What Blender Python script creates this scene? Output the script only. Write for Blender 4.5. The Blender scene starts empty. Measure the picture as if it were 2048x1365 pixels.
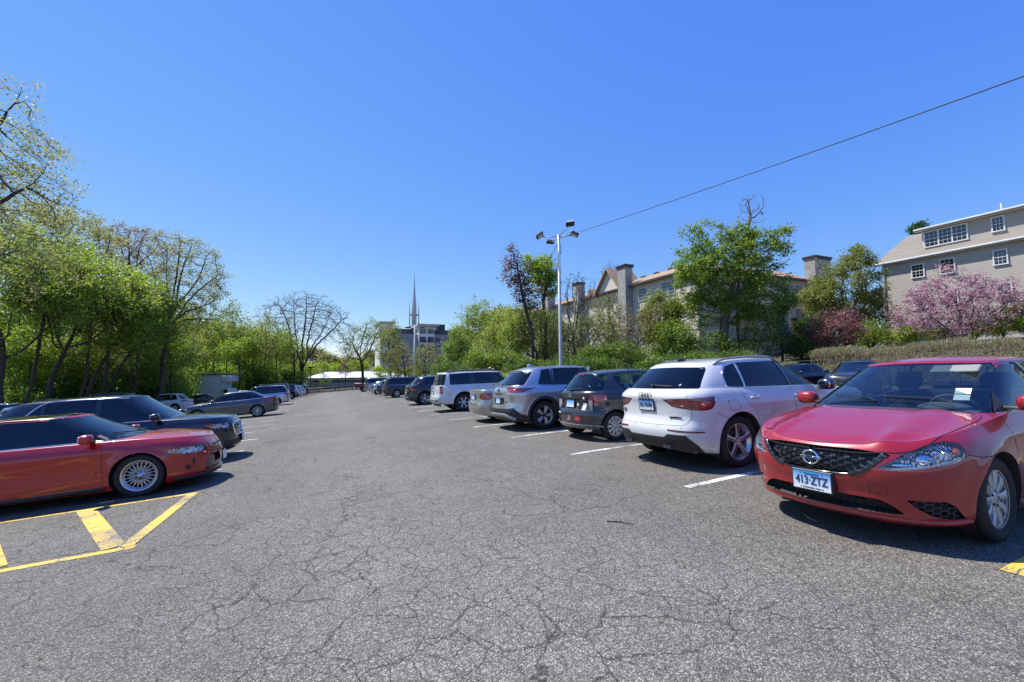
import bpy, bmesh, math, random
import numpy as np
from mathutils import Vector, Matrix
from mathutils.bvhtree import BVHTree

SC = bpy.context.scene
COL = SC.collection
R = math.radians

# ---------------------------------------------------------------- camera, sky, sun, exposure
CAMH = 1.6078
cam_d = bpy.data.cameras.new("camera")
cam = bpy.data.objects.new("camera", cam_d)
COL.objects.link(cam)
YAW, PITCH, ROLL = 0.4178, 0.0647, -0.009
_fw = Vector((math.sin(YAW)*math.cos(PITCH), math.cos(YAW)*math.cos(PITCH), math.sin(PITCH)))
_rt = Vector((math.cos(YAW), -math.sin(YAW), 0.0))
_up = _rt.cross(_fw)
_r2 = _rt*math.cos(ROLL) + _up*math.sin(ROLL)
_u2 = _up*math.cos(ROLL) - _rt*math.sin(ROLL)
cam.matrix_world = Matrix(((_r2.x, _u2.x, -_fw.x, 0), (_r2.y, _u2.y, -_fw.y, 0), (_r2.z, _u2.z, -_fw.z, CAMH), (0, 0, 0, 1)))
cam_d.sensor_width = 36.0
cam_d.lens = 859.8/2048.0*36.0
cam_d.clip_start = 0.1
cam_d.clip_end = 4000
SC.camera = cam
SC.render.resolution_x, SC.render.resolution_y = 1024, 682

SUN_EL, SUN_AZ = R(58), math.atan2(-0.66, 0.75)     # azimuth measured from +Y towards +X
world = bpy.data.worlds.new("World")
SC.world = world
world.use_nodes = True
nt = world.node_tree
nt.nodes.clear()
sky = nt.nodes.new("ShaderNodeTexSky")
sky.sky_type = 'NISHITA'
sky.sun_disc = False
sky.sun_elevation = SUN_EL
sky.sun_rotation = SUN_AZ
sky.altitude = 2500
sky.air_density = 1.0
sky.dust_density = 0.0
sky.ozone_density = 4.0
sep = nt.nodes.new("ShaderNodeSeparateColor"); com = nt.nodes.new("ShaderNodeCombineColor")
nt.links.new(sky.outputs[0], sep.inputs[0])
BGS = 0.15
def _grade(i, gain, gam):
    """camera response of one channel of the sky: gain * value ** gamma, never below the sky itself for the bright part near the sun"""
    a = nt.nodes.new("ShaderNodeMath"); a.operation = 'MULTIPLY'; a.inputs[1].default_value = BGS
    b = nt.nodes.new("ShaderNodeMath"); b.operation = 'POWER'; b.inputs[1].default_value = gam
    c = nt.nodes.new("ShaderNodeMath"); c.operation = 'MULTIPLY'; c.inputs[1].default_value = gain/BGS
    nt.links.new(sep.outputs[i], a.inputs[0]); nt.links.new(a.outputs[0], b.inputs[0]); nt.links.new(b.outputs[0], c.inputs[0]); nt.links.new(c.outputs[0], com.inputs[i])
_grade(0, .80, 1.08); _grade(1, .68, .74); _grade(2, .77, .14)
bg = nt.nodes.new("ShaderNodeBackground")
bg.inputs[1].default_value = BGS
wo = nt.nodes.new("ShaderNodeOutputWorld")
nt.links.new(com.outputs[0], bg.inputs[0])
nt.links.new(bg.outputs[0], wo.inputs[0])
sun_d = bpy.data.lights.new("sun", 'SUN')
sun_d.energy = 5.0
sun_d.angle = R(0.53)
sun_d.color = (1.0, 0.965, 0.90)
sun = bpy.data.objects.new("sun", sun_d)
COL.objects.link(sun)
_sd = Vector((math.sin(SUN_AZ)*math.cos(SUN_EL), math.cos(SUN_AZ)*math.cos(SUN_EL), math.sin(SUN_EL)))
sun.rotation_euler = _sd.to_track_quat('Z', 'Y').to_euler()
SC.view_settings.view_transform = 'Standard'
SC.view_settings.look = 'None'
SC.view_settings.gamma = 1
SC.view_settings.exposure = 0.42
SC.cycles.max_bounces = 8
SC.cycles.transparent_max_bounces = 16
SC.cycles.sample_clamp_indirect = 6.0
SC.cycles.caustics_reflective = False
SC.cycles.caustics_refractive = False

# ---------------------------------------------------------------- small helpers
def pchip(pts):
    xs = np.array([p[0] for p in pts], float); ys = np.array([p[1] for p in pts], float)
    if xs[0] > xs[-1]: xs = xs[::-1]; ys = ys[::-1]
    n = len(xs)
    if n == 1: return lambda x: ys[0]
    h = np.diff(xs); d = np.diff(ys)/h
    m = np.zeros(n)
    m[0], m[-1] = d[0], d[-1]
    for i in range(1, n-1):
        if d[i-1]*d[i] > 0:
            w1, w2 = 2*h[i]+h[i-1], h[i]+2*h[i-1]
            m[i] = (w1+w2)/(w1/d[i-1]+w2/d[i])
    xl, yl, ml = xs.tolist(), ys.tolist(), m.tolist()
    def f(x):
        if x <= xl[0]: return yl[0]
        if x >= xl[-1]: return yl[-1]
        i = 0
        while x > xl[i+1]: i += 1
        hh = xl[i+1]-xl[i]; t = (x-xl[i])/hh
        return ((1+2*t)*(1-t)**2*yl[i] + t*(1-t)**2*hh*ml[i] + t*t*(3-2*t)*yl[i+1] + t*t*(t-1)*hh*ml[i+1])
    return f

def lerp(a, b, t): return a+(b-a)*t
def clamp(x, a=0., b=1.): return a if x < a else b if x > b else x
def sstep(a, b, x):
    t = clamp((x-a)/(b-a)); return t*t*(3-2*t)

_gx = pchip([(-130, -4.6), (-65, -3.0), (-32, -1.2), (-24, -1.0), (-14, -.70), (-8.2, -.4838), (-8, -.472), (0, 0), (3.9, .2301), (4, .236), (5, .283), (6, .312), (7.5, .342), (13, .50), (26, .80), (29, 1.0), (38, 2.9), (47, 4.0), (50, 4.15), (95, 5), (300, 6)])
def gz(x, y):
    """height of the ground: the tilted car park and the bank on its right"""
    g = _gx(x) if (x < -8 or x > 4) else 0.059*x
    yy = -0.0279*y if y < 78 else -0.0279*78 - 0.012*(y-78)
    return g+yy

def tag(o, label=None, cat=None, group=None, kind=None):
    if label: o["label"] = label
    if cat: o["category"] = cat
    if group: o["group"] = group
    if kind: o["kind"] = kind
    return o

def empty(name, parent=None, loc=None):
    o = bpy.data.objects.new(name, None); COL.objects.link(o)
    o.empty_display_size = 0.2
    if loc is not None: o.location = loc
    if parent: o.parent = parent
    return o

def mesh_obj(name, verts, faces, mats, parent=None, smooth=False, midx=None, normals=None):
    me = bpy.data.meshes.new(name)
    me.from_pydata([tuple(v) for v in verts], [], faces)
    if not isinstance(mats, (list, tuple)): mats = [mats]
    for m in mats: me.materials.append(m)
    if midx is not None: me.polygons.foreach_set("material_index", midx)
    if smooth:
        me.polygons.foreach_set("use_smooth", [True]*len(me.polygons))
    me.update()
    if normals is not None:
        me.normals_split_custom_set_from_vertices(normals)
    o = bpy.data.objects.new(name, me)
    COL.objects.link(o)
    if parent: o.parent = parent
    return o

class MB:
    """collects simple solids into one mesh"""
    def __init__(s): s.v, s.f, s.m = [], [], []
    def add(s, vs, fs, mi=0):
        n = len(s.v); s.v += [tuple(v) for v in vs]
        s.f += [tuple(i+n for i in f) for f in fs]; s.m += [mi]*len(fs)
    def box(s, c, d, mi=0, M=None, bev=0.0):
        x, y, z = d[0]/2, d[1]/2, d[2]/2
        if bev > 0:
            vs = []; b = min(bev, x*.95, y*.95, z*.95)
            for sx in (-1, 1):
                for sy in (-1, 1):
                    for sz in (-1, 1):
                        vs += [(sx*x, sy*(y-b), sz*(z-b)), (sx*(x-b), sy*y, sz*(z-b)), (sx*(x-b), sy*(y-b), sz*z)]
            def id_(sx, sy, sz, k): return (((sx > 0)*2+(sy > 0))*2+(sz > 0))*3+k
            fs = []
            for k, ax in ((0, 0), (1, 1), (2, 2)):
                for sg in (-1, 1):
                    o = [(-1, -1), (1, -1), (1, 1), (-1, 1)]
                    if sg < 0: o = o[::-1]
                    if ax == 1: o = o[::-1]
                    f = []
                    for a, b2 in o:
                        q = [a, b2]; q.insert(ax, sg); f.append(id_(*q, k))
                    fs.append(tuple(f))
            for ax in range(3):
                oth = [a for a in range(3) if a != ax]
                for s1 in (-1, 1):
                    for s2 in (-1, 1):
                        q1 = [0]*3; q2 = [0]*3
                        q1[ax], q2[ax] = -1, 1
                        for q in (q1, q2): q[oth[0]] = s1; q[oth[1]] = s2
                        fs.append((id_(*q1, oth[0]), id_(*q2, oth[0]), id_(*q2, oth[1]), id_(*q1, oth[1])))
            for sx in (-1, 1):
                for sy in (-1, 1):
                    for sz in (-1, 1):
                        fs.append((id_(sx, sy, sz, 0), id_(sx, sy, sz, 1), id_(sx, sy, sz, 2)))
        else:
            vs = [(a, b, c_) for a in (-x, x) for b in (-y, y) for c_ in (-z, z)]
            fs = [(0, 1, 3, 2), (4, 6, 7, 5), (0, 4, 5, 1), (2, 3, 7, 6), (0, 2, 6, 4), (1, 5, 7, 3)]
        if M is not None: vs = [M @ Vector(v) for v in vs]
        s.add([(v[0]+c[0], v[1]+c[1], v[2]+c[2]) for v in vs], fs, mi)
    def tube(s, pts, rad, n=8, mi=0, caps=True):
        pts = [Vector(p) for p in pts]
        if not isinstance(rad, (list, tuple)): rad = [rad]*len(pts)
        rings = []; ref = None
        for i, p in enumerate(pts):
            d = (pts[min(i+1, len(pts)-1)]-pts[max(i-1, 0)]).normalized()
            if ref is None:
                ref = d.orthogonal().normalized()
            else:
                ref = (ref-d*ref.dot(d))
                ref = ref.normalized() if ref.length > 1e-6 else d.orthogonal().normalized()
            b = d.cross(ref)
            rings.append([p+(ref*math.cos(a)+b*math.sin(a))*rad[i] for a in [2*math.pi*k/n for k in range(n)]])
        vs = [v for r in rings for v in r]; fs = []
        for i in range(len(rings)-1):
            for k in range(n):
                k2 = (k+1) % n
                fs.append((i*n+k, i*n+k2, (i+1)*n+k2, (i+1)*n+k))
        if caps:
            fs.append(tuple(range(n))[::-1]); fs.append(tuple((len(rings)-1)*n+k for k in range(n)))
        s.add(vs, fs, mi)
    def quad(s, a, b, c, d, mi=0): s.add([a, b, c, d], [(0, 1, 2, 3)], mi)
    def lathe(s, prof, n=32, axis='y', c=(0, 0, 0), mi=0, closed=False):
        """prof: list of (r, h)"""
        vs = []
        for r, h in prof:
            for k in range(n):
                a = 2*math.pi*k/n
                if axis == 'y': vs.append((c[0]+r*math.cos(a), c[1]+h, c[2]+r*math.sin(a)))
                elif axis == 'z': vs.append((c[0]+r*math.cos(a), c[1]+r*math.sin(a), c[2]+h))
                else: vs.append((c[0]+h, c[1]+r*math.cos(a), c[2]+r*math.sin(a)))
        fs = []
        m = len(prof)
        for i in range(m if closed else m-1):
            for k in range(n):
                k2 = (k+1) % n; j = (i+1) % m
                fs.append((i*n+k, j*n+k, j*n+k2, i*n+k2))
        s.add(vs, fs, mi)
    def ell(s, c, r, nu=14, nv=8, mi=0, pw=1.0, M=None):
        """superellipsoid"""
        def sp(x): return math.copysign(abs(x)**pw, x)
        vs = []; fs = []
        for j in range(nv+1):
            ph = -math.pi/2+math.pi*j/nv
            for i in range(nu):
                th = 2*math.pi*i/nu
                v = Vector((r[0]*sp(math.cos(ph))*sp(math.cos(th)), r[1]*sp(math.cos(ph))*sp(math.sin(th)), r[2]*sp(math.sin(ph))))
                if M is not None: v = M @ v
                vs.append((v[0]+c[0], v[1]+c[1], v[2]+c[2]))
        for j in range(nv):
            for i in range(nu):
                i2 = (i+1) % nu
                fs.append((j*nu+i, j*nu+i2, (j+1)*nu+i2, (j+1)*nu+i))
        s.add(vs, fs, mi)
    def build(s, name, mats, parent=None, smooth=False):
        return mesh_obj(name, s.v, s.f, mats, parent, smooth, s.m)

# ---------------------------------------------------------------- materials
_M = {}
def _new(name):
    m = bpy.data.materials.new(name); m.use_nodes = True
    n = m.node_tree; n.nodes.clear()
    o = n.nodes.new("ShaderNodeOutputMaterial")
    return m, n, o
def N(nt, typ, **kw):
    x = nt.nodes.new(typ)
    for k, v in kw.items():
        if k in x.inputs: x.inputs[k].default_value = v
        else: setattr(x, k, v)
    return x
def L(nt, a, b): nt.links.new(a, b)
def mat(name, col=(.5, .5, .5), rough=.5, metal=0., coat=0., coat_rough=.03, spec=.5, emit=None, bump=None, vary=0.0, vscale=3.0, sheen=0):
    if name in _M: return _M[name]
    m, n, o = _new(name)
    b = N(n, "ShaderNodeBsdfPrincipled")
    b.inputs["Base Color"].default_value = (*col, 1)
    b.inputs["Roughness"].default_value = rough
    b.inputs["Metallic"].default_value = metal
    b.inputs["Coat Weight"].default_value = coat
    b.inputs["Coat Roughness"].default_value = coat_rough
    b.inputs["Specular IOR Level"].default_value = spec
    if emit: b.inputs["Emission Color"].default_value = (*emit[0], 1); b.inputs["Emission Strength"].default_value = emit[1]
    tc = None
    if vary or bump:
        tc = N(n, "ShaderNodeTexCoord")
    if vary:
        no = N(n, "ShaderNodeTexNoise"); no.inputs["Scale"].default_value = vscale; no.inputs["Detail"].default_value = 6
        L(n, tc.outputs["Object"], no.inputs["Vector"])
        mr = N(n, "ShaderNodeMapRange"); mr.inputs[1].default_value = .3; mr.inputs[2].default_value = .7
        mr.inputs[3].default_value = 1-vary; mr.inputs[4].default_value = 1+vary
        L(n, no.outputs[0], mr.inputs[0])
        mx = N(n, "ShaderNodeMix", data_type='RGBA', blend_type='MULTIPLY'); mx.inputs[0].default_value = 1
        mx.inputs[6].default_value = (*col, 1)
        L(n, mr.outputs[0], mx.inputs[7]); L(n, mx.outputs[2], b.inputs["Base Color"])
    if bump:
        no = N(n, "ShaderNodeTexNoise"); no.inputs["Scale"].default_value = bump[0]; no.inputs["Detail"].default_value = 4
        L(n, tc.outputs["Object"], no.inputs["Vector"])
        bp = N(n, "ShaderNodeBump"); bp.inputs["Strength"].default_value = bump[1]; bp.inputs["Distance"].default_value = .02
        L(n, no.outputs[0], bp.inputs["Height"]); L(n, bp.outputs[0], b.inputs["Normal"])
    L(n, b.outputs[0], o.inputs[0])
    _M[name] = m
    return m

def paint(name, col, metal=.35, rough=.32, dirt=.25):
    """clear-coated car paint with a little road dust that dulls the coat low on the doors"""
    if name in _M: return _M[name]
    m, n, o = _new(name)
    b = N(n, "ShaderNodeBsdfPrincipled")
    b.inputs["Metallic"].default_value = metal
    b.inputs["Roughness"].default_value = rough
    b.inputs["Coat Weight"].default_value = 1.0
    b.inputs["Coat IOR"].default_value = 1.5
    tc = N(n, "ShaderNodeTexCoord")
    no = N(n, "ShaderNodeTexNoise"); no.inputs["Scale"].default_value = 5; no.inputs["Detail"].default_value = 8; no.inputs["Roughness"].default_value = .65
    L(n, tc.outputs["Object"], no.inputs["Vector"])
    fl = N(n, "ShaderNodeTexNoise"); fl.inputs["Scale"].default_value = 900; fl.inputs["Detail"].default_value = 1
    L(n, tc.outputs["Object"], fl.inputs["Vector"])
    r1 = N(n, "ShaderNodeMapRange"); r1.inputs[1].default_value = .35; r1.inputs[2].default_value = .75; r1.inputs[3].default_value = .012; r1.inputs[4].default_value = .012+.09*dirt
    L(n, no.outputs[0], r1.inputs[0]); L(n, r1.outputs[0], b.inputs["Coat Roughness"])
    sx = N(n, "ShaderNodeSeparateXYZ"); L(n, tc.outputs["Object"], sx.inputs[0])
    r2 = N(n, "ShaderNodeMapRange"); r2.inputs[1].default_value = .12; r2.inputs[2].default_value = .62; r2.inputs[3].default_value = 1; r2.inputs[4].default_value = 0
    L(n, sx.outputs[2], r2.inputs[0])
    ml = N(n, "ShaderNodeMath", operation='MULTIPLY'); L(n, r2.outputs[0], ml.inputs[0]); L(n, no.outputs[0], ml.inputs[1])
    m2 = N(n, "ShaderNodeMath", operation='MULTIPLY'); L(n, ml.outputs[0], m2.inputs[0]); m2.inputs[1].default_value = dirt
    mx = N(n, "ShaderNodeMix", data_type='RGBA'); L(n, m2.outputs[0], mx.inputs[0])
    mx.inputs[6].default_value = (*col, 1); mx.inputs[7].default_value = (.16, .14, .12, 1)
    r3 = N(n, "ShaderNodeMapRange"); r3.inputs[1].default_value = .3; r3.inputs[2].default_value = .7; r3.inputs[3].default_value = .85; r3.inputs[4].default_value = 1.15
    L(n, fl.outputs[0], r3.inputs[0])
    m3 = N(n, "ShaderNodeMix", data_type='RGBA', blend_type='MULTIPLY'); m3.inputs[0].default_value = 1
    L(n, mx.outputs[2], m3.inputs[6]); L(n, r3.outputs[0], m3.inputs[7])
    L(n, m3.outputs[2], b.inputs["Base Color"])
    L(n, b.outputs[0], o.inputs[0])
    _M[name] = m
    return m

def glass(name, tint, refl=1.0, rough=0.0):
    if name in _M: return _M[name]
    m, n, o = _new(name)
    tr = N(n, "ShaderNodeBsdfTransparent"); tr.inputs[0].default_value = (*tint, 1)
    gl = N(n, "ShaderNodeBsdfGlossy"); gl.inputs["Roughness"].default_value = rough; gl.inputs[0].default_value = (1, 1, 1, 1)
    lw = N(n, "ShaderNodeLayerWeight"); lw.inputs[0].default_value = .5
    pw = N(n, "ShaderNodeMath", operation='POWER'); L(n, lw.outputs["Facing"], pw.inputs[0]); pw.inputs[1].default_value = 4.2
    mr = N(n, "ShaderNodeMapRange"); mr.inputs[3].default_value = .055*refl; mr.inputs[4].default_value = min(1., .95*refl)
    L(n, pw.outputs[0], mr.inputs[0])
    mx = N(n, "ShaderNodeMixShader"); L(n, mr.outputs[0], mx.inputs[0]); L(n, tr.outputs[0], mx.inputs[1]); L(n, gl.outputs[0], mx.inputs[2])
    L(n, mx.outputs[0], o.inputs[0])
    _M[name] = m
    return m

def reflector_mat():
    if 'lamp_reflector' in _M: return _M['lamp_reflector']
    m, n, o = _new('lamp_reflector')
    b = N(n, "ShaderNodeBsdfPrincipled"); b.inputs["Base Color"].default_value = (.86, .87, .9, 1); b.inputs["Metallic"].default_value = 1; b.inputs["Roughness"].default_value = .16
    tc = N(n, "ShaderNodeTexCoord"); vo = N(n, "ShaderNodeTexVoronoi"); vo.inputs["Scale"].default_value = 60
    mp = N(n, "ShaderNodeMapping"); mp.inputs["Scale"].default_value = (1, 1, .35)
    L(n, tc.outputs["Object"], mp.inputs[0]); L(n, mp.outputs[0], vo.inputs["Vector"])
    bp = N(n, "ShaderNodeBump"); bp.inputs["Strength"].default_value = 1; bp.inputs["Distance"].default_value = .02
    L(n, vo.outputs["Distance"], bp.inputs["Height"]); L(n, bp.outputs[0], b.inputs["Normal"])
    L(n, b.outputs[0], o.inputs[0]); _M['lamp_reflector'] = m
    return m

def red_lens(name='red_lens', col=(.62, .012, .014)):
    if name in _M: return _M[name]
    m, n, o = _new(name)
    b = N(n, "ShaderNodeBsdfPrincipled"); b.inputs["Base Color"].default_value = (*col, 1); b.inputs["Roughness"].default_value = .22; b.inputs["Coat Weight"].default_value = 1
    b.inputs["Coat Roughness"].default_value = .01
    tc = N(n, "ShaderNodeTexCoord"); wv = N(n, "ShaderNodeTexVoronoi"); wv.inputs["Scale"].default_value = 30
    mp = N(n, "ShaderNodeMapping"); mp.inputs["Scale"].default_value = (1, .5, 1.4)
    L(n, tc.outputs["Object"], mp.inputs[0]); L(n, mp.outputs[0], wv.inputs["Vector"])
    cr = N(n, "ShaderNodeMapRange"); cr.inputs[1].default_value = .1; cr.inputs[2].default_value = .7; cr.inputs[3].default_value = 1.35; cr.inputs[4].default_value = .6
    L(n, wv.outputs["Distance"], cr.inputs[0])
    mx = N(n, "ShaderNodeMix", data_type='RGBA', blend_type='MULTIPLY'); mx.inputs[0].default_value = 1; mx.inputs[6].default_value = (*col, 1)
    L(n, cr.outputs[0], mx.inputs[7]); L(n, mx.outputs[2], b.inputs["Base Color"])
    bp = N(n, "ShaderNodeBump"); bp.inputs["Strength"].default_value = .6; bp.inputs["Distance"].default_value = .01
    L(n, wv.outputs["Distance"], bp.inputs["Height"]); L(n, bp.outputs[0], b.inputs["Normal"])
    L(n, b.outputs[0], o.inputs[0]); _M[name] = m
    return m

def common_mats():
    mat('rubber', (.012, .012, .012), .55)
    mat('tyre_rubber', (.017, .017, .018), .78, bump=(60, .15), vary=.25, vscale=8)
    mat('alloy', (.62, .62, .63), .28, .85, coat=.4, vary=.1)
    mat('dark_alloy', (.03, .03, .032), .35, .3, coat=.5)
    mat('cover_silver', (.50, .51, .50), .35, .55, coat=.3, vary=.12)
    mat('brake_disc', (.12, .11, .10), .5, .7)
    mat('chrome', (.85, .85, .86), .08, 1.)
    mat('black_plastic', (.02, .02, .021), .55, bump=(200, .05))
    mat('grey_plastic', (.055, .056, .058), .55, vary=.15)
    mat('gloss_black', (.008, .008, .009), .12, coat=1)
    mat('interior', (.03, .03, .032), .85, vary=.2)
    mat('dash_plastic', (.13, .14, .145), .8)
    mat('seat_cloth', (.045, .045, .05), .95, vary=.2)
    mat('headliner', (.42, .42, .40), .95)
    mat('silver_plastic', (.35, .36, .37), .4, .5)
    mat('amber_lens', (.75, .16, .01), .15, coat=1)
    mat('white_sticker', (.8, .8, .78), .5)
    mat('plate_dark', (.02, .05, .12), .4)
    mat('plate_blue', (.03, .22, .55), .35)
    mat('plate_white', (.72, .76, .8), .35)
    mat('plate_frame', (.02, .02, .02), .4)
    mat('seam', (.004, .004, .004), .8)
    glass('lens_clear', (.9, .92, .94), 1.3)
    glass('glass_clear', (.52, .62, .62), 1.35)
    glass('glass_mid', (.38, .46, .45), 1.1)
    glass('glass_tint', (.10, .12, .125), 1.15)
    glass('glass_dark', (.03, .034, .036), 1.15)
    reflector_mat(); red_lens()
    red_lens('dark_red_lens', (.22, .006, .012))
common_mats()
MT = _M

# ---------------------------------------------------------------- where things stand: a point at a picture position and a distance
def spot(px, py, depth):
    d = _fw + _r2*((px-1024)/859.3) - _u2*((py-682.5)/859.3)
    return Vector((0, 0, CAMH)) + d*depth
def gspot(px, depth):
    p = spot(px, 740, depth); return Vector((p.x, p.y, gz(p.x, p.y)))
# ---------------------------------------------------------------- car bodies: lofted surfaces that are cut into panels, glass and lamps
AX = {'xz': (0, 2), 'yz': (1, 2), 'xy': (0, 1), 'st': (6, 7), 'uz': (8, 2), 'rz': (9, 2), 'ut': (8, 7), 'rt': (9, 7)}

def crom(P, i, t):
    n = len(P)
    def g(k):
        if k < 0: q = P[-k]; return (q[0], -q[1])
        if k >= n: return (2*P[-1][0]-P[-2][0], P[-1][1])
        return P[k]
    a, b, c, d = g(i-1), g(i), g(i+1), g(i+2)
    o = []
    for k in (0, 1):
        o.append(.5*((2*b[k])+(-a[k]+c[k])*t+(2*a[k]-5*b[k]+4*c[k]-d[k])*t*t+(-a[k]+3*b[k]-3*c[k]+d[k])*t**3))
    return o

class Loft:
    def __init__(s, front, rear, nm, XF, XR, W, ZLO, ZHI, arch, p=2.2, flare=None, disp=None, spine=(.9, .9), capadd=None):
        s.capadd = capadd
        s.front, s.rear, s.nm = front, rear, nm
        s.XF, s.XR, s.W, s.ZLO, s.ZHI, s.arch, s.p = XF, XR, W, ZLO, ZHI, arch, p
        s.flare, s.disp, s.spine = flare, disp, spine
        s.nf = len(front)-1; s.nr = len(rear)-1; s.S = s.nf+nm+s.nr
    def plan(s, sv, t):
        """-> x, fy at ring parameter sv, level t"""
        xf, xr = s.XF(t), s.XR(t)
        if sv <= s.nf:
            i = min(int(sv), s.nf-1); d, fy = crom(s.front, i, sv-i); return xf-d, min(fy, 1.)
        r = s.S-sv
        if r <= s.nr:
            i = min(int(r), s.nr-1); d, fy = crom(s.rear, i, r-i); return xr+d, min(fy, 1.)
        q = (sv-s.nf)/s.nm
        return lerp(xf-s.front[-1][0], xr+s.rear[-1][0], q), 1.
    def pt(s, sv, t):
        x, fy = s.plan(sv, t)
        zlo = s.ZLO(x); zhi = s.ZHI(x)+s.arch(x)*(1-abs(fy)**s.p)
        if s.capadd: zhi += s.capadd(x, abs(fy))
        z = lerp(zlo, zhi, t)
        y = fy*s.W(x, z, t)
        if s.flare and fy > .8: y += s.flare(x, z)*(fy-.8)*5
        if s.disp:
            x, y, z = s.disp(x, y, z, sv, t)
        return (x, y, z)
    def cap(s, sv, v):
        x, y, z = s.pt(sv, 1.)
        xf, xr = s.XF(1.), s.XR(1.)
        xs = clamp(x, xr+s.spine[1], xf-s.spine[0])
        x2 = lerp(x, xs, v); y2 = y*(1-v)
        w = s.W(x2, s.ZHI(x2), 1.)
        fr = min(1., abs(y2)/w)
        z2 = s.ZHI(x2)+s.arch(x2)*(1-fr**s.p)
        if s.capadd: z2 += s.capadd(x2, fr)
        # keep the first ring flush with the rim
        k = sstep(0, .12, v)
        if v > 0: z2 = lerp(z, z2, k) if abs(z-z2) > 1e-4 else z2
        return (x2, y2, z2)
    def grid(s, svals, tvals, vvals):
        rows = [[s.pt(a, t) for a in svals] for t in tvals]
        at = [[(a, t) for a in svals] for t in tvals]
        for v in vvals:
            rows.append([s.cap(a, v) for a in svals]); at.append([(a, 1+v) for a in svals])
        V = np.array(rows)            # K, n, 3
        K, n = V.shape[:2]
        mid = [s.pt(a, .55) for a in svals]
        u = [0.]
        for i in range(1, n): u.append(u[-1]+math.dist(mid[i], mid[i-1]))
        s.uvals, s.svals = u, list(svals)
        # normals with mirror
        du = np.zeros_like(V); dv = np.zeros_like(V)
        mir = np.array([1, -1, 1.])
        Vl = np.concatenate([V[:, 1:2]*mir, V, V[:, -2:-1]*mir], 1)
        du = Vl[:, 2:]-Vl[:, :-2]
        dv[1:-1] = V[2:]-V[:-2]; dv[0] = V[1]-V[0]; dv[-1] = V[-1]-V[-2]
        nr = np.cross(du, dv)
        ln = np.linalg.norm(nr, axis=2, keepdims=True)
        bad = ln[..., 0] < 1e-9
        nr = nr/np.maximum(ln, 1e-12)
        nr[bad] = (0, 0, 1)
        return V, nr, at, u, K, n

def svals(l, sub=6, dm=.12):
    out = []
    for i in range(l.nf): out += [i+k/sub for k in range(sub)]
    L_ = abs(l.plan(l.nf, .5)[0]-l.plan(l.nf+l.nm, .5)[0])
    m = max(4, int(L_/dm))
    out += [l.nf+l.nm*k/m for k in range(m)]
    for i in range(l.nr): out += [l.nf+l.nm+i+k/sub for k in range(sub)]
    out.append(l.S)
    return out

def pip(x, y, poly):
    c = False; n = len(poly); j = n-1
    for i in range(n):
        xi, yi = poly[i]; xj, yj = poly[j]
        if (yi > y) != (yj > y) and x < (xj-xi)*(y-yi)/(yj-yi)+xi: c = not c
        j = i
    return c

def rnd(poly, r=.03, n=3):
    """round the corners of a polygon"""
    out = []; m = len(poly)
    for i in range(m):
        rr = r[i] if isinstance(r, (list, tuple)) else r
        p, a, b = poly[i], poly[i-1], poly[(i+1) % m]
        if rr <= 0: out.append(tuple(p)); continue
        da, db = math.dist(p, a), math.dist(p, b)
        k = min(rr, da*.45, db*.45)
        A = (p[0]+(a[0]-p[0])*k/da, p[1]+(a[1]-p[1])*k/da); B = (p[0]+(b[0]-p[0])*k/db, p[1]+(b[1]-p[1])*k/db)
        for q in range(n+1):
            t = q/n
            out.append(((1-t)**2*A[0]+2*t*(1-t)*p[0]+t*t*B[0], (1-t)**2*A[1]+2*t*(1-t)*p[1]+t*t*B[1]))
    return out

def circ(cx, cz, r, a0=0, a1=360, n=28):
    return [(cx+r*math.cos(R(a0+(a1-a0)*k/n)), cz+r*math.sin(R(a0+(a1-a0)*k/n))) for k in range(n if abs(a1-a0) == 360 else n+1)]

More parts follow.
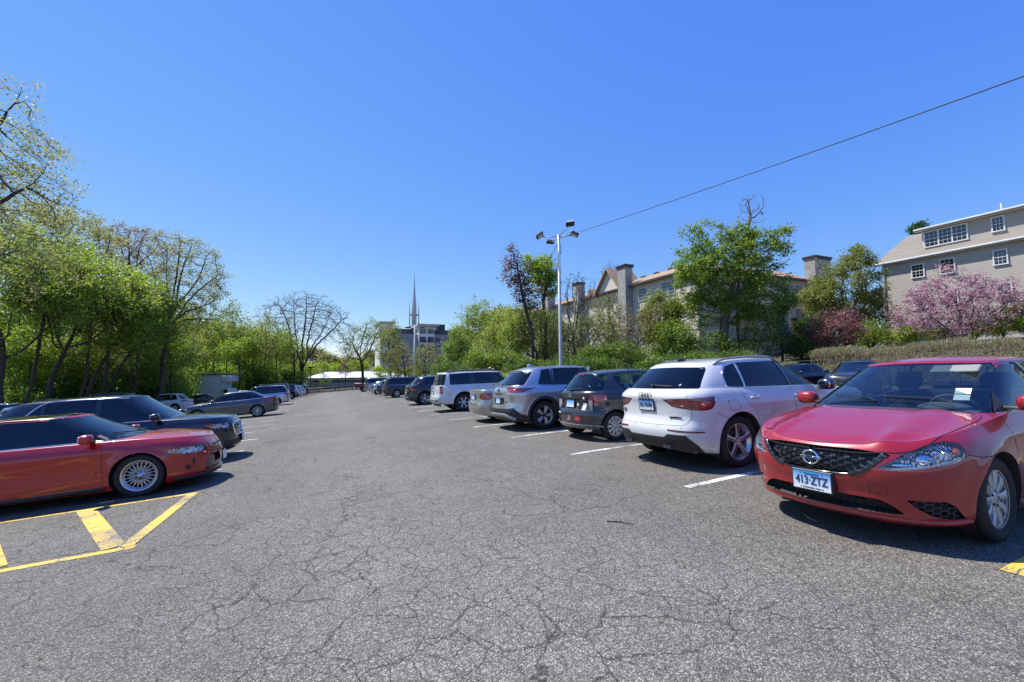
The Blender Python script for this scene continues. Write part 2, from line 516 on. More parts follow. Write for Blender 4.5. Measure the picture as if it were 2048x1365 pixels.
class Shell:
    """half body (y>=0): vertices with attributes x y z nx ny nz s t u ur; faces with a tag"""
    def __init__(s): s.V, s.F, s.T = [], [], []
    def add_loft(s, l, sv, tv, vv, tside, tcap, tcapt=1.0):
        V, nr, at, u, K, n = l.grid(sv, tv, vv)
        b = len(s.V); U = u[-1]
        for k in range(K):
            for i in range(n):
                s.V.append([*V[k, i], *nr[k, i], at[k][i][0], at[k][i][1], u[i], U-u[i]])
        for k in range(K-1):
            for i in range(n-1):
                q = (b+k*n+i, b+k*n+i+1, b+(k+1)*n+i+1, b+(k+1)*n+i)
                s.F.append(q); s.T.append(tside if at[k][0][1] < tcapt-1e-6 else tcap)
    def cut(s, src, poly, ax, new, pred=None):
        a, b = AX[ax]
        if isinstance(src, str): src = (src,)
        xs = [p[0] for p in poly]; ys = [p[1] for p in poly]
        x0, x1, y0, y1 = min(xs), max(xs), min(ys), max(ys)
        V = s.V; cand = []
        for i, f in enumerate(s.F):
            if s.T[i] not in src: continue
            fx = [V[k][a] for k in f]; fy = [V[k][b] for k in f]
            if max(fx) < x0 or min(fx) > x1 or max(fy) < y0 or min(fy) > y1: continue
            if pred:
                c = [sum(V[k][j] for k in f)/len(f) for j in range(10)]
                if not pred(c): continue
            cand.append(i)
        rest = set(cand)
        work = [(s.F[i], s.T[i]) for i in cand]
        n = len(poly)
        for e in range(n):
            p, q = poly[e], poly[(e+1) % n]
            dx, dy = q[0]-p[0], q[1]-p[1]; L_ = math.hypot(dx, dy)
            if L_ < 1e-9: continue
            dx /= L_; dy /= L_
            ex0, ex1 = min(p[0], q[0])-1e-6, max(p[0], q[0])+1e-6; ey0, ey1 = min(p[1], q[1])-1e-6, max(p[1], q[1])+1e-6
            cache = {}; out = []
            for f, t in work:
                fx = [V[k][a] for k in f]; fy = [V[k][b] for k in f]
                if max(fx) < ex0 or min(fx) > ex1 or max(fy) < ey0 or min(fy) > ey1: out.append((f, t)); continue
                d = [(fx[k]-p[0])*dy-(fy[k]-p[1])*dx for k in range(len(f))]
                if all(v > -1e-7 for v in d) or all(v < 1e-7 for v in d): out.append((f, t)); continue
                P, Q = [], []
                m = len(f)
                for k in range(m):
                    i, j = f[k], f[(k+1) % m]; di, dj = d[k], d[(k+1) % m]
                    if di >= -1e-7: P.append(i)
                    if di <= 1e-7: Q.append(i)
                    if (di > 1e-7 and dj < -1e-7) or (di < -1e-7 and dj > 1e-7):
                        key = (min(i, j), max(i, j))
                        if key not in cache:
                            w = di/(di-dj)
                            cache[key] = len(V); V.append([lerp(V[i][c], V[j][c], w) for c in range(10)])
                        P.append(cache[key]); Q.append(cache[key])
                if len(P) > 2: out.append((tuple(P), t))
                if len(Q) > 2: out.append((tuple(Q), t))
            work = out
        F2, T2 = [], []
        for i in range(len(s.F)):
            if i not in rest: F2.append(s.F[i]); T2.append(s.T[i])
        for f, t in work:
            cx = sum(V[k][a] for k in f)/len(f); cy = sum(V[k][b] for k in f)/len(f)
            F2.append(f); T2.append(new if pip(cx, cy, poly) else t)
        s.F, s.T = F2, T2
    def region(s, tags): return [f for f, t in zip(s.F, s.T) if t in tags]

def offs(s, faces, off):
    """faces -> verts, normals, faces (half), moved inward by off"""
    idx = {}; vs = []; ns = []; fs = []
    for f in faces:
        g = []
        for k in f:
            if k not in idx:
                idx[k] = len(vs); v = s.V[k]
                l = math.sqrt(v[3]**2+v[4]**2+v[5]**2) or 1
                nn = (v[3]/l, v[4]/l, v[5]/l); ns.append(nn)
                vs.append((v[0]-nn[0]*off, v[1]-nn[1]*off, v[2]-nn[2]*off))
            g.append(idx[k])
        fs.append(tuple(g))
    return vs, ns, fs

def mirror(vs, ns, fs):
    n = len(vs)
    return (vs+[(v[0], -v[1], v[2]) for v in vs], ns+[(v[0], -v[1], v[2]) for v in ns], fs+[tuple(i+n for i in f[::-1]) for f in fs])

def skirt(s, faces, o0, o1):
    ed = {}
    for f in faces:
        for k in range(len(f)):
            e = (f[k], f[(k+1) % len(f)])
            key = (min(e), max(e)); ed.setdefault(key, []).append(e)
    vs, fs = [], []; idx = {}
    for key, l in ed.items():
        if len(l) != 1: continue
        i, j = l[0]
        if abs(s.V[i][1]) < 1e-4 and abs(s.V[j][1]) < 1e-4: continue
        g = []
        for k in (i, j):
            if k not in idx:
                idx[k] = len(vs); v = s.V[k]; l_ = math.sqrt(v[3]**2+v[4]**2+v[5]**2) or 1
                for o in (o0, o1): vs.append((v[0]-v[3]/l_*o, v[1]-v[4]/l_*o, v[2]-v[5]/l_*o))
            g.append(idx[k])
        fs.append((g[0], g[1], g[1]+1, g[0]+1))
    return vs, fs

def wheel(parent, pos, rad, rim, width, style, side, steer=0., rimmat='alloy'):
    w = empty('wheel', parent, pos); w.rotation_euler = (0, 0, steer)
    sg = side
    h = width/2; T = MB(); rr = rim
    prof = [(rr-.012, -h*.78), (rr+.012, -h*.92), (rr+(rad-rr)*.35, -h*1.02), (rr+(rad-rr)*.62, -h), (rad-.022, -h*.93), (rad-.006, -h*.82), (rad, -h*.6), (rad, -h*.34), (rad-.007, -h*.33), (rad-.007, -h*.27), (rad, -h*.26), (rad+.001, -h*.03), (rad-.007, -h*.02)]
    prof = prof+[(r, -z) for r, z in prof[::-1]]
    T.lathe([(r, z) for r, z in prof], 48)
    T.build('tyre', MT['tyre_rubber'], w, True)
    m = MB(); mats = [MT[rimmat], MT['dark_alloy'], MT['brake_disc'], MT['rubber']]
    o = h*.80*sg                                    # outer face
    m.lathe([(rr-.012, o), (rr, o+.004*sg), (rr+.004, o-.006*sg), (rr-.004, o-.02*sg), (rr-.02, o-.03*sg), (rr-.035, -h*.6*sg)], 48, mi=0)
    m.lathe([(rr-.03, -h*.5*sg), (.02, -h*.5*sg)], 32, mi=1)
    m.lathe([(rr*.62, o-.075*sg), (.05, o-.075*sg)], 32, mi=2)
    hub = rr*.2
    def spoke(a, w0, w1, r0, r1, z0, z1, th=.02, mi=0, skew=0., mid=None):
        ca, sa = math.cos(a), math.sin(a)
        st = [(r0, w0, z0), ((r0+r1)/2, mid if mid else (w0+w1)/2, (z0+z1)/2+.006*sg), (r1, w1, z1)]
        vs = []
        for i, (r_, w_, z_) in enumerate(st):
            sk = skew*(i/2)
            for du, dz in ((-w_, -th*.5*sg), (-w_*.86, 0), (w_*.86, 0), (w_, -th*.5*sg), (w_, -th*1.6*sg), (-w_, -th*1.6*sg)):
                t_ = du+sk
                vs.append((r_*ca-t_*sa, z_+dz, r_*sa+t_*ca))
        fs = []
        for i in range(2):
            for k in range(6):
                fs.append((i*6+k, i*6+(k+1) % 6, (i+1)*6+(k+1) % 6, (i+1)*6+k))
        m.add(vs, fs, mi)
    tw = 2*math.pi
    zo, zi = o-.006*sg, o-.022*sg
    if style == 'steel':       # ten-spoke plastic wheel cover
        for k in range(10):
            a = tw*k/10
            spoke(a, .024, .046*rr/.21, hub*1.0, rr-.004, zi+.006*sg, zo, .012, mid=.030)
        m.lathe([(hub*1.45, zi), (hub*1.3, zi+.012*sg), (.03, zi+.014*sg), (0.001, zi+.016*sg)], 24, mi=0)
        m.lathe([(rr-.004, zo), (rr-.03, zo-.006*sg)], 48, mi=0)
        m.lathe([(rr-.03, o-.03*sg), (.03, o-.03*sg)], 32, mi=3)
        for k in range(5):
            a = tw*(k+.5)/5; m.ell((hub*1.25*math.cos(a), zi+.012*sg, hub*1.25*math.sin(a)), (.011, .006, .011), 8, 5, 3)
    elif style == 'multi':     # many thin crossed spokes, stepped lip
        for k in range(20):
            a = tw*k/20
            for sk in (-1, 1):
                spoke(a+sk*.0, .0045, .0055, hub*1.5, rr-.045, zi-.012*sg, zo-.03*sg, .01, skew=sk*.036)
        m.lathe([(rr-.05, zo-.035*sg), (rr-.036, zo-.03*sg), (rr-.034, zo-.012*sg), (rr-.01, zo)], 48, mi=0)
        m.lathe([(hub*1.6, zi-.016*sg), (hub*1.5, zi), (.032, zi+.002*sg), (.03, zi+.012*sg), (.001, zi+.014*sg)], 24, mi=0)
        for k in range(24):
            a = tw*k/24; m.ell(((rr-.042)*math.cos(a), zo-.026*sg, (rr-.042)*math.sin(a)), (.006, .005, .006), 6, 4, 1)
        for k in range(5):
            a = tw*k/5; m.ell((hub*1.2*math.cos(a), zi+.004*sg, hub*1.2*math.sin(a)), (.012, .008, .012), 8, 5, 3)
    elif style == 'five':      # five broad twin-edged spokes
        for k in range(5):
            a = tw*k/5+.3
            spoke(a, .036, .050, hub*.7, rr-.006, zi, zo, .022, mid=.030)
            spoke(a, .007, .014, hub*.9, rr-.01, zi+.003*sg, zo+.002*sg, .01, 1)
        m.lathe([(hub*1.25, zi-.01*sg), (hub*1.1, zi+.002*sg), (.036, zi+.002*sg), (.03, zi-.008*sg), (.001, zi-.008*sg)], 24, mi=0)
        for k in range(5):
            a = tw*(k+.5)/5+.3; m.ell((hub*.95*math.cos(a), zi+.001*sg, hub*.95*math.sin(a)), (.011, .007, .011), 8, 5, 3)
    elif style == 'ten':       # five pairs of thin machined spokes over black
        for k in range(5):
            a = tw*k/5
            for sk in (-.2, -.07, .07, .2):
                spoke(a+sk*.9, .006, .013, hub*.7, rr-.008, zi, zo, .016, 0)
            spoke(a, .03, .05, hub*.6, rr-.02, zi-.012*sg, zo-.012*sg, .02, 1)
        m.lathe([(hub*1.15, zi-.01*sg), (hub, zi+.002*sg), (.03, zi+.002*sg), (.001, zi+.002*sg)], 24, mi=1)
    elif style == 'six':
        for k in range(6):
            a = tw*k/6
            spoke(a, .024, .040, hub*.7, rr-.006, zi, zo, .022, mid=.022)
        m.lathe([(hub*1.4, zi-.006*sg), (hub*1.25, zi+.004*sg), (.035, zi+.006*sg), (.001, zi+.008*sg)], 24, mi=0)
    else:                      # plain multi-spoke
        for k in range(8):
            a = tw*k/8
            spoke(a, .016, .022, hub*.7, rr-.006, zi, zo, .018)
        m.lathe([(hub*1.2, zi-.006*sg), (hub, zi+.004*sg), (.001, zi+.006*sg)], 20, mi=0)
    m.build('rim', mats, w, True)
    return w

def text_geo(txt, size, depth=.002, bold=0.0, font=None):
    cu = bpy.data.curves.new('lettering', 'FONT'); cu.body = txt; cu.size = size; cu.align_x = 'CENTER'; cu.align_y = 'CENTER'
    cu.extrude = depth; cu.offset = bold; cu.resolution_u = 3
    ob = bpy.data.objects.new('lettering', cu); COL.objects.link(ob)
    dg = bpy.context.evaluated_depsgraph_get()
    me = bpy.data.meshes.new_from_object(ob.evaluated_get(dg))
    vs = [tuple(v.co) for v in me.vertices]; fs = [tuple(p.vertices) for p in me.polygons]
    bpy.data.objects.remove(ob); bpy.data.curves.remove(cu); bpy.data.meshes.remove(me)
    return vs, fs

class Car:
    def __init__(c, name, label, cat, paintm, WB, FO, RO, W, tyre, S, HC, BOT, FZ, RZ, fplan, rplan, wprof, wx, gh, axw=None, flare=.012, rim=.22, twidth=.21, wstyle='plain', rimmat='alloy', res=1.0, group=None, p=2.6, archR=None, gp=2.2, crease=None, spine=(.9, .9), capadd=None):
        c.root = empty(name); tag(c.root, label, cat, group)
        c.pm = paintm; c.WB, c.W = WB, W; c.tyre = tyre
        c.xf, c.xr = WB/2+FO, -(WB/2+RO)
        c.ax = (WB/2, -WB/2)
        S_, H_, B_ = pchip(S), pchip(HC), pchip(BOT)
        F_, R_ = pchip(FZ), pchip(RZ)     # (z, inset from the extreme)
        wp, wxf = pchip(wprof), pchip(wx)
        zf0, zf1 = B_(c.xf), S_(c.xf)+(H_(c.xf)-S_(c.xf)); zr0, zr1 = B_(c.xr), H_(c.xr)
        hw = W/2
        c.archR = archR or tyre+.055
        def fl(x, z):
            o = 0
            for a in c.ax:
                r = math.hypot(x-a, z-tyre); o = max(o, flare*math.exp(-((max(0, r-c.archR-.01))/.05)**2)*(1 if z > .2 else .4))
            if crease:
                o += crease(x, z)
            return o
        c.low = Loft(fplan, rplan, 6, lambda t: c.xf-F_(lerp(zf0, zf1, t)), lambda t: c.xr+R_(lerp(zr0, zr1, t)),
                     lambda x, z, t: hw*wxf(x)*wp(t), B_, S_, (lambda x: H_(x)-S_(x)), p, fl, spine=spine, capadd=capadd)
        sub = 6 if res >= 1 else 3
        sv = svals(c.low, sub, .10 if res >= 1 else .22)
        tv = [0, .04, .10, .18, .26, .34, .42, .5, .58, .66, .73, .79, .85, .90, .94, .97, .99, 1.0]
        vv = [.012, .035, .07, .12, .2, .3, .42, .56, .7, .85, 1.0]
        if res < 1: tv = tv[::2]+[1.0] if tv[::2][-1] != 1.0 else tv[::2]; vv = [.02, .07, .2, .42, .7, 1.]
        c.sh = Shell(); c.sh.add_loft(c.low, sv, tv, vv, 'L', 'LC')
        # greenhouse: gh = dict(A=(x_base,x_top), C=(x_base,x_top), w=(base,top), rail=[(x,z)..], crown, front, rear)
        g = gh; rail = pchip(g['rail']); gb = g.get('base', -.03)
        Af = pchip(g['A']) if not callable(g['A']) else g['A']; Cf = pchip(g['C'])
        gw = pchip(g['w']); gx = pchip(g.get('wx', [(-3, 1), (3, 1)]))
        c.rail = rail
        c.gr = Loft(g['front'], g['rear'], 5, Af, Cf, lambda x, z, t: gw(t)*gx(x), lambda x: S_(x)+gb, rail, lambda x: g['crown'], gp, None, spine=g.get('spine', (.5, .5)))
        sv2 = svals(c.gr, sub, .10 if res >= 1 else .22)
        tv2 = [0, .08, .17, .26, .36, .46, .56, .66, .75, .83, .89, .94, .975, 1.0]
        vv2 = [.02, .05, .1, .18, .3, .45, .62, .8, 1.]
        if res < 1: tv2 = [0, .15, .3, .45, .6, .75, .88, .95, 1.]; vv2 = [.04, .1, .25, .5, .75, 1.]
        c.sh.add_loft(c.gr, sv2, tv2, vv2, 'G', 'GC')
        c.S_, c.H_, c.B_ = S_, H_, B_
        # ray-casting surface (both sides)
        vs = [Vector(v[:3]) for v in c.sh.V]; n = len(vs)
        fs = [f for f in c.sh.F]
        c.bvh = BVHTree.FromPolygons(vs+[Vector((v[0], -v[1], v[2])) for v in vs], fs+[tuple(i+n for i in f[::-1]) for f in fs])
        c.tags = {}
        # cabin opening in the top of the lower body
        m = .05
        f0 = [c.gr.plan(a, .05) for a in sv2]
        poly = [(x, fy*(gw(.05)*gx(x)-m)) for x, fy in f0]
        cxm = (Af(.05)+Cf(.05))/2
        poly = [(cxm+(x-cxm)*.965, max(y, 0)) for x, y in poly]
        poly = [(poly[0][0], -.05)]+poly[1:-1]+[(poly[-1][0], -.05)]
        c.sh.cut('LC', poly, 'xy', 'void')
        # wheel arches
        for a in c.ax:
            c.sh.cut('L', circ(a, tyre, c.archR, n=36), 'xz', 'void', lambda q: q[1] > .5)
        c.wheels(rim, twidth, wstyle, rimmat, axw)
        c.extra = []
    def wheels(c, rim, tw, style, rimmat, axw):
        yw = c.W/2-.03-tw/2 if axw is None else axw
        st = getattr(c, 'steer', 0.)
        for a in c.ax:
            for sd in (1, -1):
                wheel(c.root, (a, sd*yw, c.tyre), c.tyre, rim, tw, style, sd, rimmat=rimmat)
        # liners
        m = MB()
        for a in c.ax:
            pts = []
            for k in range(25):
                an = R(-25+230*k/24); x, z = a+c.archR*math.cos(an), c.tyre+c.archR*math.sin(an)
                h = c.bvh.ray_cast(Vector((x, 3, z)), Vector((0, -1, 0)), 4)
                y = h[0].y-.002 if h[0] else c.W/2-.1
                if h[0] is None or y < .5: y = c.W/2-.08
                pts.append((x, y, z))
            for sd in (1, -1):
                vs = []
                for x, y, z in pts: vs += [(x, sd*y, z), (x, sd*(y-.02), z-.0), (x, sd*.42, z)]
                fs = []
                for k in range(24):
                    for j in (0, 1): fs.append((k*3+j, k*3+j+1, (k+1)*3+j+1, (k+1)*3+j))
                m.add(vs, fs)
                vs = [(a, sd*.42, c.tyre)]+[(x, sd*.42, z) for x, y, z in pts]
                m.add(vs, [(0, k+1, k+2) for k in range(24)])
        # floor pan
        m.box(((c.xf+c.xr)/2, 0, c.B_(0)+.06), (c.xf-c.xr-1.25, c.W-.42, .05))
        # undertray following the outline of the body
        o = [c.low.pt(a, 0.) for a in svals(c.low, 3, .3)]; o = [(x*.965, y*.95, z+.03) for x, y, z in o]
        o = [p for p in o if min(abs(p[0]-c.ax[0]), abs(p[0]-c.ax[1])) > c.archR+.02]
        for sg in (1, -1):
            q = [p for p in o if p[0]*sg > c.WB/2]
            if len(q) > 2:
                q = sorted(q, key=lambda p: p[1]); n_ = len(q); zz = q[0][2]
                m.add([(p[0], p[1], zz) for p in q]+[(p[0], -p[1], zz) for p in q]+[(sg*(c.WB/2+c.archR-.1), q[-1][1], zz), (sg*(c.WB/2+c.archR-.1), -q[-1][1], zz)], [(i, i+1, n_+i+1, n_+i) for i in range(n_-1)]+[(n_-1, 2*n_, 2*n_+1, 2*n_-1)])
        m.build('underbody', MT['interior'], c.root)
    # ---- surface lookups
    def surf(c, ax, a, b, side=1):
        if ax == 'xz': o, d = Vector((a, 3*side, b)), Vector((0, -side, 0))
        elif ax == 'fz': o, d = Vector((5, a, b)), Vector((-1, 0, 0))
        elif ax == 'bz': o, d = Vector((-5, a, b)), Vector((1, 0, 0))
        elif ax == 'xy': o, d = Vector((a, b, 3)), Vector((0, 0, -1))
        elif ax in ('uz', 'rz'):
            U = c.low.uvals; uu = abs(a) if ax == 'uz' else U[-1]-abs(a)
            i = 0
            while i < len(U)-2 and U[i+1] < uu: i += 1
            w = (uu-U[i])/(U[i+1]-U[i]); s_ = lerp(c.low.svals[i], c.low.svals[i+1], w)
            p = Vector(c.low.pt(s_, .55)); e = 1e-2
            p1, p2 = Vector(c.low.pt(max(0, s_-e), .55)), Vector(c.low.pt(min(c.low.S, s_+e), .55))
            tg = (p2-p1); nn = Vector((-tg.y, tg.x, 0)).normalized()
            if s_ <= e: nn = Vector((1, 0, 0))
            if s_ >= c.low.S-e: nn = Vector((-1, 0, 0))
            if nn.dot(p-Vector((clamp(p.x, c.xr+.8, c.xf-.8), 0, p.z))) < 0: nn = -nn
            if a < 0: p.y, nn.y = -p.y, -nn.y
            o = Vector((p.x, p.y, b))+nn*.6; d = -nn
        h = c.bvh.ray_cast(o, d, 8)
        if h[0] is None: return None, None
        n = h[1] if h[1].dot(d) < 0 else -h[1]
        return h[0], n
    def ribbon(c, pts, ax, w, h, M, mi=0, step=.04, closed=False, both=True, off=0., sides=None):
        P = list(pts)
        if closed: P.append(P[0])
        Q = [P[0]]
        for a, b in zip(P[:-1], P[1:]):
            n = max(1, int(math.dist(a, b)/step))
            Q += [(lerp(a[0], b[0], k/n), lerp(a[1], b[1], k/n)) for k in range(1, n+1)]
        for sd in (sides or ((1, -1) if both else (1,))):
            S = []
            for a, b in Q:
                if ax == 'xz': p, n = c.surf(ax, a, b, sd)
                else: p, n = c.surf(ax, a*(sd if ax != 'xy' else 1), b*(1 if ax != 'xy' else sd))
                if p is not None and not (ax == 'xz' and abs(n.y) < .42): S.append((p+n*off, n))
            if len(S) < 2: continue
            vs, fs = [], []
            for i, (p, n) in enumerate(S):
                t = (S[min(i+1, len(S)-1)][0]-S[max(i-1, 0)][0])
                if t.length < 1e-7: t = Vector((1, 0, 0))
                b_ = t.normalized().cross(n).normalized()*w/2
                vs += [p-b_-n*.001, p-b_*.8+n*h, p+b_*.8+n*h, p+b_-n*.001]
            for i in range(len(S)-1):
                if (S[i+1][0]-S[i][0]).length > .25: continue
                for k in range(3): fs.append((i*4+k, i*4+k+1, i*4+k+5, i*4+k+4))
            M.add(vs, fs, mi)
    def patch(c, poly, ax, off, M, mi=0, n=None, side=1):
        """flat polygon (convex, fan) laid on the surface"""
        cx = sum(p[0] for p in poly)/len(poly); cy = sum(p[1] for p in poly)/len(poly)
        vs = []
        for a, b in [(cx, cy)]+list(poly):
            p, n_ = c.surf(ax, a*(side if ax != 'xz' else 1), b, side) if ax == 'xz' else c.surf(ax, a*side, b)
            if p is None: return
            vs.append(p+n_*off)
        M.add(vs, [(0, i+1, (i+1) % len(poly)+1) for i in range(len(poly))], mi)
    # ---- parts out of the shell
    def part(c, name, tags, matl, off=0., split=False, sk=None, skm='rubber', label=None, parent=None, add=None):
        if isinstance(tags, str): tags = (tags,)
        F = c.sh.region(tags)
        if not F: return []
        vs, ns, fs = offs(c.sh, F, off)
        mats = [MT[matl] if isinstance(matl, str) else matl]; mi = [0]*len(fs)
        if sk:
            v2, f2 = skirt(c.sh, F, sk[0], sk[1]); n0 = len(vs)
            vs += v2; ns += [(0, 0, 1)]*len(v2); fs += [tuple(i+n0 for i in f) for f in f2]; mi += [1]*len(f2); mats.append(MT[skm])
        out = []
        def mk(vs, ns, fs, mi):
            n_sk = None
            me_n = ns if not sk else None
            o = mesh_obj(name, vs, fs, mats, parent or c.root, True, mi)
            if not sk: o.data.normals_split_custom_set_from_vertices(ns)
            else:
                nn = []
                for p in o.data.polygons:
                    for vi in p.vertices: nn.append(ns[vi] if p.material_index == 0 else tuple(p.normal))
                o.data.normals_split_custom_set(nn)
            if label: o['label'] = label
            out.append(o)
        if split:
            mk(vs, ns, fs, mi)
            mk([(v[0], -v[1], v[2]) for v in vs], [(v[0], -v[1], v[2]) for v in ns], [f[::-1] for f in fs], mi)
        else:
            a, b, f = mirror(vs, ns, fs); mk(a, b, f, mi+mi)
        return out
    def plate(c, pos, nrm, w, h, txt=None, size=.09, frame=True, style='ct', name='licence_plate', upv=(0, 0, 1), fw=.012, sub=None):
        M = MB(); n = Vector(nrm).normalized(); up = Vector(upv); rt = up.cross(n).normalized(); up = n.cross(rt)
        T = Matrix((( rt.x, up.x, n.x, pos[0]), (rt.y, up.y, n.y, pos[1]), (rt.z, up.z, n.z, pos[2]), (0, 0, 0, 1)))
        def put(vs, fs, mi, dz=0., dx=0., dy=0.):
            M.add([T @ Vector((v[0]+dx, v[1]+dy, v[2]+dz)) for v in vs], fs, mi)
        if frame:
            b = MB(); b.box((0, 0, -.004), (w+fw*2, h+fw*2, .016), bev=.004); put(b.v, b.f, 0)
        # plate in bands: deep blue at the top fading to white at the bottom (printed that way)
        nb = 8
        for i in range(nb):
            y0, y1 = h/2-h*i/nb, h/2-h*(i+1)/nb
            put([(-w/2, y0, .006), (w/2, y0, .006), (w/2, y1, .006), (-w/2, y1, .006)], [(0, 3, 2, 1)], 2+i if style == 'ct' else 2+nb-1)
        if txt:
            vs, fs = text_geo(txt, size, .0015, .0012*size/.09); xm = max(v[0] for v in vs); txs = min(.95, w*.43/xm); put([(v[0]*txs, v[1]*1.12, v[2]) for v in vs], fs, 1, .0085)
            if sub:
                vs, fs = text_geo(sub[0], .024, .001); put(vs, fs, 1, .008, 0, h/2-.02)
                vs, fs = text_geo(sub[1], .02, .001); put(vs, fs, 1, .008, 0, -h/2+.017)
            for sx in (-1, 1):
                for sy in (-1, 1):
                    b = MB(); b.ell((sx*w*.29, sy*(h/2-.016), .008), (.006, .006, .002), 8, 4); put(b.v, b.f, 0)
        mats = [MT['plate_frame'], MT['plate_dark']]
        for i in range(nb):
            k = i/(nb-1); k = k**.8
            mats.append(mat('plate_band_%d' % i, (lerp(.05, .74, k), lerp(.28, .77, k), lerp(.62, .8, k)), .35))
        return M.build(name, mats, c.root)
    def mirrors(c, x, z, y0, col=None, size=(.085, .11, .075), arm='black_plastic', lamp=False, twotone=False):
        for sd in (1, -1):
            M = MB()
            M.ell((x, sd*(y0+.16), z), size, 18, 12, 0, .72)
            M.box((x+.015, sd*(y0+.03), z-.045), (.07, .20, .035), 1, bev=.012)
            # mirror glass facing rearward
            M.ell((x-size[0]*.75, sd*(y0+.16), z), (.012, size[1]*.86, size[2]*.82), 12, 8, 2, .8)
            if twotone: M.ell((x, sd*(y0+.16), z-size[2]*.55), (size[0]*.9, size[1]*.95, size[2]*.5), 14, 8, 1, .8)
            if lamp: M.ell((x+size[0]*.8, sd*(y0+.18), z-.01), (.02, .07, .012), 10, 6, 3)
            M.build('side_mirror', [col or c.pm, MT[arm], MT['chrome'], MT['cover_silver']], c.root, True)
    def handle(c, x, z, L_=.2, col=None, sides=(1, -1), cup=True):
        for sd in sides:
            p, n = c.surf('xz', x, z, sd)
            if p is None: continue
            M = MB()
            M.ell((x, p.y+sd*.022, z), (L_/2, .012, .017), 14, 8, 0, .6)
            for q in (-1, 1): M.ell((x+q*L_*.38, p.y+sd*.01, z), (.018, .022, .013), 8, 6, 0)
            if cup: M.ell((x+.02, p.y-sd*.002, z-.004), (L_*.26, .006, .034), 14, 8, 1)
            M.build('door_handle', [col or c.pm, MT['black_plastic']], c.root, True)
    def interior(c, xs, zf=.45, yseat=.38, rear=None, wheel_side=1, dash=None, dashz=.92, seat='seat_cloth', hr=True, top=.28):
        M = MB(); D = MB()
        for x in xs:
            for sd in (1, -1):
                Mx = Matrix.Rotation(R(-14), 3, 'Y')
                M.box((x, sd*yseat, zf), (.52, .5, .16), bev=.06)
                M.box((x-.32, sd*yseat, zf+.32), (.15, .48, .62), M=Mx, bev=.06)
                if hr:
                    M.box((x-.42, sd*yseat, zf+.72), (.11, .27, .19), M=Mx, bev=.05)
                    for q in (-1, 1): D.tube([(x-.4, sd*yseat+q*.06, zf+.55), (x-.42, sd*yseat+q*.06, zf+.7)], .006, 6)
        if rear is not None:
            Mx = Matrix.Rotation(R(-20), 3, 'Y')
            M.box((rear, 0, zf), (.5, 1.24, .17), bev=.06)
            M.box((rear-.32, 0, zf+.3), (.15, 1.24, .6), M=Mx, bev=.06)
            for q in (-.4, 0, .4): M.box((rear-.44, q, zf+.64), (.1, .24, .14), M=Mx, bev=.04)
        M.build('seats', MT[seat], c.root)
        if dash is not None:
            x0 = dash
            prof = [(x0+.34, dashz-.05), (x0+.20, dashz-.01), (x0+.05, dashz+.01), (x0-.07, dashz-.07), (x0-.05, dashz-.4)]
            vs = []
            for q, k in ((-c.W*.37, .97), (-.2, 1), (.2, 1), (c.W*.37, .97)):
                vs += [(p[0], q, p[1]) for p in prof]
            fs = [(a*5+b, (a+1)*5+b, (a+1)*5+b+1, a*5+b+1) for a in range(3) for b in range(4)]
            D.add(vs, fs)
            D.ell((x0-.02, wheel_side*yseat, dashz+.02), (.16, .2, .05), 14, 8, 0)
            # steering wheel
            cc = Vector((x0-.22, wheel_side*yseat, dashz-.04)); rx = Matrix.Rotation(R(-65), 3, 'Y')
            ring = [cc+rx @ Vector((.185*math.cos(a), .185*math.sin(a), 0)) for a in [2*math.pi*k/24 for k in range(25)]]
            D.tube(ring, .014, 8, caps=False)
            D.ell(cc, (.03, .07, .06), 10, 6)
            D.tube([ring[0], cc, ring[12]], .012, 6); D.tube([cc, ring[18]], .012, 6); D.tube([cc, cc+Vector((.3, 0, -.1))], .03, 8)
        D.box(((c.xf+c.xr)/2, 0, .30), (c.WB-.15, c.W-.36, .04))
        for sd in (1, -1): D.box((-.1, sd*(c.W/2-.13), .58), (c.WB-.75, .03, .5))
        D.box((c.gr.XF(.1)-.12, 0, .55), (.03, c.W-.4, .55)); D.box((c.gr.XR(.1)+.08, 0, .55), (.03, c.W-.36, .6))
        D.build('cabin_trim', MT['dash_plastic'], c.root, True)
    def body(c, tags=('L', 'LC', 'G', 'GC'), sk=True, extra=(), liner='headliner'):
        o = c.part('body', tags, c.pm)
        F = [f for f, t in zip(c.sh.F, c.sh.T) if t in ('G', 'GC', 'roof')]
        vs, ns, fs = offs(c.sh, F, .022); ns = [(-a, -b, -d) for a, b, d in ns]; fs = [f[::-1] for f in fs]
        vs, ns, fs = mirror(vs, ns, fs)
        mesh_obj('headlining', vs, fs, MT[liner], c.root, True, None, ns)
        return o
    def place(c, x, y, yaw, axle='centre'):
        """x, y of the car centre; yaw 0 = nose towards +X"""
        ca, sa = math.cos(yaw), math.sin(yaw); hb = c.WB/2
        f = Vector((x+ca*hb, y+sa*hb, 0)); f.z = gz(f.x, f.y)
        r = Vector((x-ca*hb, y-sa*hb, 0)); r.z = gz(r.x, r.y)
        l = Vector((x-sa*.8, y+ca*.8, 0)); l.z = gz(l.x, l.y)
        q = Vector((x+sa*.8, y-ca*.8, 0)); q.z = gz(q.x, q.y)
        X = (f-r).normalized(); Y = (l-q).normalized(); Z = X.cross(Y).normalized(); Y = Z.cross(X)
        o = (f+r)/2
        c.root.matrix_world = Matrix(((X.x, Y.x, Z.x, o.x), (X.y, Y.y, Z.y, o.y), (X.z, Y.z, Z.z, o.z), (0, 0, 0, 1)))
        return c

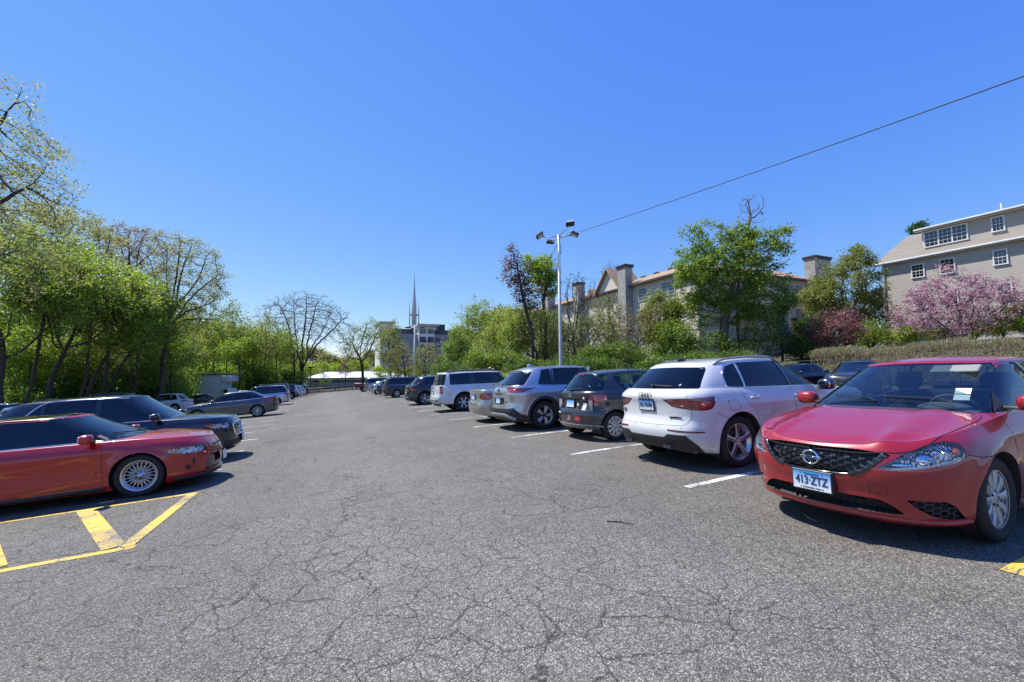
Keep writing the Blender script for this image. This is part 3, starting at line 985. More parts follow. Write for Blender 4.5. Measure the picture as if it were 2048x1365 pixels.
def smooth_line(pts, n=6):
    out = []
    for i in range(len(pts)-1):
        p0, p1, p2, p3 = pts[max(i-1, 0)], pts[i], pts[i+1], pts[min(i+2, len(pts)-1)]
        for k in range(n):
            t = k/n
            out.append(tuple(.5*((2*p1[j])+(-p0[j]+p2[j])*t+(2*p0[j]-5*p1[j]+4*p2[j]-p3[j])*t*t+(-p0[j]+3*p1[j]-3*p2[j]+p3[j])*t**3) for j in range(2)))
    out.append(tuple(pts[-1]))
    return out
# ---------------------------------------------------------------- red saloon in the right foreground
def glasshouse_cuts(c, dlo, ws=(3.2, .05, .97), rw=None, seams=True, tint='glass_tint', wst='glass_clear', wsr=.06):
    """windscreen in ring parameters, side windows as a list of x-z polygons"""
    s1, t0, t1 = ws
    c.sh.cut('G', [(-.5, t0), (s1-.1, t0), (s1, t0+.05), (s1-wsr, t1-.06), (s1-.25, t1), (-.5, t1)], 'st', 'windscreen')
    if rw:
        r1, t0, t1 = rw; S = c.gr.S
        c.sh.cut('G', [(S+.5, t0), (S-r1+.15, t0), (S-r1, t0+.08), (S-r1+.04, t1-.08), (S-r1+.25, t1), (S+.5, t1)], 'st', 'rear_glass')
    for i, p in enumerate(dlo): c.sh.cut('G', p, 'xz', 'side%d' % i, lambda q: q[4] > .3)
def glasshouse_parts(c, n, tint='glass_tint', wst='glass_clear', rear=None, first=None):
    c.part('windscreen', 'windscreen', wst, .004, sk=(0, .02), skm='gloss_black')
    c.part('rear_window', 'rear_glass', rear or tint, .004, sk=(0, .02), skm='gloss_black')
    for i in range(n):
        c.part('side_window', 'side%d' % i, (first if (first and i == 0) else tint), .006, split=True, sk=(-.001, .02), skm='gloss_black')

def honeycomb(c, poly, ax, M, cell=.045, w=.006, h=.012, off=-.02, mi=0, sx=1.6, both=True, sides=None):
    """flat-topped hexagonal cells drawn as bars"""
    xs = [p[0] for p in poly]; ys = [p[1] for p in poly]
    a = cell/2; H = cell*.5; seen = set()
    i = 0; x = min(xs)-cell*sx
    while x < max(xs)+cell*sx:
        y = min(ys)-2*H+(H if i % 2 else 0)
        while y < max(ys)+2*H:
            P = [(x-a*sx*.5, y+H), (x+a*sx*.5, y+H), (x+a*sx, y), (x+a*sx*.5, y-H)]
            for p, q in zip(P[:-1], P[1:]):
                m = ((p[0]+q[0])/2, (p[1]+q[1])/2)
                if pip(m[0], m[1], poly): c.ribbon([p, q], ax, w, h, M, mi, .3, both=both, off=off, sides=sides)
            y += 2*H
        x += a*sx*1.5; i += 1


def build_sentra(name, label, pm, detail=True, group=None, tint='glass_mid', x=0, y=0, yaw=0, wstyle='steel', rimmat='cover_silver', rim=.226, res=1.0):
    c = Car(name, label, 'car', pm, 2.70, .93, 1.00, 1.76, .326,
        S=[(2.28, .715), (2.1, .775), (1.85, .835), (1.5, .885), (1.1, .925), (.7, .95), (0, .955), (-.8, .975), (-1.5, 1.0), (-2.1, 1.02), (-2.35, 1.02)],
        HC=[(2.28, .725), (2.18, .765), (2.0, .815), (1.7, .88), (1.4, .945), (1.15, .985), (.7, 1.0), (-1.4, 1.04), (-1.9, 1.075), (-2.2, 1.07), (-2.35, 1.03)],
        BOT=[(2.28, .185), (2.0, .155), (1.6, .16), (0, .165), (-1.6, .19), (-2.0, .22), (-2.35, .26)],
        FZ=[(.19, .16), (.24, .06), (.30, .035), (.40, .03), (.48, .008), (.56, 0), (.62, .012), (.68, .04), (.715, .07), (.73, .10)],
        RZ=[(.22, .10), (.32, .02), (.45, 0), (.6, 0), (.68, .04), (.8, .06), (.95, .05), (1.0, .03), (1.03, .05)],
        fplan=[(0, 0), (.035, .34), (.105, .60), (.235, .80), (.40, .925), (.60, .985), (.80, 1.0)],
        rplan=[(0, 0), (.03, .4), (.09, .68), (.22, .88), (.42, .97), (.62, 1.0)],
        wprof=[(0, .915), (.06, .945), (.2, .965), (.42, .985), (.62, 1.0), (.75, .992), (.85, .965), (.93, .93), (1, .895)],
        wx=[(2.3, .97), (1.5, .985), (.6, .99), (-.8, 1.0), (-1.5, .985), (-2.35, .95)],
        gh=dict(A=[(0, 1.27), (.3, .99), (.6, .70), (.85, .45), (1, .29)], C=[(0, -1.92), (.3, -1.72), (.6, -1.50), (.85, -1.3), (1, -1.12)],
                w=[(0, .785), (.3, .735), (.6, .675), (.85, .61), (.95, .575), (1, .55)], wx=[(1, .97), (.3, 1), (-.8, 1), (-1.5, .93), (-1.9, .88)],
                rail=[(1.2, 1.30), (.65, 1.325), (.3, 1.365), (-.1, 1.405), (-.6, 1.41), (-1.0, 1.385), (-1.4, 1.33), (-2, 1.27)],
                crown=.05, front=[(0, 0), (.03, .40), (.09, .72), (.18, .89), (.31, .975), (.52, 1)], rear=[(0, 0), (.03, .45), (.09, .75), (.19, .91), (.32, .98), (.5, 1.)]),
        rim=rim, twidth=.205, wstyle=wstyle, rimmat=rimmat, res=res, group=group, archR=.372, flare=.020,
        capadd=lambda x, f: (.024*math.exp(-((f-.58)/.075)**2)-.012*math.exp(-((f-.80)/.09)**2))*sstep(.9, 1.2, x)*sstep(2.27, 2.0, x),
        crease=lambda x, z: -.012*math.exp(-((z-.50)/.09)**2)*sstep(1.0, .6, x)*sstep(-1.0, -.6, x)+.008*math.exp(-((z-.80)/.03)**2))
    S = c.S_
    # --- side glass
    def B(x): return S(x)+.012
    def Rl(x): return c.rail(x)-.035
    fr = [(1.04, B(.93)), (-.22, B(-.22)), (-.20, Rl(-.2)), (.05, Rl(.05)), (.36, Rl(.36)-.045), (.72, 1.19)]
    rr = [(-.29, B(-.29)), (-1.05, B(-1.05)+.005), (-1.16, 1.12), (-1.02, Rl(-1.02)-.01), (-.7, Rl(-.7)), (-.27, Rl(-.27))]
    q = [(-1.13, B(-1.13)+.01), (-1.20, 1.12), (-1.09, 1.33), (-1.3, 1.25), (-1.52, B(-1.5)+.05), (-1.48, B(-1.48)+.01)]
    glasshouse_cuts(c, [rnd(fr, .02), rnd(rr, .03), rnd(q, .02)], ws=(3.55, .10, .96), rw=(4.1, .14, .95))
    # --- bonnet, doors, bumper as panels of their own
    hl = [(.44, .600), (.58, .592), (.80, .63), (.98, .662), (1.05, .69), (1.075, .74), (1.05, .785), (1.0, .80), (.93, .812), (.80, .785), (.62, .71)]
    gr = [(-.02, .735), (.34, .735), (.52, .72), (.56, .705), (.46, .655), (.38, .60), (.27, .535), (.20, .512), (-.02, .508)]
    lo = [(-.02, .365), (.28, .365), (.44, .36), (.51, .33), (.60, .262), (.45, .252), (.2, .252), (-.02, .252)]
    fog = [(.60, .375), (.86, .37), (.93, .33), (1.0, .235), (.88, .235), (.76, .26), (.68, .31)]
    gridp = rnd(gr, [0, 0, .02, .02, 0, .02, .04, .05, 0])
    c.sh.cut('L', rnd(hl, .025, 2), 'uz', 'headlamp', lambda q: q[0] > 1)
    c.sh.cut(('L', 'LC'), gridp, 'uz', 'grille', lambda q: q[0] > 1)
    c.sh.cut('L', rnd(lo, .02, 2), 'uz', 'intake', lambda q: q[0] > 1)
    c.sh.cut('L', rnd(fog, .02, 2), 'uz', 'fog', lambda q: q[0] > 1)
    tl = [(.62, .80), (.9, .78), (1.1, .82), (1.24, .92), (1.05, .955), (.8, .93), (.62, .90)]
    c.sh.cut('L', rnd(tl, .03, 2), 'rz', 'tail', lambda q: q[0] < -1)
    for i, dp in enumerate([[(.98, .28), (.98, .75), (.93, 1.1), (-.26, 1.1), (-.26, .26), (.9, .26)],
               [(-.265, .26), (-.265, 1.1), (-1.16, 1.1), (-1.05, .80), (-.95, .62), (-.88, .3), (-.84, .26)]]):
        c.sh.cut('L', dp, 'xz', 'door%d' % i, lambda q: q[1] > .5)
    bon = [(1.16, -.05), (1.12, .45), (1.04, .70), (1.2, .735), (1.5, .735), (1.8, .71), (1.98, .66), (2.12, .52), (2.2, .3), (2.235, -.05)]
    c.sh.cut('LC', bon, 'xy', 'bonnet')
    c.body(('L', 'LC', 'G', 'GC'))
    for i in range(2): c.part('door', 'door%d' % i, pm, 0, split=True)
    c.part('bonnet', 'bonnet', pm, -.0015)
    glasshouse_parts(c, 3, tint=tint)
    # --- lamps
    c.part('headlamp', 'headlamp', 'lens_clear', .003, split=True, sk=(.003, .06), skm='silver_plastic')
    lamps = [o for o in c.root.children if o.name.startswith('headlamp')]
    H = MB()
    F = c.sh.region(('headlamp',)); vs, ns, fs = offs(c.sh, F, .055)
    for sd, lamp in ((1, lamps[0]), (-1, lamps[1])):
        M = MB(); M.add([(v[0], v[1]*sd, v[2]) for v in vs], [f if sd > 0 else f[::-1] for f in fs], 0)
        def dot(u, z, off, r, mi, sq=1.):
            p, n = c.surf('uz', u*sd, z)
            if p is not None:
                T = n.to_track_quat('X', 'Z').to_matrix(); M.ell(p-n*off, r, 14, 8, mi, sq, T)
        dot(.92, .735, .055, (.03, .085, .05), 0); dot(.76, .70, .05, (.03, .055, .045), 3); dot(.60, .64, .05, (.02, .06, .02), 3)
        dot(1.03, .745, .03, (.018, .035, .035), 2)
        for a in ([(.51, .622), (.62, .612), (.86, .652)], ):
            pass
        M.build('lamp_bowl', [MT['lamp_reflector'], MT['gloss_black'], MT['amber_lens'], MT['chrome']], lamp, True)
    for sd in (1, -1):
        T_ = MB()
        c.ribbon(smooth_line([(.455, .607), (.58, .603), (.78, .634), (.98, .672)], 4), 'uz', .022, .004, T_, 0, .03, off=-.02, sides=(sd,))
        c.ribbon(smooth_line([(.48, .622), (.60, .685), (.76, .752), (.93, .79)], 4), 'uz', .012, .004, T_, 0, .03, off=-.022, sides=(sd,))
        c.ribbon(smooth_line([(.74, .645), (.80, .68), (.77, .69)], 3), 'uz', .014, .004, T_, 0, .03, off=-.02, sides=(sd,))
        T_.build('lamp_trim', MT['silver_plastic'], c.root, True)
    c.part('tail_lamp', 'tail', 'red_lens', -.002, split=True, sk=(-.002, .02))
    # --- grille
    g = c.part('grille', 'grille', 'black_plastic', .05, sk=(0, .05), skm='gloss_black')[0]
    M = MB()
    honeycomb(c, [(-.01, .725), (.40, .725), (.34, .63), (.22, .55), (-.01, .54)], 'uz', M, .042, .005, .014, -.03)
    M.build('grille_mesh', MT['gloss_black'], g)
    for sd in (1, -1): M = MB(); honeycomb(c, [(.50, .715), (.56, .705), (.46, .655), (.41, .62), (.43, .67)], 'uz', M, .030, .004, .012, -.028, sides=(sd,)); M.build('grille_mesh', MT['gloss_black'], g)
    M = MB()
    c.ribbon(smooth_line([(.505, .712), (.44, .645), (.36, .575), (.27, .53)], 4), 'uz', .045, .016, M, 0, .03, off=-.012)
    c.ribbon([(.27, .53), (.20, .522), (0, .520)], 'uz', .026, .012, M, 0, .03, off=-.012)
    for k in range(5):
        a = k/4.5; c.ribbon([(lerp(.50, .31, a)-.02, lerp(.70, .56, a)+.006), (lerp(.50, .31, a)+.02, lerp(.70, .56, a)-.008)], 'uz', .010, .006, M, 1, .05, off=.004)
    M.build('grille_surround', [MT['gloss_black'], MT['grey_plastic']], g, True)
    i_ = c.part('lower_intake', 'intake', 'interior', .06, sk=(0, .06), skm='black_plastic')[0]
    M = MB(); honeycomb(c, rnd(lo, .02, 2), 'uz', M, .045, .005, .012, -.045); M.build('intake_mesh', MT['black_plastic'], i_)
    f_ = c.part('fog_grille', 'fog', 'interior', .045, split=True, sk=(0, .045), skm='black_plastic')
    for sd, fg in ((1, f_[0]), (-1, f_[1])): M = MB(); honeycomb(c, rnd(fog, .02, 2), 'uz', M, .045, .006, .012, -.02, sides=(sd,)); M.build('intake_mesh', MT['grey_plastic'], fg)
    # --- chin lip, seams, trims
    M = MB()
    c.ribbon(smooth_line([(0, .215), (.5, .212), (.75, .205), (.95, .203), (1.08, .215)], 4), 'uz', .045, .018, M, 0, .03)
    M.build('bumper_lip', pm, c.root, True)
    M = MB()
    sw = .007
    for dp in ([(.98, .27), (.98, .75), (.945, .93)], [(-.262, .25), (-.262, .96)], [(-1.16, .97), (-1.05, .80), (-.95, .62), (-.88, .3), (-.84, .25)], [(.98, .27), (-.84, .25)]):
        c.ribbon(smooth_line(dp, 5), 'xz', sw, .0012, M)
    c.ribbon(smooth_line([(1.0, .05), (1.0, .45), (1.04, .70)], 4)[:-1], 'xy', sw, .003, M, both=True)
    c.ribbon(smooth_line([(1.04, .70), (1.2, .735), (1.5, .735), (1.8, .71), (1.98, .66)], 5), 'xy', sw, .003, M)
    c.ribbon(smooth_line([(1.98, .66), (2.12, .52), (2.2, .3), (2.235, .02)], 5), 'xy', sw*1.4, .003, M)
    c.ribbon(smooth_line([(1.08, .71), (1.2, .685), (1.32, .68), (1.44, .69)], 4), 'uz', sw, .0012, M)
    c.ribbon([(.39, .475), (.39, .405), (.50, .405), (.50, .475)], 'uz', .004, .0012, M, closed=True, both=False)
    c.ribbon(smooth_line([(.30, .375), (.45, .44), (.62, .47), (.9, .465), (1.02, .44)], 4), 'uz', .003, .0005, M) if False else None
    M.build('panel_seam', MT['seam'], c.root)
    M = MB()
    c.ribbon([p for p in smooth_line([(1.06, B(.93)-.008), (.3, B(.3)-.008), (-.3, B(-.3)-.008), (-1.0, B(-1.)-.008), (-1.5, B(-1.5)-.004)], 4)], 'xz', .016, .006, M)
    c.ribbon(smooth_line([(1.06, B(.93)), (.73, 1.205), (.36, Rl(.36)-.025), (.05, Rl(.05)+.012), (-.2, Rl(-.2)+.012), (-.7, Rl(-.7)+.012), (-1.05, Rl(-1.05))], 4), 'xz', .010, .005, M, 1)
    M.build('window_trim', [MT['chrome'], MT['gloss_black']], c.root, True)
    for sd in (1, -1):
        M = MB(); c.ribbon([(-.245, B(-.25)), (-.245, Rl(-.24))], 'xz', .085, .002, M, sides=(sd,)); M.build('pillar_trim', MT['gloss_black'], c.root, True)
        M = MB(); c.ribbon([(-1.10, B(-1.1)), (-1.18, 1.12), (-1.05, Rl(-1.05))], 'xz', .03, .002, M, sides=(sd,)); M.build('pillar_trim', MT['gloss_black'], c.root, True)
    # sail triangle at the mirror
    for sd in (1, -1): M = MB(); c.patch([(.88, B(.88)), (.62, B(.62)), (.60, 1.12)], 'xz', .004, M, side=sd); M.build('mirror_base', MT['black_plastic'], c.root)
    c.mirrors(.66, 1.03, .76, col=pm)
    c.handle(-.12, .83, .20, pm); c.handle(-.98, .845, .20, pm)
    c.interior((-.05,), rear=-1.0, dash=.80, wheel_side=1, dashz=.955)
    # wipers and cowl
    M = MB()
    def wsp(t, s_, off=.012):
        p = Vector(c.gr.pt(s_, t)); return p+Vector((.5, 0, .6))*off*1.2
    for (sa, sb, yy) in ((.3, 3.0, 1), (-1, -1, 1)):
        pass
    ys = lambda a: c.gr.front
    def wpt(y, up, off=.014):
        h = c.bvh.ray_cast(Vector((4, y, up)), Vector((-1, 0, 0)), 8); return h[0]+Vector((.5, 0, .7))*off if h[0] else Vector((1, y, up))
    z0 = S(1.15)+.09
    for ya, yb in ((.50, -.04), (-.06, -.52)):
        pts = [wpt(lerp(ya, yb, k/5), z0+.015+(.03 if k else 0)+.02*(k/5)) for k in range(6)]
        M.tube(pts, .006, 6)
    M.build('wiper', MT['black_plastic'], c.root)
    M = MB(); c.ribbon([(1.24, 0), (1.21, .3), (1.16, .45)], 'xy', .04, .003, M); M.build('scuttle', MT['black_plastic'], c.root, True)
    # badge: ring, bar, name
    p, n = c.surf('uz', 0, .632)
    M = MB(); base = p+n*.012
    T = Matrix(((0, 0, 1), (1, 0, 0), (0, 1, 0)))
    ring = [base+Vector((0, .062*math.cos(a), .056*math.sin(a))) for a in [2*math.pi*k/32 for k in range(33)]]
    M.tube(ring, .0085, 8, caps=False)
    M.box(base+Vector((.004, 0, 0)), (.014, .165, .026), bev=.003)
    vs, fs = text_geo("NISSAN", .030, .0012, .001)
    M.add([(base.x+.0125+v[2], base.y+v[0], base.z+v[1]) for v in vs], fs, 1)
    M.build('badge', [MT['chrome'], MT['plate_dark']], c.root, True)
    # licence plate with black holder
    p, n = c.surf('uz', 0, .43)
    M = MB(); M.box((p.x+.012, 0, .435), (.03, .335, .165), bev=.006); M.build('plate_holder', MT['black_plastic'], c.root)
    c.plate((p.x+.034, 0, .435), (1, 0, .03), .305, .150, "413\u00b7ZTZ", .088, sub=("Connecticut", "Constitution State"))
    c.place(x, y, yaw)
    return c

red = paint('metallic_red_paint', (.33, .007, .013), .10, .34, .14)
sentra = build_sentra('red_saloon', 'red saloon facing the aisle with honeycomb grille and blue number plate 413 ZTZ', red, x=6.19, y=2.46, yaw=R(181.5), group='cars parked in marked bays')
c = sentra
# visor, mirror and parking sticker behind the windscreen
M = MB()
M.box((.36, .34, 1.33), (.13, .36, .016), bev=.008, M=Matrix.Rotation(R(28), 3, 'Y'))
M.build('sun_visor', mat('visor_cloth', (.24, .26, .24), .9), c.root)
M = MB(); M.box((.42, 0, 1.285), (.03, .22, .065), bev=.02); M.tube([(.36, 0, 1.38), (.42, 0, 1.31)], .01, 6); M.build('rear_view_mirror', MT['gloss_black'], c.root)
M = MB()
p, n = c.bvh.ray_cast(Vector((4, .50, 1.10)), Vector((-1, 0, 0)))[:2]
for dy, dz in ((0, 0.028), (0, -.028)):
    q = p-Vector((.012, 0, 0)); M.add([(q.x+.075*k2*1.0, q.y+a, q.z+b) for a, b, k2 in ((-.055, dz-.024, -dz*11), (.055, dz-.024, -dz*11), (.055, dz+.024, -dz*11-.62), (-.055, dz+.024, -dz*11-.62))], [(0, 1, 2, 3)])
M.build('parking_sticker', MT['white_sticker'], c.root)
# ---------------------------------------------------------------- shared finishing for the other vehicles
def sector_lamp(c, tagname, name, bowl='lamp_reflector', lens='lens_clear', depth=.04, amber=None, label=None):
    o = c.part(name, tagname, lens, .002, split=True, sk=(.002, depth), skm='gloss_black')
    F = c.sh.region((tagname,)); vs, ns, fs = offs(c.sh, F, depth)
    for sd, lamp in ((1, o[0]), (-1, o[1])):
        mesh_obj('lamp_bowl', [(v[0], v[1]*sd, v[2]) for v in vs], [f if sd > 0 else f[::-1] for f in fs], MT[bowl], lamp, True)
    return o
def seams(c, lines, w=.006, name='panel_seam', extra=()):
    M = MB()
    for ax, l in lines: c.ribbon(smooth_line(l, 5) if len(l) > 2 else l, ax, w, .0012, M)
    if M.v: M.build(name, MT['seam'], c.root)
def strip(c, name, ax, l, w, h, m, sm=5, both=True, off=0.):
    l = smooth_line(l, sm) if len(l) > 2 and sm else l; o = None
    for sides in (((1,), (-1,)) if both and not (ax in ('uz', 'rz') and abs(l[0][0]) < .03) else ((1, -1) if both else (1,),)):
        M = MB(); c.ribbon(l, ax, w, h, M, off=off, sides=sides)
        if M.v: o = M.build(name, MT[m] if isinstance(m, str) else m, c.root, True)
    return o
def arch_trim(c, w=.05, m='black_plastic', name='arch_moulding'):
    for a in c.ax:
        l = [(a+(c.archR+w/2-.004)*math.cos(R(t)), c.tyre+(c.archR+w/2-.004)*math.sin(R(t))) for t in range(-24, 206, 8)]
        l = [p for p in l if p[1] > c.B_(p[0])+.02]
        for sd in (1, -1):
            M = MB(); c.ribbon(l, 'xz', w, .008, M, 0, .1, sides=(sd,)); M.build(name, MT[m] if isinstance(m, str) else m, c.root, True)
def roof_rails(c, x0, x1, y, m='black_plastic', h=.045, w=.02):
    for sd in (1, -1):
        M = MB(); pts = []
        for k in range(13):
            x = lerp(x0, x1, k/12); p, n = c.surf('xy', x, y*sd)
            pts.append(Vector((x, y*sd, p.z+h*min(1, min(k, 12-k)/1.6))))
        M.tube(pts, w, 8); M.build('roof_rail', MT[m], c.root, True)
def bz(c, y, z, off=.0):
    p, n = c.surf('bz', y, z); return p
def back_text(c, txt, y, z, size, m='chrome', name='lettering', sx=1.):
    vs, fs = text_geo(txt, size, .003, .0015); p, n = c.surf('bz', y, z)
    if p is None: return
    up = Vector((0, 0, 1)); n = n.normalized(); rt = up.cross(n).normalized(); u2 = n.cross(rt)
    M = MB(); M.add([p+rt*v[0]*sx+u2*v[1]+n*(v[2]+.004) for v in vs], fs); return M.build(name, MT[m], c.root)
def back_frame(c, y, z):
    p, n = c.surf('bz', y, z); rt = Vector((0, 0, 1)).cross(n).normalized(); return p, n, rt, n.cross(rt)
def rear_wiper(c, y, z, L_=.34, ang=-6, m='black_plastic'):
    M = MB(); a = R(ang); pts = []
    for k in range(6):
        yy, zz = y-math.cos(a)*L_*k/5, z+math.sin(a)*L_*k/5
        p, n = c.surf('bz', yy, zz)
        if p is not None: pts.append(p+n*.022)
    M.tube(pts, .009, 6); M.ell(pts[0], (.03, .03, .022), 10, 6); M.build('rear_wiper', MT[m], c.root, True)
def light_interior(c, fx=.1, rx=-.85, dz=.98, hr=True, z=.55, ws=1): c.interior((fx,), zf=z, rear=rx, dash=fx+.70, dashz=dz, wheel_side=ws, hr=hr)
def fascia_lines(): pass
WP_SUV = [(0, .93), (.06, .955), (.2, .975), (.42, .985), (.62, 1.0), (.78, .995), (.88, .975), (.95, .945), (1, .915)]
FPL = [(0, 0), (.03, .36), (.09, .62), (.19, .81), (.34, .93), (.52, .985), (.72, 1.0)]
RPL = [(0, 0), (.02, .42), (.06, .70), (.15, .88), (.30, .97), (.50, 1.0)]

# ---- white crossover with red tail lamps
def build_q3(pm):
    c = Car('white_crossover', 'white crossover with four-ring badge and blue plate BU 76984, nose in beside the red saloon', 'car', pm, 2.68, .89, .94, 1.85, .365,
        S=[(2.23, .86), (2.05, .93), (1.7, .985), (1.2, 1.035), (.8, 1.065), (0, 1.085), (-.8, 1.10), (-1.5, 1.125), (-2.0, 1.14), (-2.28, 1.13)],
        HC=[(2.23, .87), (2.1, .95), (1.8, 1.01), (1.3, 1.06), (1.0, 1.08), (0, 1.11), (-1.6, 1.13), (-2.0, 1.15), (-2.28, 1.135)],
        BOT=[(2.23, .24), (1.9, .2), (1.5, .2), (0, .2), (-1.5, .22), (-1.9, .25), (-2.28, .30)],
        FZ=[(.22, .12), (.3, .04), (.5, .0), (.7, .01), (.82, .05), (.88, .1)],
        RZ=[(.28, .13), (.34, .05), (.42, .015), (.50, .0), (.60, .0), (.645, .03), (.68, .075), (.84, .07), (.96, .055), (1.025, .035), (1.06, .05), (1.10, .10), (1.14, .16)],
        fplan=FPL, rplan=[(0, 0), (.018, .38), (.055, .64), (.14, .84), (.30, .955), (.48, .99), (.66, 1.0)], wprof=WP_SUV, wx=[(2.2, .975), (1, .985), (-.8, .99), (-1.4, .995), (-2.28, .97)],
        gh=dict(A=[(0, 1.02), (.5, .62), (1, .20)], C=[(0, -2.14), (.3, -2.06), (.6, -1.93), (.85, -1.80), (1, -1.70)],
                w=[(0, .865), (.3, .815), (.6, .745), (.85, .672), (.95, .63), (1, .60)], wx=[(1, .98), (0, 1), (-1.0, .985), (-1.6, .94), (-2.1, .885)],
                rail=[(1, 1.42), (.4, 1.47), (0, 1.525), (-.5, 1.55), (-1.0, 1.54), (-1.5, 1.505), (-1.85, 1.47), (-2.2, 1.44)], crown=.045, base=-.04,
                front=[(0, 0), (.04, .40), (.12, .72), (.24, .90), (.38, .975), (.58, 1)], rear=[(0, 0), (.03, .45), (.085, .74), (.17, .90), (.30, .98), (.48, 1.)]),
        rim=.262, twidth=.24, wstyle='five', archR=.43, flare=.026, group='cars parked in marked bays',
        crease=lambda x, z: .016*math.exp(-((z-.90)/.045)**2)*sstep(-2.2, -1.5, x)-.018*math.exp(-((z-.58)/.10)**2)*sstep(1.0, .6, x)*sstep(-1.0, -.6, x)+.012*math.exp(-((z-.40)/.05)**2)*sstep(1.0, .6, x)*sstep(-1.0, -.6, x))
    S = c.S_
    def B(x): return S(x)+.02
    def Rl(x): return c.rail(x)-.03
    fr = [(.86, B(.8)), (-.06, B(-.06)), (-.10, Rl(-.1)), (.12, Rl(.12)), (.30, Rl(.3)-.045), (.55, 1.33)]
    rr = [(-.11, B(-.1)), (-1.06, B(-1.06)), (-1.02, Rl(-1.0)-.015), (-.15, Rl(-.15))]
    q = [(-1.10, B(-1.1)), (-1.42, B(-1.4)+.01), (-1.40, B(-1.4)+.17), (-1.28, Rl(-1.28)-.05), (-1.07, Rl(-1.07)-.02)]
    glasshouse_cuts(c, [rnd(fr, .02), rnd(rr, .02), rnd(q, [.01, .05, .05, .04, .01])], ws=(4.0, .08, .96), rw=(3.55, .10, .86))
    tail = [(.50, .90), (.56, .865), (.66, .82), (.90, .80), (1.05, .825), (1.12, .87), (1.15, .985), (.96, .985), (.70, .965), (.52, .965), (.40, .935)]
    tail = [(.335, .995), (.48, .895), (.60, .87), (.82, .845), (.97, .84), (1.05, .865), (1.12, .945), (1.15, 1.03), (.9, 1.015), (.6, 1.01)]
    c.sh.cut('L', rnd(tail, .015, 2), 'rz', 'tail', lambda q: q[0] < -1)
    low = [(-.02, .455), (.36, .455), (.44, .505), (.72, .50), (.80, .43), (.88, .36), (.93, .26), (-.02, .26)]
    c.sh.cut('L', low, 'rz', 'valance', lambda q: q[0] < -1)
    c.sh.cut('L', [(.44, .575), (.98, .555), (.99, .535), (.60, .535), (.44, .548)], 'rz', 'refl', lambda q: q[0] < -1)
    c.sh.cut('L', [(-.02, .625), (.60, .635), (.70, .66), (.76, .80), (.72, .99), (.70, 1.12), (-.02, 1.12)], 'rz', 'hatch', lambda q: q[0] < -1)
    hl = [(.62, .70), (.9, .70), (1.05, .74), (1.15, .82), (.95, .84), (.62, .80)]
    c.sh.cut('L', rnd(hl, .02, 2), 'uz', 'headlamp', lambda q: q[0] > 1)
    c.sh.cut('L', rnd([(-.02, .78), (.45, .78), (.5, .7), (.38, .42), (-.02, .42)], .02), 'uz', 'grille', lambda q: q[0] > 1)
    for i, dp in enumerate([[(.93, .30), (.93, 1.2), (-.085, 1.2), (-.085, .30)], [(-.09, .30), (-.09, 1.2), (-1.20, 1.2), (-1.17, .95), (-1.02, .80), (-.93, .6), (-.90, .30)]]):
        c.sh.cut('L', dp, 'xz', 'door%d' % i, lambda q: q[1] > .5)
    c.body()
    for i in range(2): c.part('door', 'door%d' % i, pm, 0, split=True)
    c.part('tailgate', 'hatch', pm, 0); c.part('bumper_insert', 'valance', 'black_plastic', -.004, sk=(-.004, .01), skm='black_plastic')
    c.part('reflector_strip', 'refl', 'dark_red_lens', .003, split=True); c.part('grille', 'grille', 'gloss_black', .02)
    sector_lamp(c, 'tail', 'tail_lamp', 'red_lens', 'lens_clear', .02); sector_lamp(c, 'headlamp', 'headlamp')
    glasshouse_parts(c, 3, tint='glass_dark', rear='glass_dark', first='glass_tint')
    # darker inner strip of the lamps
    strip(c, 'lamp_trim', 'rz', [(.42, .975), (.6, .965), (.9, .97), (1.1, .99)], .012, .004, 'dark_red_lens')
    strip(c, 'lamp_trim', 'rz', [(.5, .915), (.7, .90), (.95, .885), (1.05, .91)], .010, .004, 'dark_red_lens')
    seams(c, [('xz', [(.93, .28), (.93, .95), (.88, 1.05)]), ('xz', [(-.087, .27), (-.087, 1.07)]), ('xz', [(-1.21, 1.12), (-1.17, .95), (-1.02, .80), (-.93, .6), (-.90, .27)]),
              ('xz', [(.93, .29), (-.9, .29)]), ('rz', [(0, .625), (.58, .635), (.70, .67), (.765, .80), (.74, .95), (.70, 1.10)]), ('rz', [(1.12, .80), (1.25, .74), (1.42, .71)]),
              ('xz', rnd([(-1.56, .96), (-1.36, .96), (-1.33, .83), (-1.53, .81)], .05)+[(-1.56, .96)])])
    strip(c, 'window_trim', 'xz', [(.88, B(.8)-.004), (0, B(0)-.004), (-1.1, B(-1.1)-.004), (-1.4, B(-1.4)+.0), (-1.44, B(-1.4)+.06), (-1.40, B(-1.4)+.19), (-1.27, Rl(-1.27)-.03), (-1.0, Rl(-1.0)+.008), (-.5, Rl(-.5)+.016), (0, Rl(0)+.016), (.3, Rl(.3)-.02), (.6, 1.34)], .016, .006, 'chrome', 4)
    strip(c, 'pillar_trim', 'xz', [(-.08, B(-.08)), (-.12, Rl(-.1))], .06, .002, 'gloss_black', 0)
    strip(c, 'pillar_trim', 'xz', [(-1.08, B(-1.1)), (-1.045, Rl(-1.0))], .02, .004, 'chrome', 0)
    roof_rails(c, .05, -1.45, .60, 'silver_plastic', .04, .017)
    # spoiler lip and aerial
    M = MB()
    for k in range(9):
        pass
    pts = [(-1.655+.04*(abs(k-6)/6)**2, (k-6)/6*.60) for k in range(13)]
    vs = []
    for x, y in pts:
        p, n = c.surf('xy', x, y); z = p.z+.006
        vs += [(x+.14, y, z), (x-.03, y*.985, z-.012), (x-.025, y*.98, z-.03), (x+.05, y*.96, z-.05)]
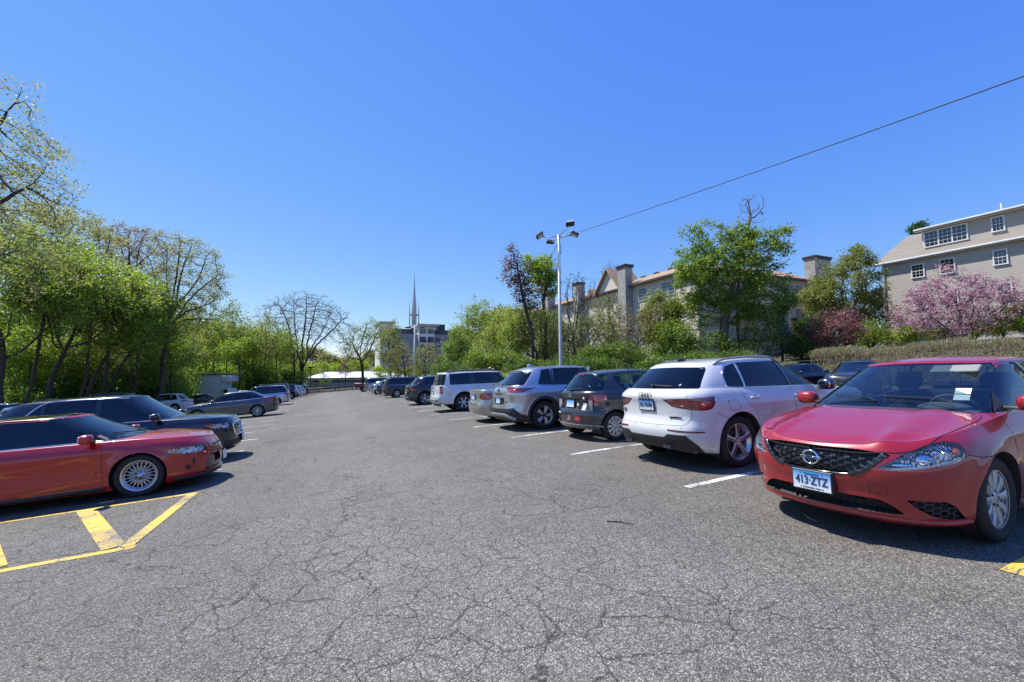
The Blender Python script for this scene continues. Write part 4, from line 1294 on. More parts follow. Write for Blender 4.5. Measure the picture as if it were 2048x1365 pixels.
    M.add(vs, [(i*4+k, i*4+(k+1) % 4, (i+1)*4+(k+1) % 4, (i+1)*4+k) for i in range(12) for k in range(4)]+[(3, 2, 1, 0), (48, 49, 50, 51)])
    M.build('spoiler', pm, c.root, True)
    M = MB(); p, n = c.surf('xy', -1.45, 0); M.ell((-1.45, 0, p.z+.02), (.09, .022, .035), 10, 6); M.build('aerial', MT['black_plastic'], c.root, True)
    rear_wiper(c, -.02, 1.185, .40, -2)
    p, n, rt, up = back_frame(c, 0, .905)
    c.plate(p+n*.012, n, .30, .15, 'BU\u00b776984', .085, style='ct', fw=.02)
    p, n, rt, up = back_frame(c, 0, 1.045)
    M = MB()
    for k in range(4):
        cc = p+rt*(k-1.5)*.062+n*.012
        M.tube([cc+rt*.042*math.cos(a)+up*.042*math.sin(a) for a in [2*math.pi*j/24 for j in range(25)]], .0055, 6, caps=False)
    M.build('badge', MT['gloss_black'], c.root, True)
    back_text(c, 'Q3', .60, .80, .075, 'gloss_black', sx=1.1); back_text(c, 'quattro', -.52, .745, .045, 'gloss_black', sx=1.5)
    for y in (.42, -.42): M = MB(); M.box((c.xr+.03, y, .33), (.04, .16, .05), bev=.01); M.build('exhaust_trim', MT['gloss_black'], c.root)
    for u in (.25, .62, -.25, -.62): M = MB(); p, n = c.surf('rz', u, .60); M.ell(p, (.004, .012, .012), 10, 6); M.build('parking_sensor', MT['silver_plastic'], c.root, True)
    c.mirrors(.62, 1.10, .82, col=MT['gloss_black'], size=(.10, .115, .085), twotone=True)
    c.handle(.0, .96, .21, pm); c.handle(-.98, .975, .21, pm)
    light_interior(c, .1, -.85, 1.02, z=.60)
    return c
white = paint('white_paint', (.66, .66, .65), 0., .3, .25)
q3 = build_q3(white); q3.place(6.85, 5.25, 0)

# ---- dark grey hatchback
def build_yaris(pm):
    c = Car('grey_hatchback', 'dark grey hatchback with stickers on its tailgate and silver wheel covers', 'car', pm, 2.51, .79, .66, 1.695, .302,
        S=[(2.05, .74), (1.85, .84), (1.4, .93), (1.0, .96), (.5, .975), (-.5, .995), (-1.2, 1.03), (-1.7, 1.05), (-1.92, 1.03)],
        HC=[(2.05, .75), (1.9, .86), (1.5, .96), (1.1, 1.0), (0, 1.0), (-1.3, 1.02), (-1.7, 1.045), (-1.92, 1.035)],
        BOT=[(2.05, .22), (1.7, .18), (0, .17), (-1.3, .2), (-1.92, .27)],
        FZ=[(.2, .1), (.3, .02), (.5, 0), (.7, .05), (.76, .1)],
        RZ=[(.25, .12), (.33, .04), (.45, .0), (.58, .0), (.64, .03), (.68, .085), (.80, .10), (.92, .095), (.98, .08), (1.04, .13)],
        fplan=FPL, rplan=[(0, 0), (.02, .38), (.07, .64), (.18, .84), (.34, .95), (.50, .99), (.66, 1.0)], wprof=WP_SUV, wx=[(2, .97), (1, .985), (0, .99), (-1.3, .995), (-1.92, .95)],
        gh=dict(A=[(0, 1.12), (.5, .68), (1, .25)], C=[(0, -1.82), (.3, -1.74), (.6, -1.62), (.85, -1.52), (1, -1.44)],
                w=[(0, .785), (.3, .74), (.6, .68), (.85, .61), (.95, .57), (1, .54)], wx=[(1, .98), (0, 1), (-1.0, .975), (-1.4, .93), (-1.8, .87)],
                rail=[(1, 1.34), (.4, 1.38), (0, 1.43), (-.5, 1.455), (-1.0, 1.44), (-1.4, 1.405), (-1.9, 1.36)], crown=.045, base=-.04,
                front=[(0, 0), (.04, .40), (.12, .72), (.24, .90), (.38, .975), (.58, 1)], rear=[(0, 0), (.03, .45), (.09, .74), (.18, .90), (.31, .98), (.48, 1.)]),
        rim=.208, twidth=.19, wstyle='steel', rimmat='cover_silver', archR=.352, flare=.022, group='cars parked in marked bays',
        crease=lambda x, z: .010*math.exp(-((z-.83)/.04)**2)-.014*math.exp(-((z-.5)/.10)**2)*sstep(.9, .5, x)*sstep(-.9, -.5, x))
    S = c.S_
    def B(x): return S(x)+.015
    def Rl(x): return c.rail(x)-.032
    fr = [(.95, B(.9)), (-.10, B(-.1)), (-.12, Rl(-.1)), (.12, Rl(.12)), (.35, Rl(.3)-.05), (.65, 1.22)]
    rr = [(-.18, B(-.1)), (-.92, B(-.9)+.005), (-1.13, Rl(-1.1)-.10), (-1.0, Rl(-1.0)-.01), (-.2, Rl(-.2))]
    glasshouse_cuts(c, [rnd(fr, .02), rnd(rr, .03)], ws=(4.0, .08, .96), rw=(4.1, .08, .92))
    tail = [(.50, .80), (.60, .735), (.72, .725), (.86, .80), (.99, .90), (1.03, .975), (.80, .975), (.62, .95), (.54, .90)]
    c.sh.cut('L', rnd(tail, .03, 2), 'rz', 'tail', lambda q: q[0] < -1)
    c.sh.cut('L', rnd([(-.02, .88), (.40, .89), (.42, .86), (.40, .68), (.36, .655), (-.02, .65)], .02), 'rz', 'recess', lambda q: q[0] < -1)
    for i, dp in enumerate([[(.85, .26), (.85, 1.2), (-.13, 1.2), (-.13, .26)], [(-.135, .26), (-.135, 1.2), (-1.10, 1.2), (-1.05, .85), (-.92, .6), (-.85, .26)]]):
        c.sh.cut('L', dp, 'xz', 'door%d' % i, lambda q: q[1] > .5)
    c.sh.cut('L', [(-.02, .63), (.48, .64), (.52, .75), (.56, .95), (.58, 1.1), (-.02, 1.1)], 'rz', 'hatch', lambda q: q[0] < -1)
    c.body()
    for i in range(2): c.part('door', 'door%d' % i, pm, 0, split=True)
    c.part('tailgate', 'hatch', pm, 0); c.part('plate_recess', 'recess', 'black_plastic', .012, sk=(0, .012), skm='black_plastic')
    sector_lamp(c, 'tail', 'tail_lamp', 'red_lens', 'lens_clear', .018)
    glasshouse_parts(c, 2, tint='glass_mid', rear='glass_mid')
    seams(c, [('xz', [(.85, .25), (.85, 1.0)]), ('xz', [(-.132, .25), (-.132, 1.0)]), ('xz', [(-1.12, 1.05), (-1.05, .85), (-.92, .6), (-.85, .25)]), ('xz', [(.85, .25), (-.85, .25)]),
              ('rz', [(0, .63), (.45, .64), (.51, .72)]), ('rz', [(.72, .72), (.95, .66), (1.15, .60)])])
    strip(c, 'pillar_trim', 'xz', [(-.14, B(-.1)), (-.16, Rl(-.1))], .07, .002, 'gloss_black', 0)
    strip(c, 'pillar_trim', 'xz', [(-.9, B(-.9)), (-.93, Rl(-.9))], .025, .003, 'gloss_black', 0)
    M = MB(); pts = [(-1.40+.04*(abs(k-5)/5)**2, (k-5)/5*.50) for k in range(11)]; vs = []
    for x, y in pts:
        p, n = c.surf('xy', x, y); z = p.z+.004; vs += [(x+.12, y, z), (x-.06, y, z-.03), (x-.055, y, z-.055), (x+.05, y, z-.05)]
    M.add(vs, [(i*4+k, i*4+(k+1) % 4, (i+1)*4+(k+1) % 4, (i+1)*4+k) for i in range(10) for k in range(4)]+[(3, 2, 1, 0), (40, 41, 42, 43)])
    M.build('spoiler', pm, c.root, True)
    p, n, rt, up = back_frame(c, 0, 1.375); M = MB(); M.box((c.gr.XR(.93)-.04, 0, 1.385), (.03, .26, .028), bev=.006); M.build('brake_light', MT['red_lens'], c.root)
    rear_wiper(c, -.0, 1.06, .34, 4)
    p, n, rt, up = back_frame(c, 0, .77); c.plate(p+n*.02, n, .29, .145, None, .07)
    p, n, rt, up = back_frame(c, 0, .955); M = MB()
    for a_, b_ in ((.055, .036), (.022, .036), (.036, .014)):
        M.tube([p+n*.008+rt*a_*math.cos(t)+up*(b_*math.sin(t)+(0 if b_ > .02 else .02)) for t in [2*math.pi*j/20 for j in range(21)]], .005, 6, caps=False)
    M.build('badge', MT['chrome'], c.root, True)
    back_text(c, 'YARIS', -.46, .855, .055, 'chrome', sx=1.2)
    for (u, z, w, h, m, nm) in ((.02, .47, .11, .085, 'white_sticker', 'sticker'), (.33, .47, .14, .085, 'pink_sticker', 'sticker'), (-.02+.49, .70, .09, .10, 'white_sticker', 'sticker'), (.475, .775, .09, .03, 'white_sticker', 'sticker'), (-.41, .57, .14, .028, 'white_sticker', 'sticker'), (.26, .76, .05, .06, 'white_sticker', 'sticker'), (.44, .90, .045, .05, 'white_sticker', 'sticker'), (-.53, .78, .06, .06, 'white_sticker', 'sticker')):
        mat('pink_sticker', (.6, .06, .07), .5)
        y = -u; M = MB(); vs = []
        for a_, b_ in ((-1, -1), (1, -1), (1, 1), (-1, 1)):
            q, n_ = c.surf('bz', y+a_*w/2, z+b_*h/2)
            if q is None: break
            vs.append(q+n_*.004)
        if len(vs) == 4: M.add(vs, [(0, 1, 2, 3)]); M.build(nm, MT[m], c.root)
    M = MB(); q, n_ = c.surf('bz', -.02, .47)
    for k in range(5):
        y0 = -.02+.05; z = .47-.03+.015*k
        vs = []
        for a_, b_ in ((0, -.003), (1, -.003), (1, .004), (0, .004)):
            q, n_ = c.surf('bz', -.075+.11*a_, z+b_); vs.append(q+n_*.006)
        M.add(vs, [(0, 1, 2, 3)])
    vs = []
    for a_, b_ in ((-.03-.045+.11, .475), (-.075+.06, .475), (-.075+.06, .51), (-.075+.11, .51)):
        q, n_ = c.surf('bz', a_, b_); vs.append(q+n_*.0075)
    M.add(vs, [(0, 1, 2, 3)], 1); M.build('flag_print', [MT['red_lens'], MT['plate_dark']], c.root)
    strip(c, 'bumper_strip', 'rz', [(0, .335), (.4, .335), (.7, .33), (.9, .30)], .03, .01, 'silver_plastic')
    c.mirrors(.66, 1.06, .76, col=pm); c.handle(-.02, .87, .19, pm); c.handle(-.98, .92, .17, pm)
    light_interior(c, .15, -.75, .98, z=.52)
    return c
dkgrey = paint('graphite_paint', (.045, .046, .052), .6, .32, .5)
yaris = build_yaris(dkgrey); yaris.place(6.90, 8.20, 0)
# ---------------------------------------------------------------- the remaining vehicles, from one table of proportions
TOWARD, AWAY = 0.0, math.pi      # nose towards +X / towards -X
BAYS = 'cars parked in marked bays'
def generic(name, label, cat, pm, WB=2.7, FO=.93, RO=1., W=1.84, H=1.66, ty=.355, nose=.80, cowl=(1.0, 1.08), belt=(1.02, 1.08), deck=None, A=(1.05, .3), Cx=(-2.1, -1.75), rail_drop=(.10, .02, .09), wtop=.60, wbase=.86, side=None, tail=None, hl=None, style='plain', rim=.22, rimmat='alloy', tw=.22, tint='glass_dark', clad=None, rails=None, flare=.02, RZ=None, rw=(3.7, .12, .88), plate=None, hatch=True, res=1., grille=None, group=BAYS, mir=None, handles=True, bot=.22, spoiler=.05, int_=True, tailmat='red_lens', wsr=4.0, fplan=None, rplan=None, FZ=None, crown=.045, taperR=.92, arch=None, wpr=None, archR=None, ptint=None, ws=None, nosplit=False, RB=.28, chrome_low=False, mirc=None):
    xf, xr = WB/2+FO, -(WB/2+RO); b0, b1 = belt; zd = deck if deck else b1+.01
    sed = deck is not None and Cx[0] > xr+.35
    S = [(xf-.05, nose-.01), (xf-.25, lerp(nose, b0, .45)), (xf-.6, lerp(nose, b0, .78)), (A[0]-.1, b0), (0, lerp(b0, b1, .45)), (Cx[0]+.4, b1), (xr+.3, zd-.02 if sed else b1+.01), (xr, zd-.04)]
    HC = [(xf-.05, nose), (xf-.18, lerp(nose, cowl[1], .42)), (xf-.5, lerp(nose, cowl[1], .75)), (cowl[0]+.1, cowl[1]), (cowl[0]-.4, cowl[1]+.01), (Cx[0]+.5, max(b1, zd)+.015), (xr+.25, zd+.01), (xr, zd-.03)]
    RZ = RZ or [(bot+.06, .12), (bot+.14, .03), (.45, 0), (.58, .0), (.66, .05), (.8, .06), (.95, .045), (1.02, .06), (1.1, .12)]
    rb, rm, rr = rail_drop
    zr = H-crown
    c = Car(name, label, cat, pm, WB, FO, RO, W, ty, S=S, HC=HC, BOT=[(xf, bot+.02), (xf-.4, bot-.02), (0, bot-.01), (xr+.4, bot), (xr, RB)],
        FZ=FZ or [(bot, .12), (bot+.1, .03), (bot+.25, 0), (nose-.15, .01), (nose-.03, .06), (nose, .10)], RZ=RZ,
        fplan=fplan or FPL, rplan=rplan or [(0, 0), (.018, .38), (.055, .64), (.14, .84), (.30, .955), (.48, .99), (.66, 1.0)], wprof=wpr or WP_SUV, wx=[(xf, .97), (1, .985), (-.8, .99), (-1.4, .995), (xr, .965)],
        gh=dict(A=[(0, A[0]+.1), (.5, lerp(A[0], A[1], .47)), (1, A[1])], C=[(0, Cx[0]-.03), (.3, lerp(Cx[0], Cx[1], .22)), (.6, lerp(Cx[0], Cx[1], .52)), (.85, lerp(Cx[0], Cx[1], .8)), (1, Cx[1])],
                w=[(0, wbase), (.3, lerp(wbase, wtop, .2)), (.6, lerp(wbase, wtop, .46)), (.85, lerp(wbase, wtop, .75)), (.95, lerp(wbase, wtop, .9)), (1, wtop)], wx=[(1, .98), (0, 1), (-1.0, .99), (Cx[1], .96), (Cx[0], taperR)],
                rail=[(A[0], zr-rb-.03), (A[1]+.15, zr-rb), (A[1]-.3, zr-rm), (lerp(A[1], Cx[1], .5), zr), (lerp(A[1], Cx[1], .8), zr-rm), (Cx[1], zr-rr), (Cx[0], zr-rr-.05)], crown=crown, base=-.04,
                front=[(0, 0), (.035, .40), (.11, .72), (.22, .90), (.36, .975), (.56, 1)], rear=[(0, 0), (.03, .45), (.085, .74), (.17, .90), (.30, .98), (.48, 1.)]),
        rim=rim, twidth=tw, wstyle=style, rimmat=rimmat, archR=archR or ty+.06, flare=flare, group=group, res=res,
        crease=lambda x, z: .012*math.exp(-((z-(b0-.13))/.045)**2)-.016*math.exp(-((z-.55)/.10)**2)*sstep(.95, .6, x)*sstep(-.95, -.6, x))
    c.B = lambda x: c.S_(x)+.018
    c.Rl = lambda x: c.rail(x)-.032
    B, Rl = c.B, c.Rl
    polys = side(B, Rl) if side else []
    c.polys = polys
    glasshouse_cuts(c, [rnd(p, .025) for p in polys], ws=(wsr, .08, .96) if ws is None else ws, rw=rw)
    if tail: c.sh.cut('L', rnd(tail, .02, 2), 'rz', 'tail', lambda q: q[0] < -.8)
    if hl: c.sh.cut('L', rnd(hl, .02, 2), 'uz', 'headlamp', lambda q: q[0] > .8)
    if grille: c.sh.cut(('L', 'LC'), rnd(grille, .02, 2), 'uz', 'grille', lambda q: q[0] > 1)
    if clad:
        for ax, pl in clad: c.sh.cut('L', pl, ax, 'clad')
    dd = []
    if not nosplit:
        xd = [p for p in polys]
        f0 = WB/2-.45; m = (polys[0][1][0]+(polys[1][0][0] if len(polys) > 1 else polys[0][1][0]))/2
        c.sh.cut('L', [(f0, bot+.09), (f0, 1.4), (m+.003, 1.4), (m+.003, bot+.09)], 'xz', 'door0', lambda q: q[1] > .5)
        dd.append(('xz', [(f0, bot+.08), (f0, b0-.02)])); dd.append(('xz', [(m, bot+.08), (m, lerp(b0, b1, .4)+.0)]))
        if len(polys) > 1:
            e = polys[1][1][0]-.03
            xa = -WB/2+c.archR+.06
            pl = [(m-.003, bot+.09), (m-.003, 1.4), (e, 1.4), (e, b1-.1), (lerp(e, xa, .6), ty+c.archR*.9), (max(xa, e+.08), ty+.1), (max(xa, e+.08), bot+.09)]
            c.sh.cut('L', pl, 'xz', 'door1', lambda q: q[1] > .5)
            dd.append(('xz', [(e, b1), (e, b1-.1), (lerp(e, xa, .6), ty+c.archR*.9), (max(xa, e+.08), ty+.1), (max(xa, e+.08), bot+.08)]))
        dd.append(('xz', [(f0, bot+.09), (-WB/2+c.archR+.05, bot+.09)]))
    if hatch: c.sh.cut('L', [(-.02, .62), (.55, .64), (.66, .75), (.66, 1.3), (-.02, 1.3)], 'rz', 'hatch', lambda q: q[0] < -1); dd += [('rz', [(0, .62), (.52, .64), (.64, .74), (.66, .9), (.66, b1)])]
    c.body()
    for i in range(2): c.part('door', 'door%d' % i, pm, 0, split=True)
    c.part('tailgate', 'hatch', pm, 0)
    c.part('cladding', 'clad', 'black_plastic', -.006, sk=(-.006, .01), skm='black_plastic')
    if tail: sector_lamp(c, 'tail', 'tail_lamp', tailmat, 'lens_clear', .018)
    if hl: sector_lamp(c, 'headlamp', 'headlamp')
    if grille: c.part('grille', 'grille', 'gloss_black', .03, sk=(0, .03), skm='gloss_black')
    glasshouse_parts(c, len(polys), tint=tint, rear=tint, first=ptint)
    if res >= 1: seams(c, dd, .007)
    for p, q in zip(polys[:-1], polys[1:]):
        xb = (p[1][0]+q[0][0])/2; xt = (p[2][0]+q[-1][0])/2
        strip(c, 'pillar_trim', 'xz', [(xb, B(xb)), (xt, Rl(xt)-.01)], abs(p[1][0]-q[0][0])+.012, .002, 'gloss_black', 0)
    if rails: roof_rails(c, rails[0], rails[1], rails[2], rails[3] if len(rails) > 3 else 'black_plastic')
    if mir is not False:
        mx, mz = mir or (A[0]-.38, b0+.10)
        c.mirrors(mx, mz, W/2-.10, col=mirc or pm)
    if handles:
        for p in polys[:2]: c.handle(p[1][0]+.16, b0-.11, .2, pm)
    if int_: c.interior((A[1]-.2,), zf=.45+(H-1.45)*.6, rear=-.9, dash=A[1]+.5, dashz=b0-.02)
    if spoiler:
        M = MB(); n_ = 10; wy = wtop*.96; vs = []
        for k in range(n_+1):
            t = (k-n_/2)/(n_/2); y = t*wy; x = Cx[1]-.02+.06*t*t
            p, n = c.surf('xy', x+.05, y)
            if p is None: p = Vector((x, y, H-.1))
            z = p.z+.005; vs += [(x+.16, y, z+.004), (x-spoiler, y, z-.022), (x-spoiler+.008, y, z-.045), (x+.08, y, z-.06)]
        M.add(vs, [(i*4+k, i*4+(k+1) % 4, (i+1)*4+(k+1) % 4, (i+1)*4+k) for i in range(n_) for k in range(4)]+[(3, 2, 1, 0), (n_*4, n_*4+1, n_*4+2, n_*4+3)])
        M.build('spoiler', pm, c.root, True)
    if plate:
        pz, ptxt = plate
        p, n, rt, up = back_frame(c, 0, pz); c.plate(p+n*.014, n, .30, .15, ptxt, .075)
    return c
def sideA(fx, m, r, q=None, top=.3, gap=.08):
    """front and rear door glass plus quarter light; fx front tip, m centre pillar, r rear pillar"""
    def f(B, Rl):
        out = [[(fx, B(fx)), (m+gap/2, B(m)), (m+gap/2-.02, Rl(m)), (top-.12, Rl(top-.12)), (top+.06, Rl(top+.06)-.03), ((fx+top)/2+.02, (B(fx)+Rl(top))/2)],
               [(m-gap/2, B(m)), (r[0], B(r[0])), (r[1], Rl(r[1])-.01), (m-gap/2-.02, Rl(m))]]
        if q: out.append([(q[0], B(q[0])), (q[1], B(q[1])+.02), (q[2], Rl(q[2])-.03), (q[0]+q[3], Rl(q[0])-.01)])
        return out
    return f

silver = paint('silver_paint', (.50, .51, .53), .75, .28, .3)
beige_silver = paint('warm_silver_paint', (.44, .43, .40), .7, .34, .5)
black = paint('black_paint', (.010, .011, .014), .1, .3, .3)
navy = paint('dark_navy_paint', (.008, .012, .030), .3, .3, .25)
brightred = paint('bright_red_paint', (.38, .005, .007), .04, .32, .12)
gun = paint('gunmetal_paint', (.085, .090, .105), .75, .3, .35)
maroon = paint('maroon_paint', (.10, .012, .018), .3, .3, .4)

# silver crossover with black cladding (right row, fourth)
c = generic('silver_crossover', 'silver crossover with black wheel arches between the beige saloon and the grey hatchback', 'car', silver,
    W=1.84, H=1.69, FO=.95, RO=1.0, ty=.368, nose=.88, cowl=(1.05, 1.12), belt=(1.09, 1.16), A=(1.05, .35), Cx=(-2.17, -1.72), rail_drop=(.11, .02, .10), wtop=.62,
    side=sideA(.85, -.05, (-1.0, -.95), (-1.05, -1.48, -1.30, .0)), tail=[(.43, 1.10), (.55, 1.01), (.72, .99), (.98, .99), (1.12, 1.03), (1.36, 1.10), (.85, 1.105), (.6, 1.135), (.47, 1.135)],
    style='ten', rim=.245, tw=.235, clad=[('rz', [(-.02, .56), (.60, .58), (.78, .60), (1.0, .44), (1.14, .40), (1.3, .40), (1.3, .2), (-.02, .2)])], rails=None, plate=None, tint='glass_dark', ptint='glass_tint', archR=.44)
arch_trim(c, .075); c.place(6.78, 10.98, 0)
strip(c, 'skid_plate', 'rz', [(0, .40), (.42, .40), (.60, .36), (.78, .30)], .10, .02, 'silver_plastic', 3)
p, n, rt, up = back_frame(c, 0, .78); M = MB(); M.box(p+n*-.004, (.03, .62, .17), bev=.05); M.build('plate_recess', MT['grey_plastic'], c.root, True); c.plate(p+n*.02, n, .29, .145, None, .07)
back_text(c, 'ROGUE', 0, .945, .06, 'dark_alloy', sx=1.9); back_text(c, 'AWD', -.48, .74, .04, 'dark_alloy')
p, n, rt, up = back_frame(c, 0, 1.05); M = MB(); M.tube([p+n*.01+rt*.05*math.cos(t)+up*.045*math.sin(t) for t in [2*math.pi*j/20 for j in range(21)]], .007, 6, caps=False); M.box(p+n*.01, (.012, .14, .018)); M.build('badge', MT['dark_alloy'], c.root, True)
rear_wiper(c, 0, 1.17, .34, 8); M = MB(); q_, n = c.surf('xy', -1.3, 0); M.ell((-1.3, 0, q_.z+.03), (.09, .02, .045), 10, 6); M.build('aerial', silver, c.root, True)
strip(c, 'window_trim', 'xz', [(.9, c.B(.9)-.01), (0, c.B(0)-.012), (-1, c.B(-1)-.01), (-1.5, c.B(-1.5)+.0)], .014, .005, 'gloss_black', 4)

# beige silver saloon (fifth)
SED_RZ = [(.28, .10), (.36, .03), (.48, 0), (.60, 0), (.66, .04), (.72, .07), (.9, .07), (1.0, .06), (1.06, .09)]
c = generic('beige_saloon', 'beige silver saloon with round red tail lamps tucked beside the silver crossover', 'car', beige_silver,
    WB=2.6, FO=.93, RO=1.0, W=1.70, H=1.475, ty=.315, nose=.72, cowl=(.95, .98), belt=(.93, .98), deck=1.04, A=(1.0, .22), Cx=(-1.72, -.95), rail_drop=(.09, .02, .08), wtop=.54, wbase=.78, RZ=SED_RZ, spoiler=0,
    side=sideA(.85, -.25, (-1.0, -.92)), tail=[(.46, .80), (.56, .72), (.75, .70), (.93, .76), (.99, .86), (.93, .94), (.7, .945), (.52, .91)], style='plain', rim=.20, tw=.19, rw=(4.0, .1, .95), tint='glass_tint', bot=.2, hatch=False)
c.place(6.80, 13.35, 0)
p, n, rt, up = back_frame(c, 0, .80); c.plate(p+n*.014, n, .30, .15, None, .075)
seams(c, [('rz', [(.02, .63), (.44, .64), (.47, .78), (.5, .93)]), ('rz', [(0, .655), (.6, .655), (.9, .66)])])
# white boxy suv (seventh)
c = generic('white_boxy_suv', 'tall white boxy utility vehicle with black roof rack and six-spoke wheels', 'car', white,
    WB=2.85, FO=.90, RO=1.20, W=1.85, H=1.73, ty=.385, nose=1.0, cowl=(1.15, 1.16), belt=(1.13, 1.14), A=(1.1, .55), Cx=(-2.50, -2.32), rail_drop=(.07, .01, .03), wtop=.70, wbase=.875, taperR=.96,
    RZ=[(.40, .10), (.46, .02), (.55, 0), (.68, .0), (.72, .04), (.9, .06), (1.1, .07), (1.2, .08)], FZ=None, bot=.34, RB=.40, flare=.05,
    side=lambda B, Rl: [[(.95, B(0)), (.14, B(0)), (.10, Rl(.1)), (.5, Rl(.5)-.02)], [(.02, B(0)), (-.92, B(0)), (-.98, Rl(-1.)), (.0, Rl(0))], [(-1.12, B(-1)), (-2.02, B(-1)), (-2.0, Rl(-1.9)-.02), (-1.12, Rl(-1.))]],
    tail=[(.74, .78), (.90, .78), (.90, 1.12), (.74, 1.12)], style='six', rim=.24, tw=.25, plate=(.83, None), archR=.475, spoiler=.0, handles=True, rw=(3.6, .06, .90))
arch_trim(c, .06, white); roof_rails(c, .3, -2.05, .62, 'black_plastic', .06, .028); c.place(7.12, 18.85, 0)
M = MB()
for k in range(5): M.box((-.1-.42*k, 0, 1.80), (.05, 1.22, .03), bev=.01)
M.build('roof_rack', MT['black_plastic'], c.root)
p, n, rt, up = back_frame(c, 0, 1.05); M = MB(); M.tube([p+n*.01+rt*.05*math.cos(t)+up*.05*math.sin(t) for t in [2*math.pi*j/20 for j in range(21)]], .008, 6, caps=False); M.build('badge', MT['dark_alloy'], c.root, True)
M = MB(); M.box((c.xr+.02, 0, .50), (.14, 1.5, .06), bev=.02); M.build('rear_step', MT['grey_plastic'], c.root); M = MB(); M.box((c.xr-.05, .0, .40), (.12, .07, .07), bev=.01); M.build('tow_hitch', MT['black_plastic'], c.root)

# black crossover with tall red lamps (ninth)
c = generic('black_crossover', 'black compact crossover with tall angular red tail lamps and two-tone wheels', 'car', black,
    FO=.88, RO=.95, W=1.86, H=1.65, ty=.36, nose=.88, cowl=(1.0, 1.08), belt=(1.06, 1.14), A=(1.0, .25), Cx=(-2.02, -1.60), rail_drop=(.10, .02, .08), wtop=.62,
    side=sideA(.85, -.15, (-1.02, -.98), (-1.08, -1.3, -1.25, .0)), tail=[(.58, .90), (.62, .80), (.86, .80), (1.16, .86), (.88, .92), (.78, 1.0), (.74, 1.20), (.68, 1.20)],
    style='five', rim=.245, tw=.24, plate=(.76, None), clad=[('rz', [(-.02, .40), (.9, .40), (1.1, .38), (1.1, .2), (-.02, .2)])], archR=.43)
arch_trim(c, .05); c.place(6.8, 25.4, 0)
# upper lamp blades on the glass pillars
for sd in (1, -1):
    M = MB(); pts = [Vector(c.gr.pt(c.gr.S-3.7, t)) for t in (.05, .25, .45, .65)]
    M.tube([Vector((p.x-.012, p.y*sd*1.0, p.z)) for p in pts], [.035, .028, .022, .012], 6); M.build('upper_lamp', MT['red_lens'], c.root, True)
# dark blue minivan (twelfth)
c = generic('navy_minivan', 'long dark navy minivan with chrome side strip and square red tail lamps', 'van', navy,
    WB=3.08, FO=.98, RO=1.08, W=1.99, H=1.73, ty=.345, nose=.90, cowl=(1.35, 1.12), belt=(1.05, 1.08), A=(1.45, .55), Cx=(-2.55, -2.25), rail_drop=(.09, .01, .04), wtop=.72, wbase=.93, taperR=.95,
    side=lambda B, Rl: [[(1.2, B(1)), (.25, B(.2)), (.2, Rl(.2)), (.6, Rl(.6)-.03)], [(.17, B(.1)), (-1.0, B(-1)), (-1.0, Rl(-1)), (.12, Rl(.1))], [(-1.08, B(-1)), (-2.2, B(-2)), (-2.1, Rl(-2)-.03), (-1.08, Rl(-1.))]],
    tail=[(.74, .78), (.98, .80), (1.0, 1.06), (.78, 1.10)], style='six', rim=.225, tw=.22, plate=(.80, None), spoiler=.05, rw=(3.5, .08, .9), rails=(.3, -2.1, .70, 'black_plastic'))
strip(c, 'window_trim', 'xz', [(1.2, c.B(1)-.02), (0, c.B(0)-.02), (-2.3, c.B(-2)-.02)], .022, .006, 'chrome', 4); c.place(7.45, 38.2, 0)
# dark crossover, silver hatchback, pale suv, maroon pickup, further on
c = generic('dark_crossover', 'black crossover parked between the navy minivan and the silver hatchback', 'car', black, W=1.84, H=1.62, side=sideA(.85, -.1, (-1.0, -.95), (-1.05, -1.45, -1.3, 0)), tail=[(.6, .92), (.75, .86), (1.1, .9), (1.1, 1.0), (.7, 1.05)], style='six', rim=.23, res=.5, plate=(.76, None))
c.place(7.35, 44.0, 0)
c = generic('silver_hatchback', 'small rounded silver car beyond the black crossover, low roof', 'car', silver, WB=2.5, FO=.85, RO=.75, W=1.74, H=1.48, ty=.31, nose=.74, cowl=(.95, 1.0), belt=(.95, 1.0), A=(1.0, .25), Cx=(-1.9, -1.35), wtop=.55, wbase=.79, side=sideA(.85, -.2, (-1.0, -1.0)), tail=[(.6, .8), (.8, .76), (.98, .84), (.98, .95), (.66, .95)], style='plain', res=.5, archR=.38)
c.place(6.95, 49.5, 0)
c = generic('pale_full_size_suv', 'long pale silver full-size utility vehicle with small red tail lamp, beside the maroon pickup', 'car', beige_silver, WB=3.0, FO=.95, RO=1.15, W=2.0, H=1.92, ty=.40, nose=1.05, cowl=(1.3, 1.25), belt=(1.2, 1.22), A=(1.3, .7), Cx=(-2.6, -2.35), rail_drop=(.07, .01, .03), wtop=.74, wbase=.94, taperR=.96, bot=.36, RB=.42,
    side=lambda B, Rl: [[(1.1, B(1)), (.25, B(.2)), (.22, Rl(.2)), (.65, Rl(.6)-.03)], [(.15, B(.1)), (-.9, B(-1)), (-.92, Rl(-1)), (.12, Rl(.1))], [(-1.1, B(-1)), (-2.3, B(-2)), (-2.2, Rl(-2)-.02), (-1.1, Rl(-1.))]],
    tail=[(.84, .85), (.98, .85), (.98, 1.12), (.84, 1.12)], style='plain', rim=.22, res=.5, spoiler=0, archR=.5, rw=(3.5, .08, .9), plate=(.9, None))
c.place(7.75, 58.0, 0)
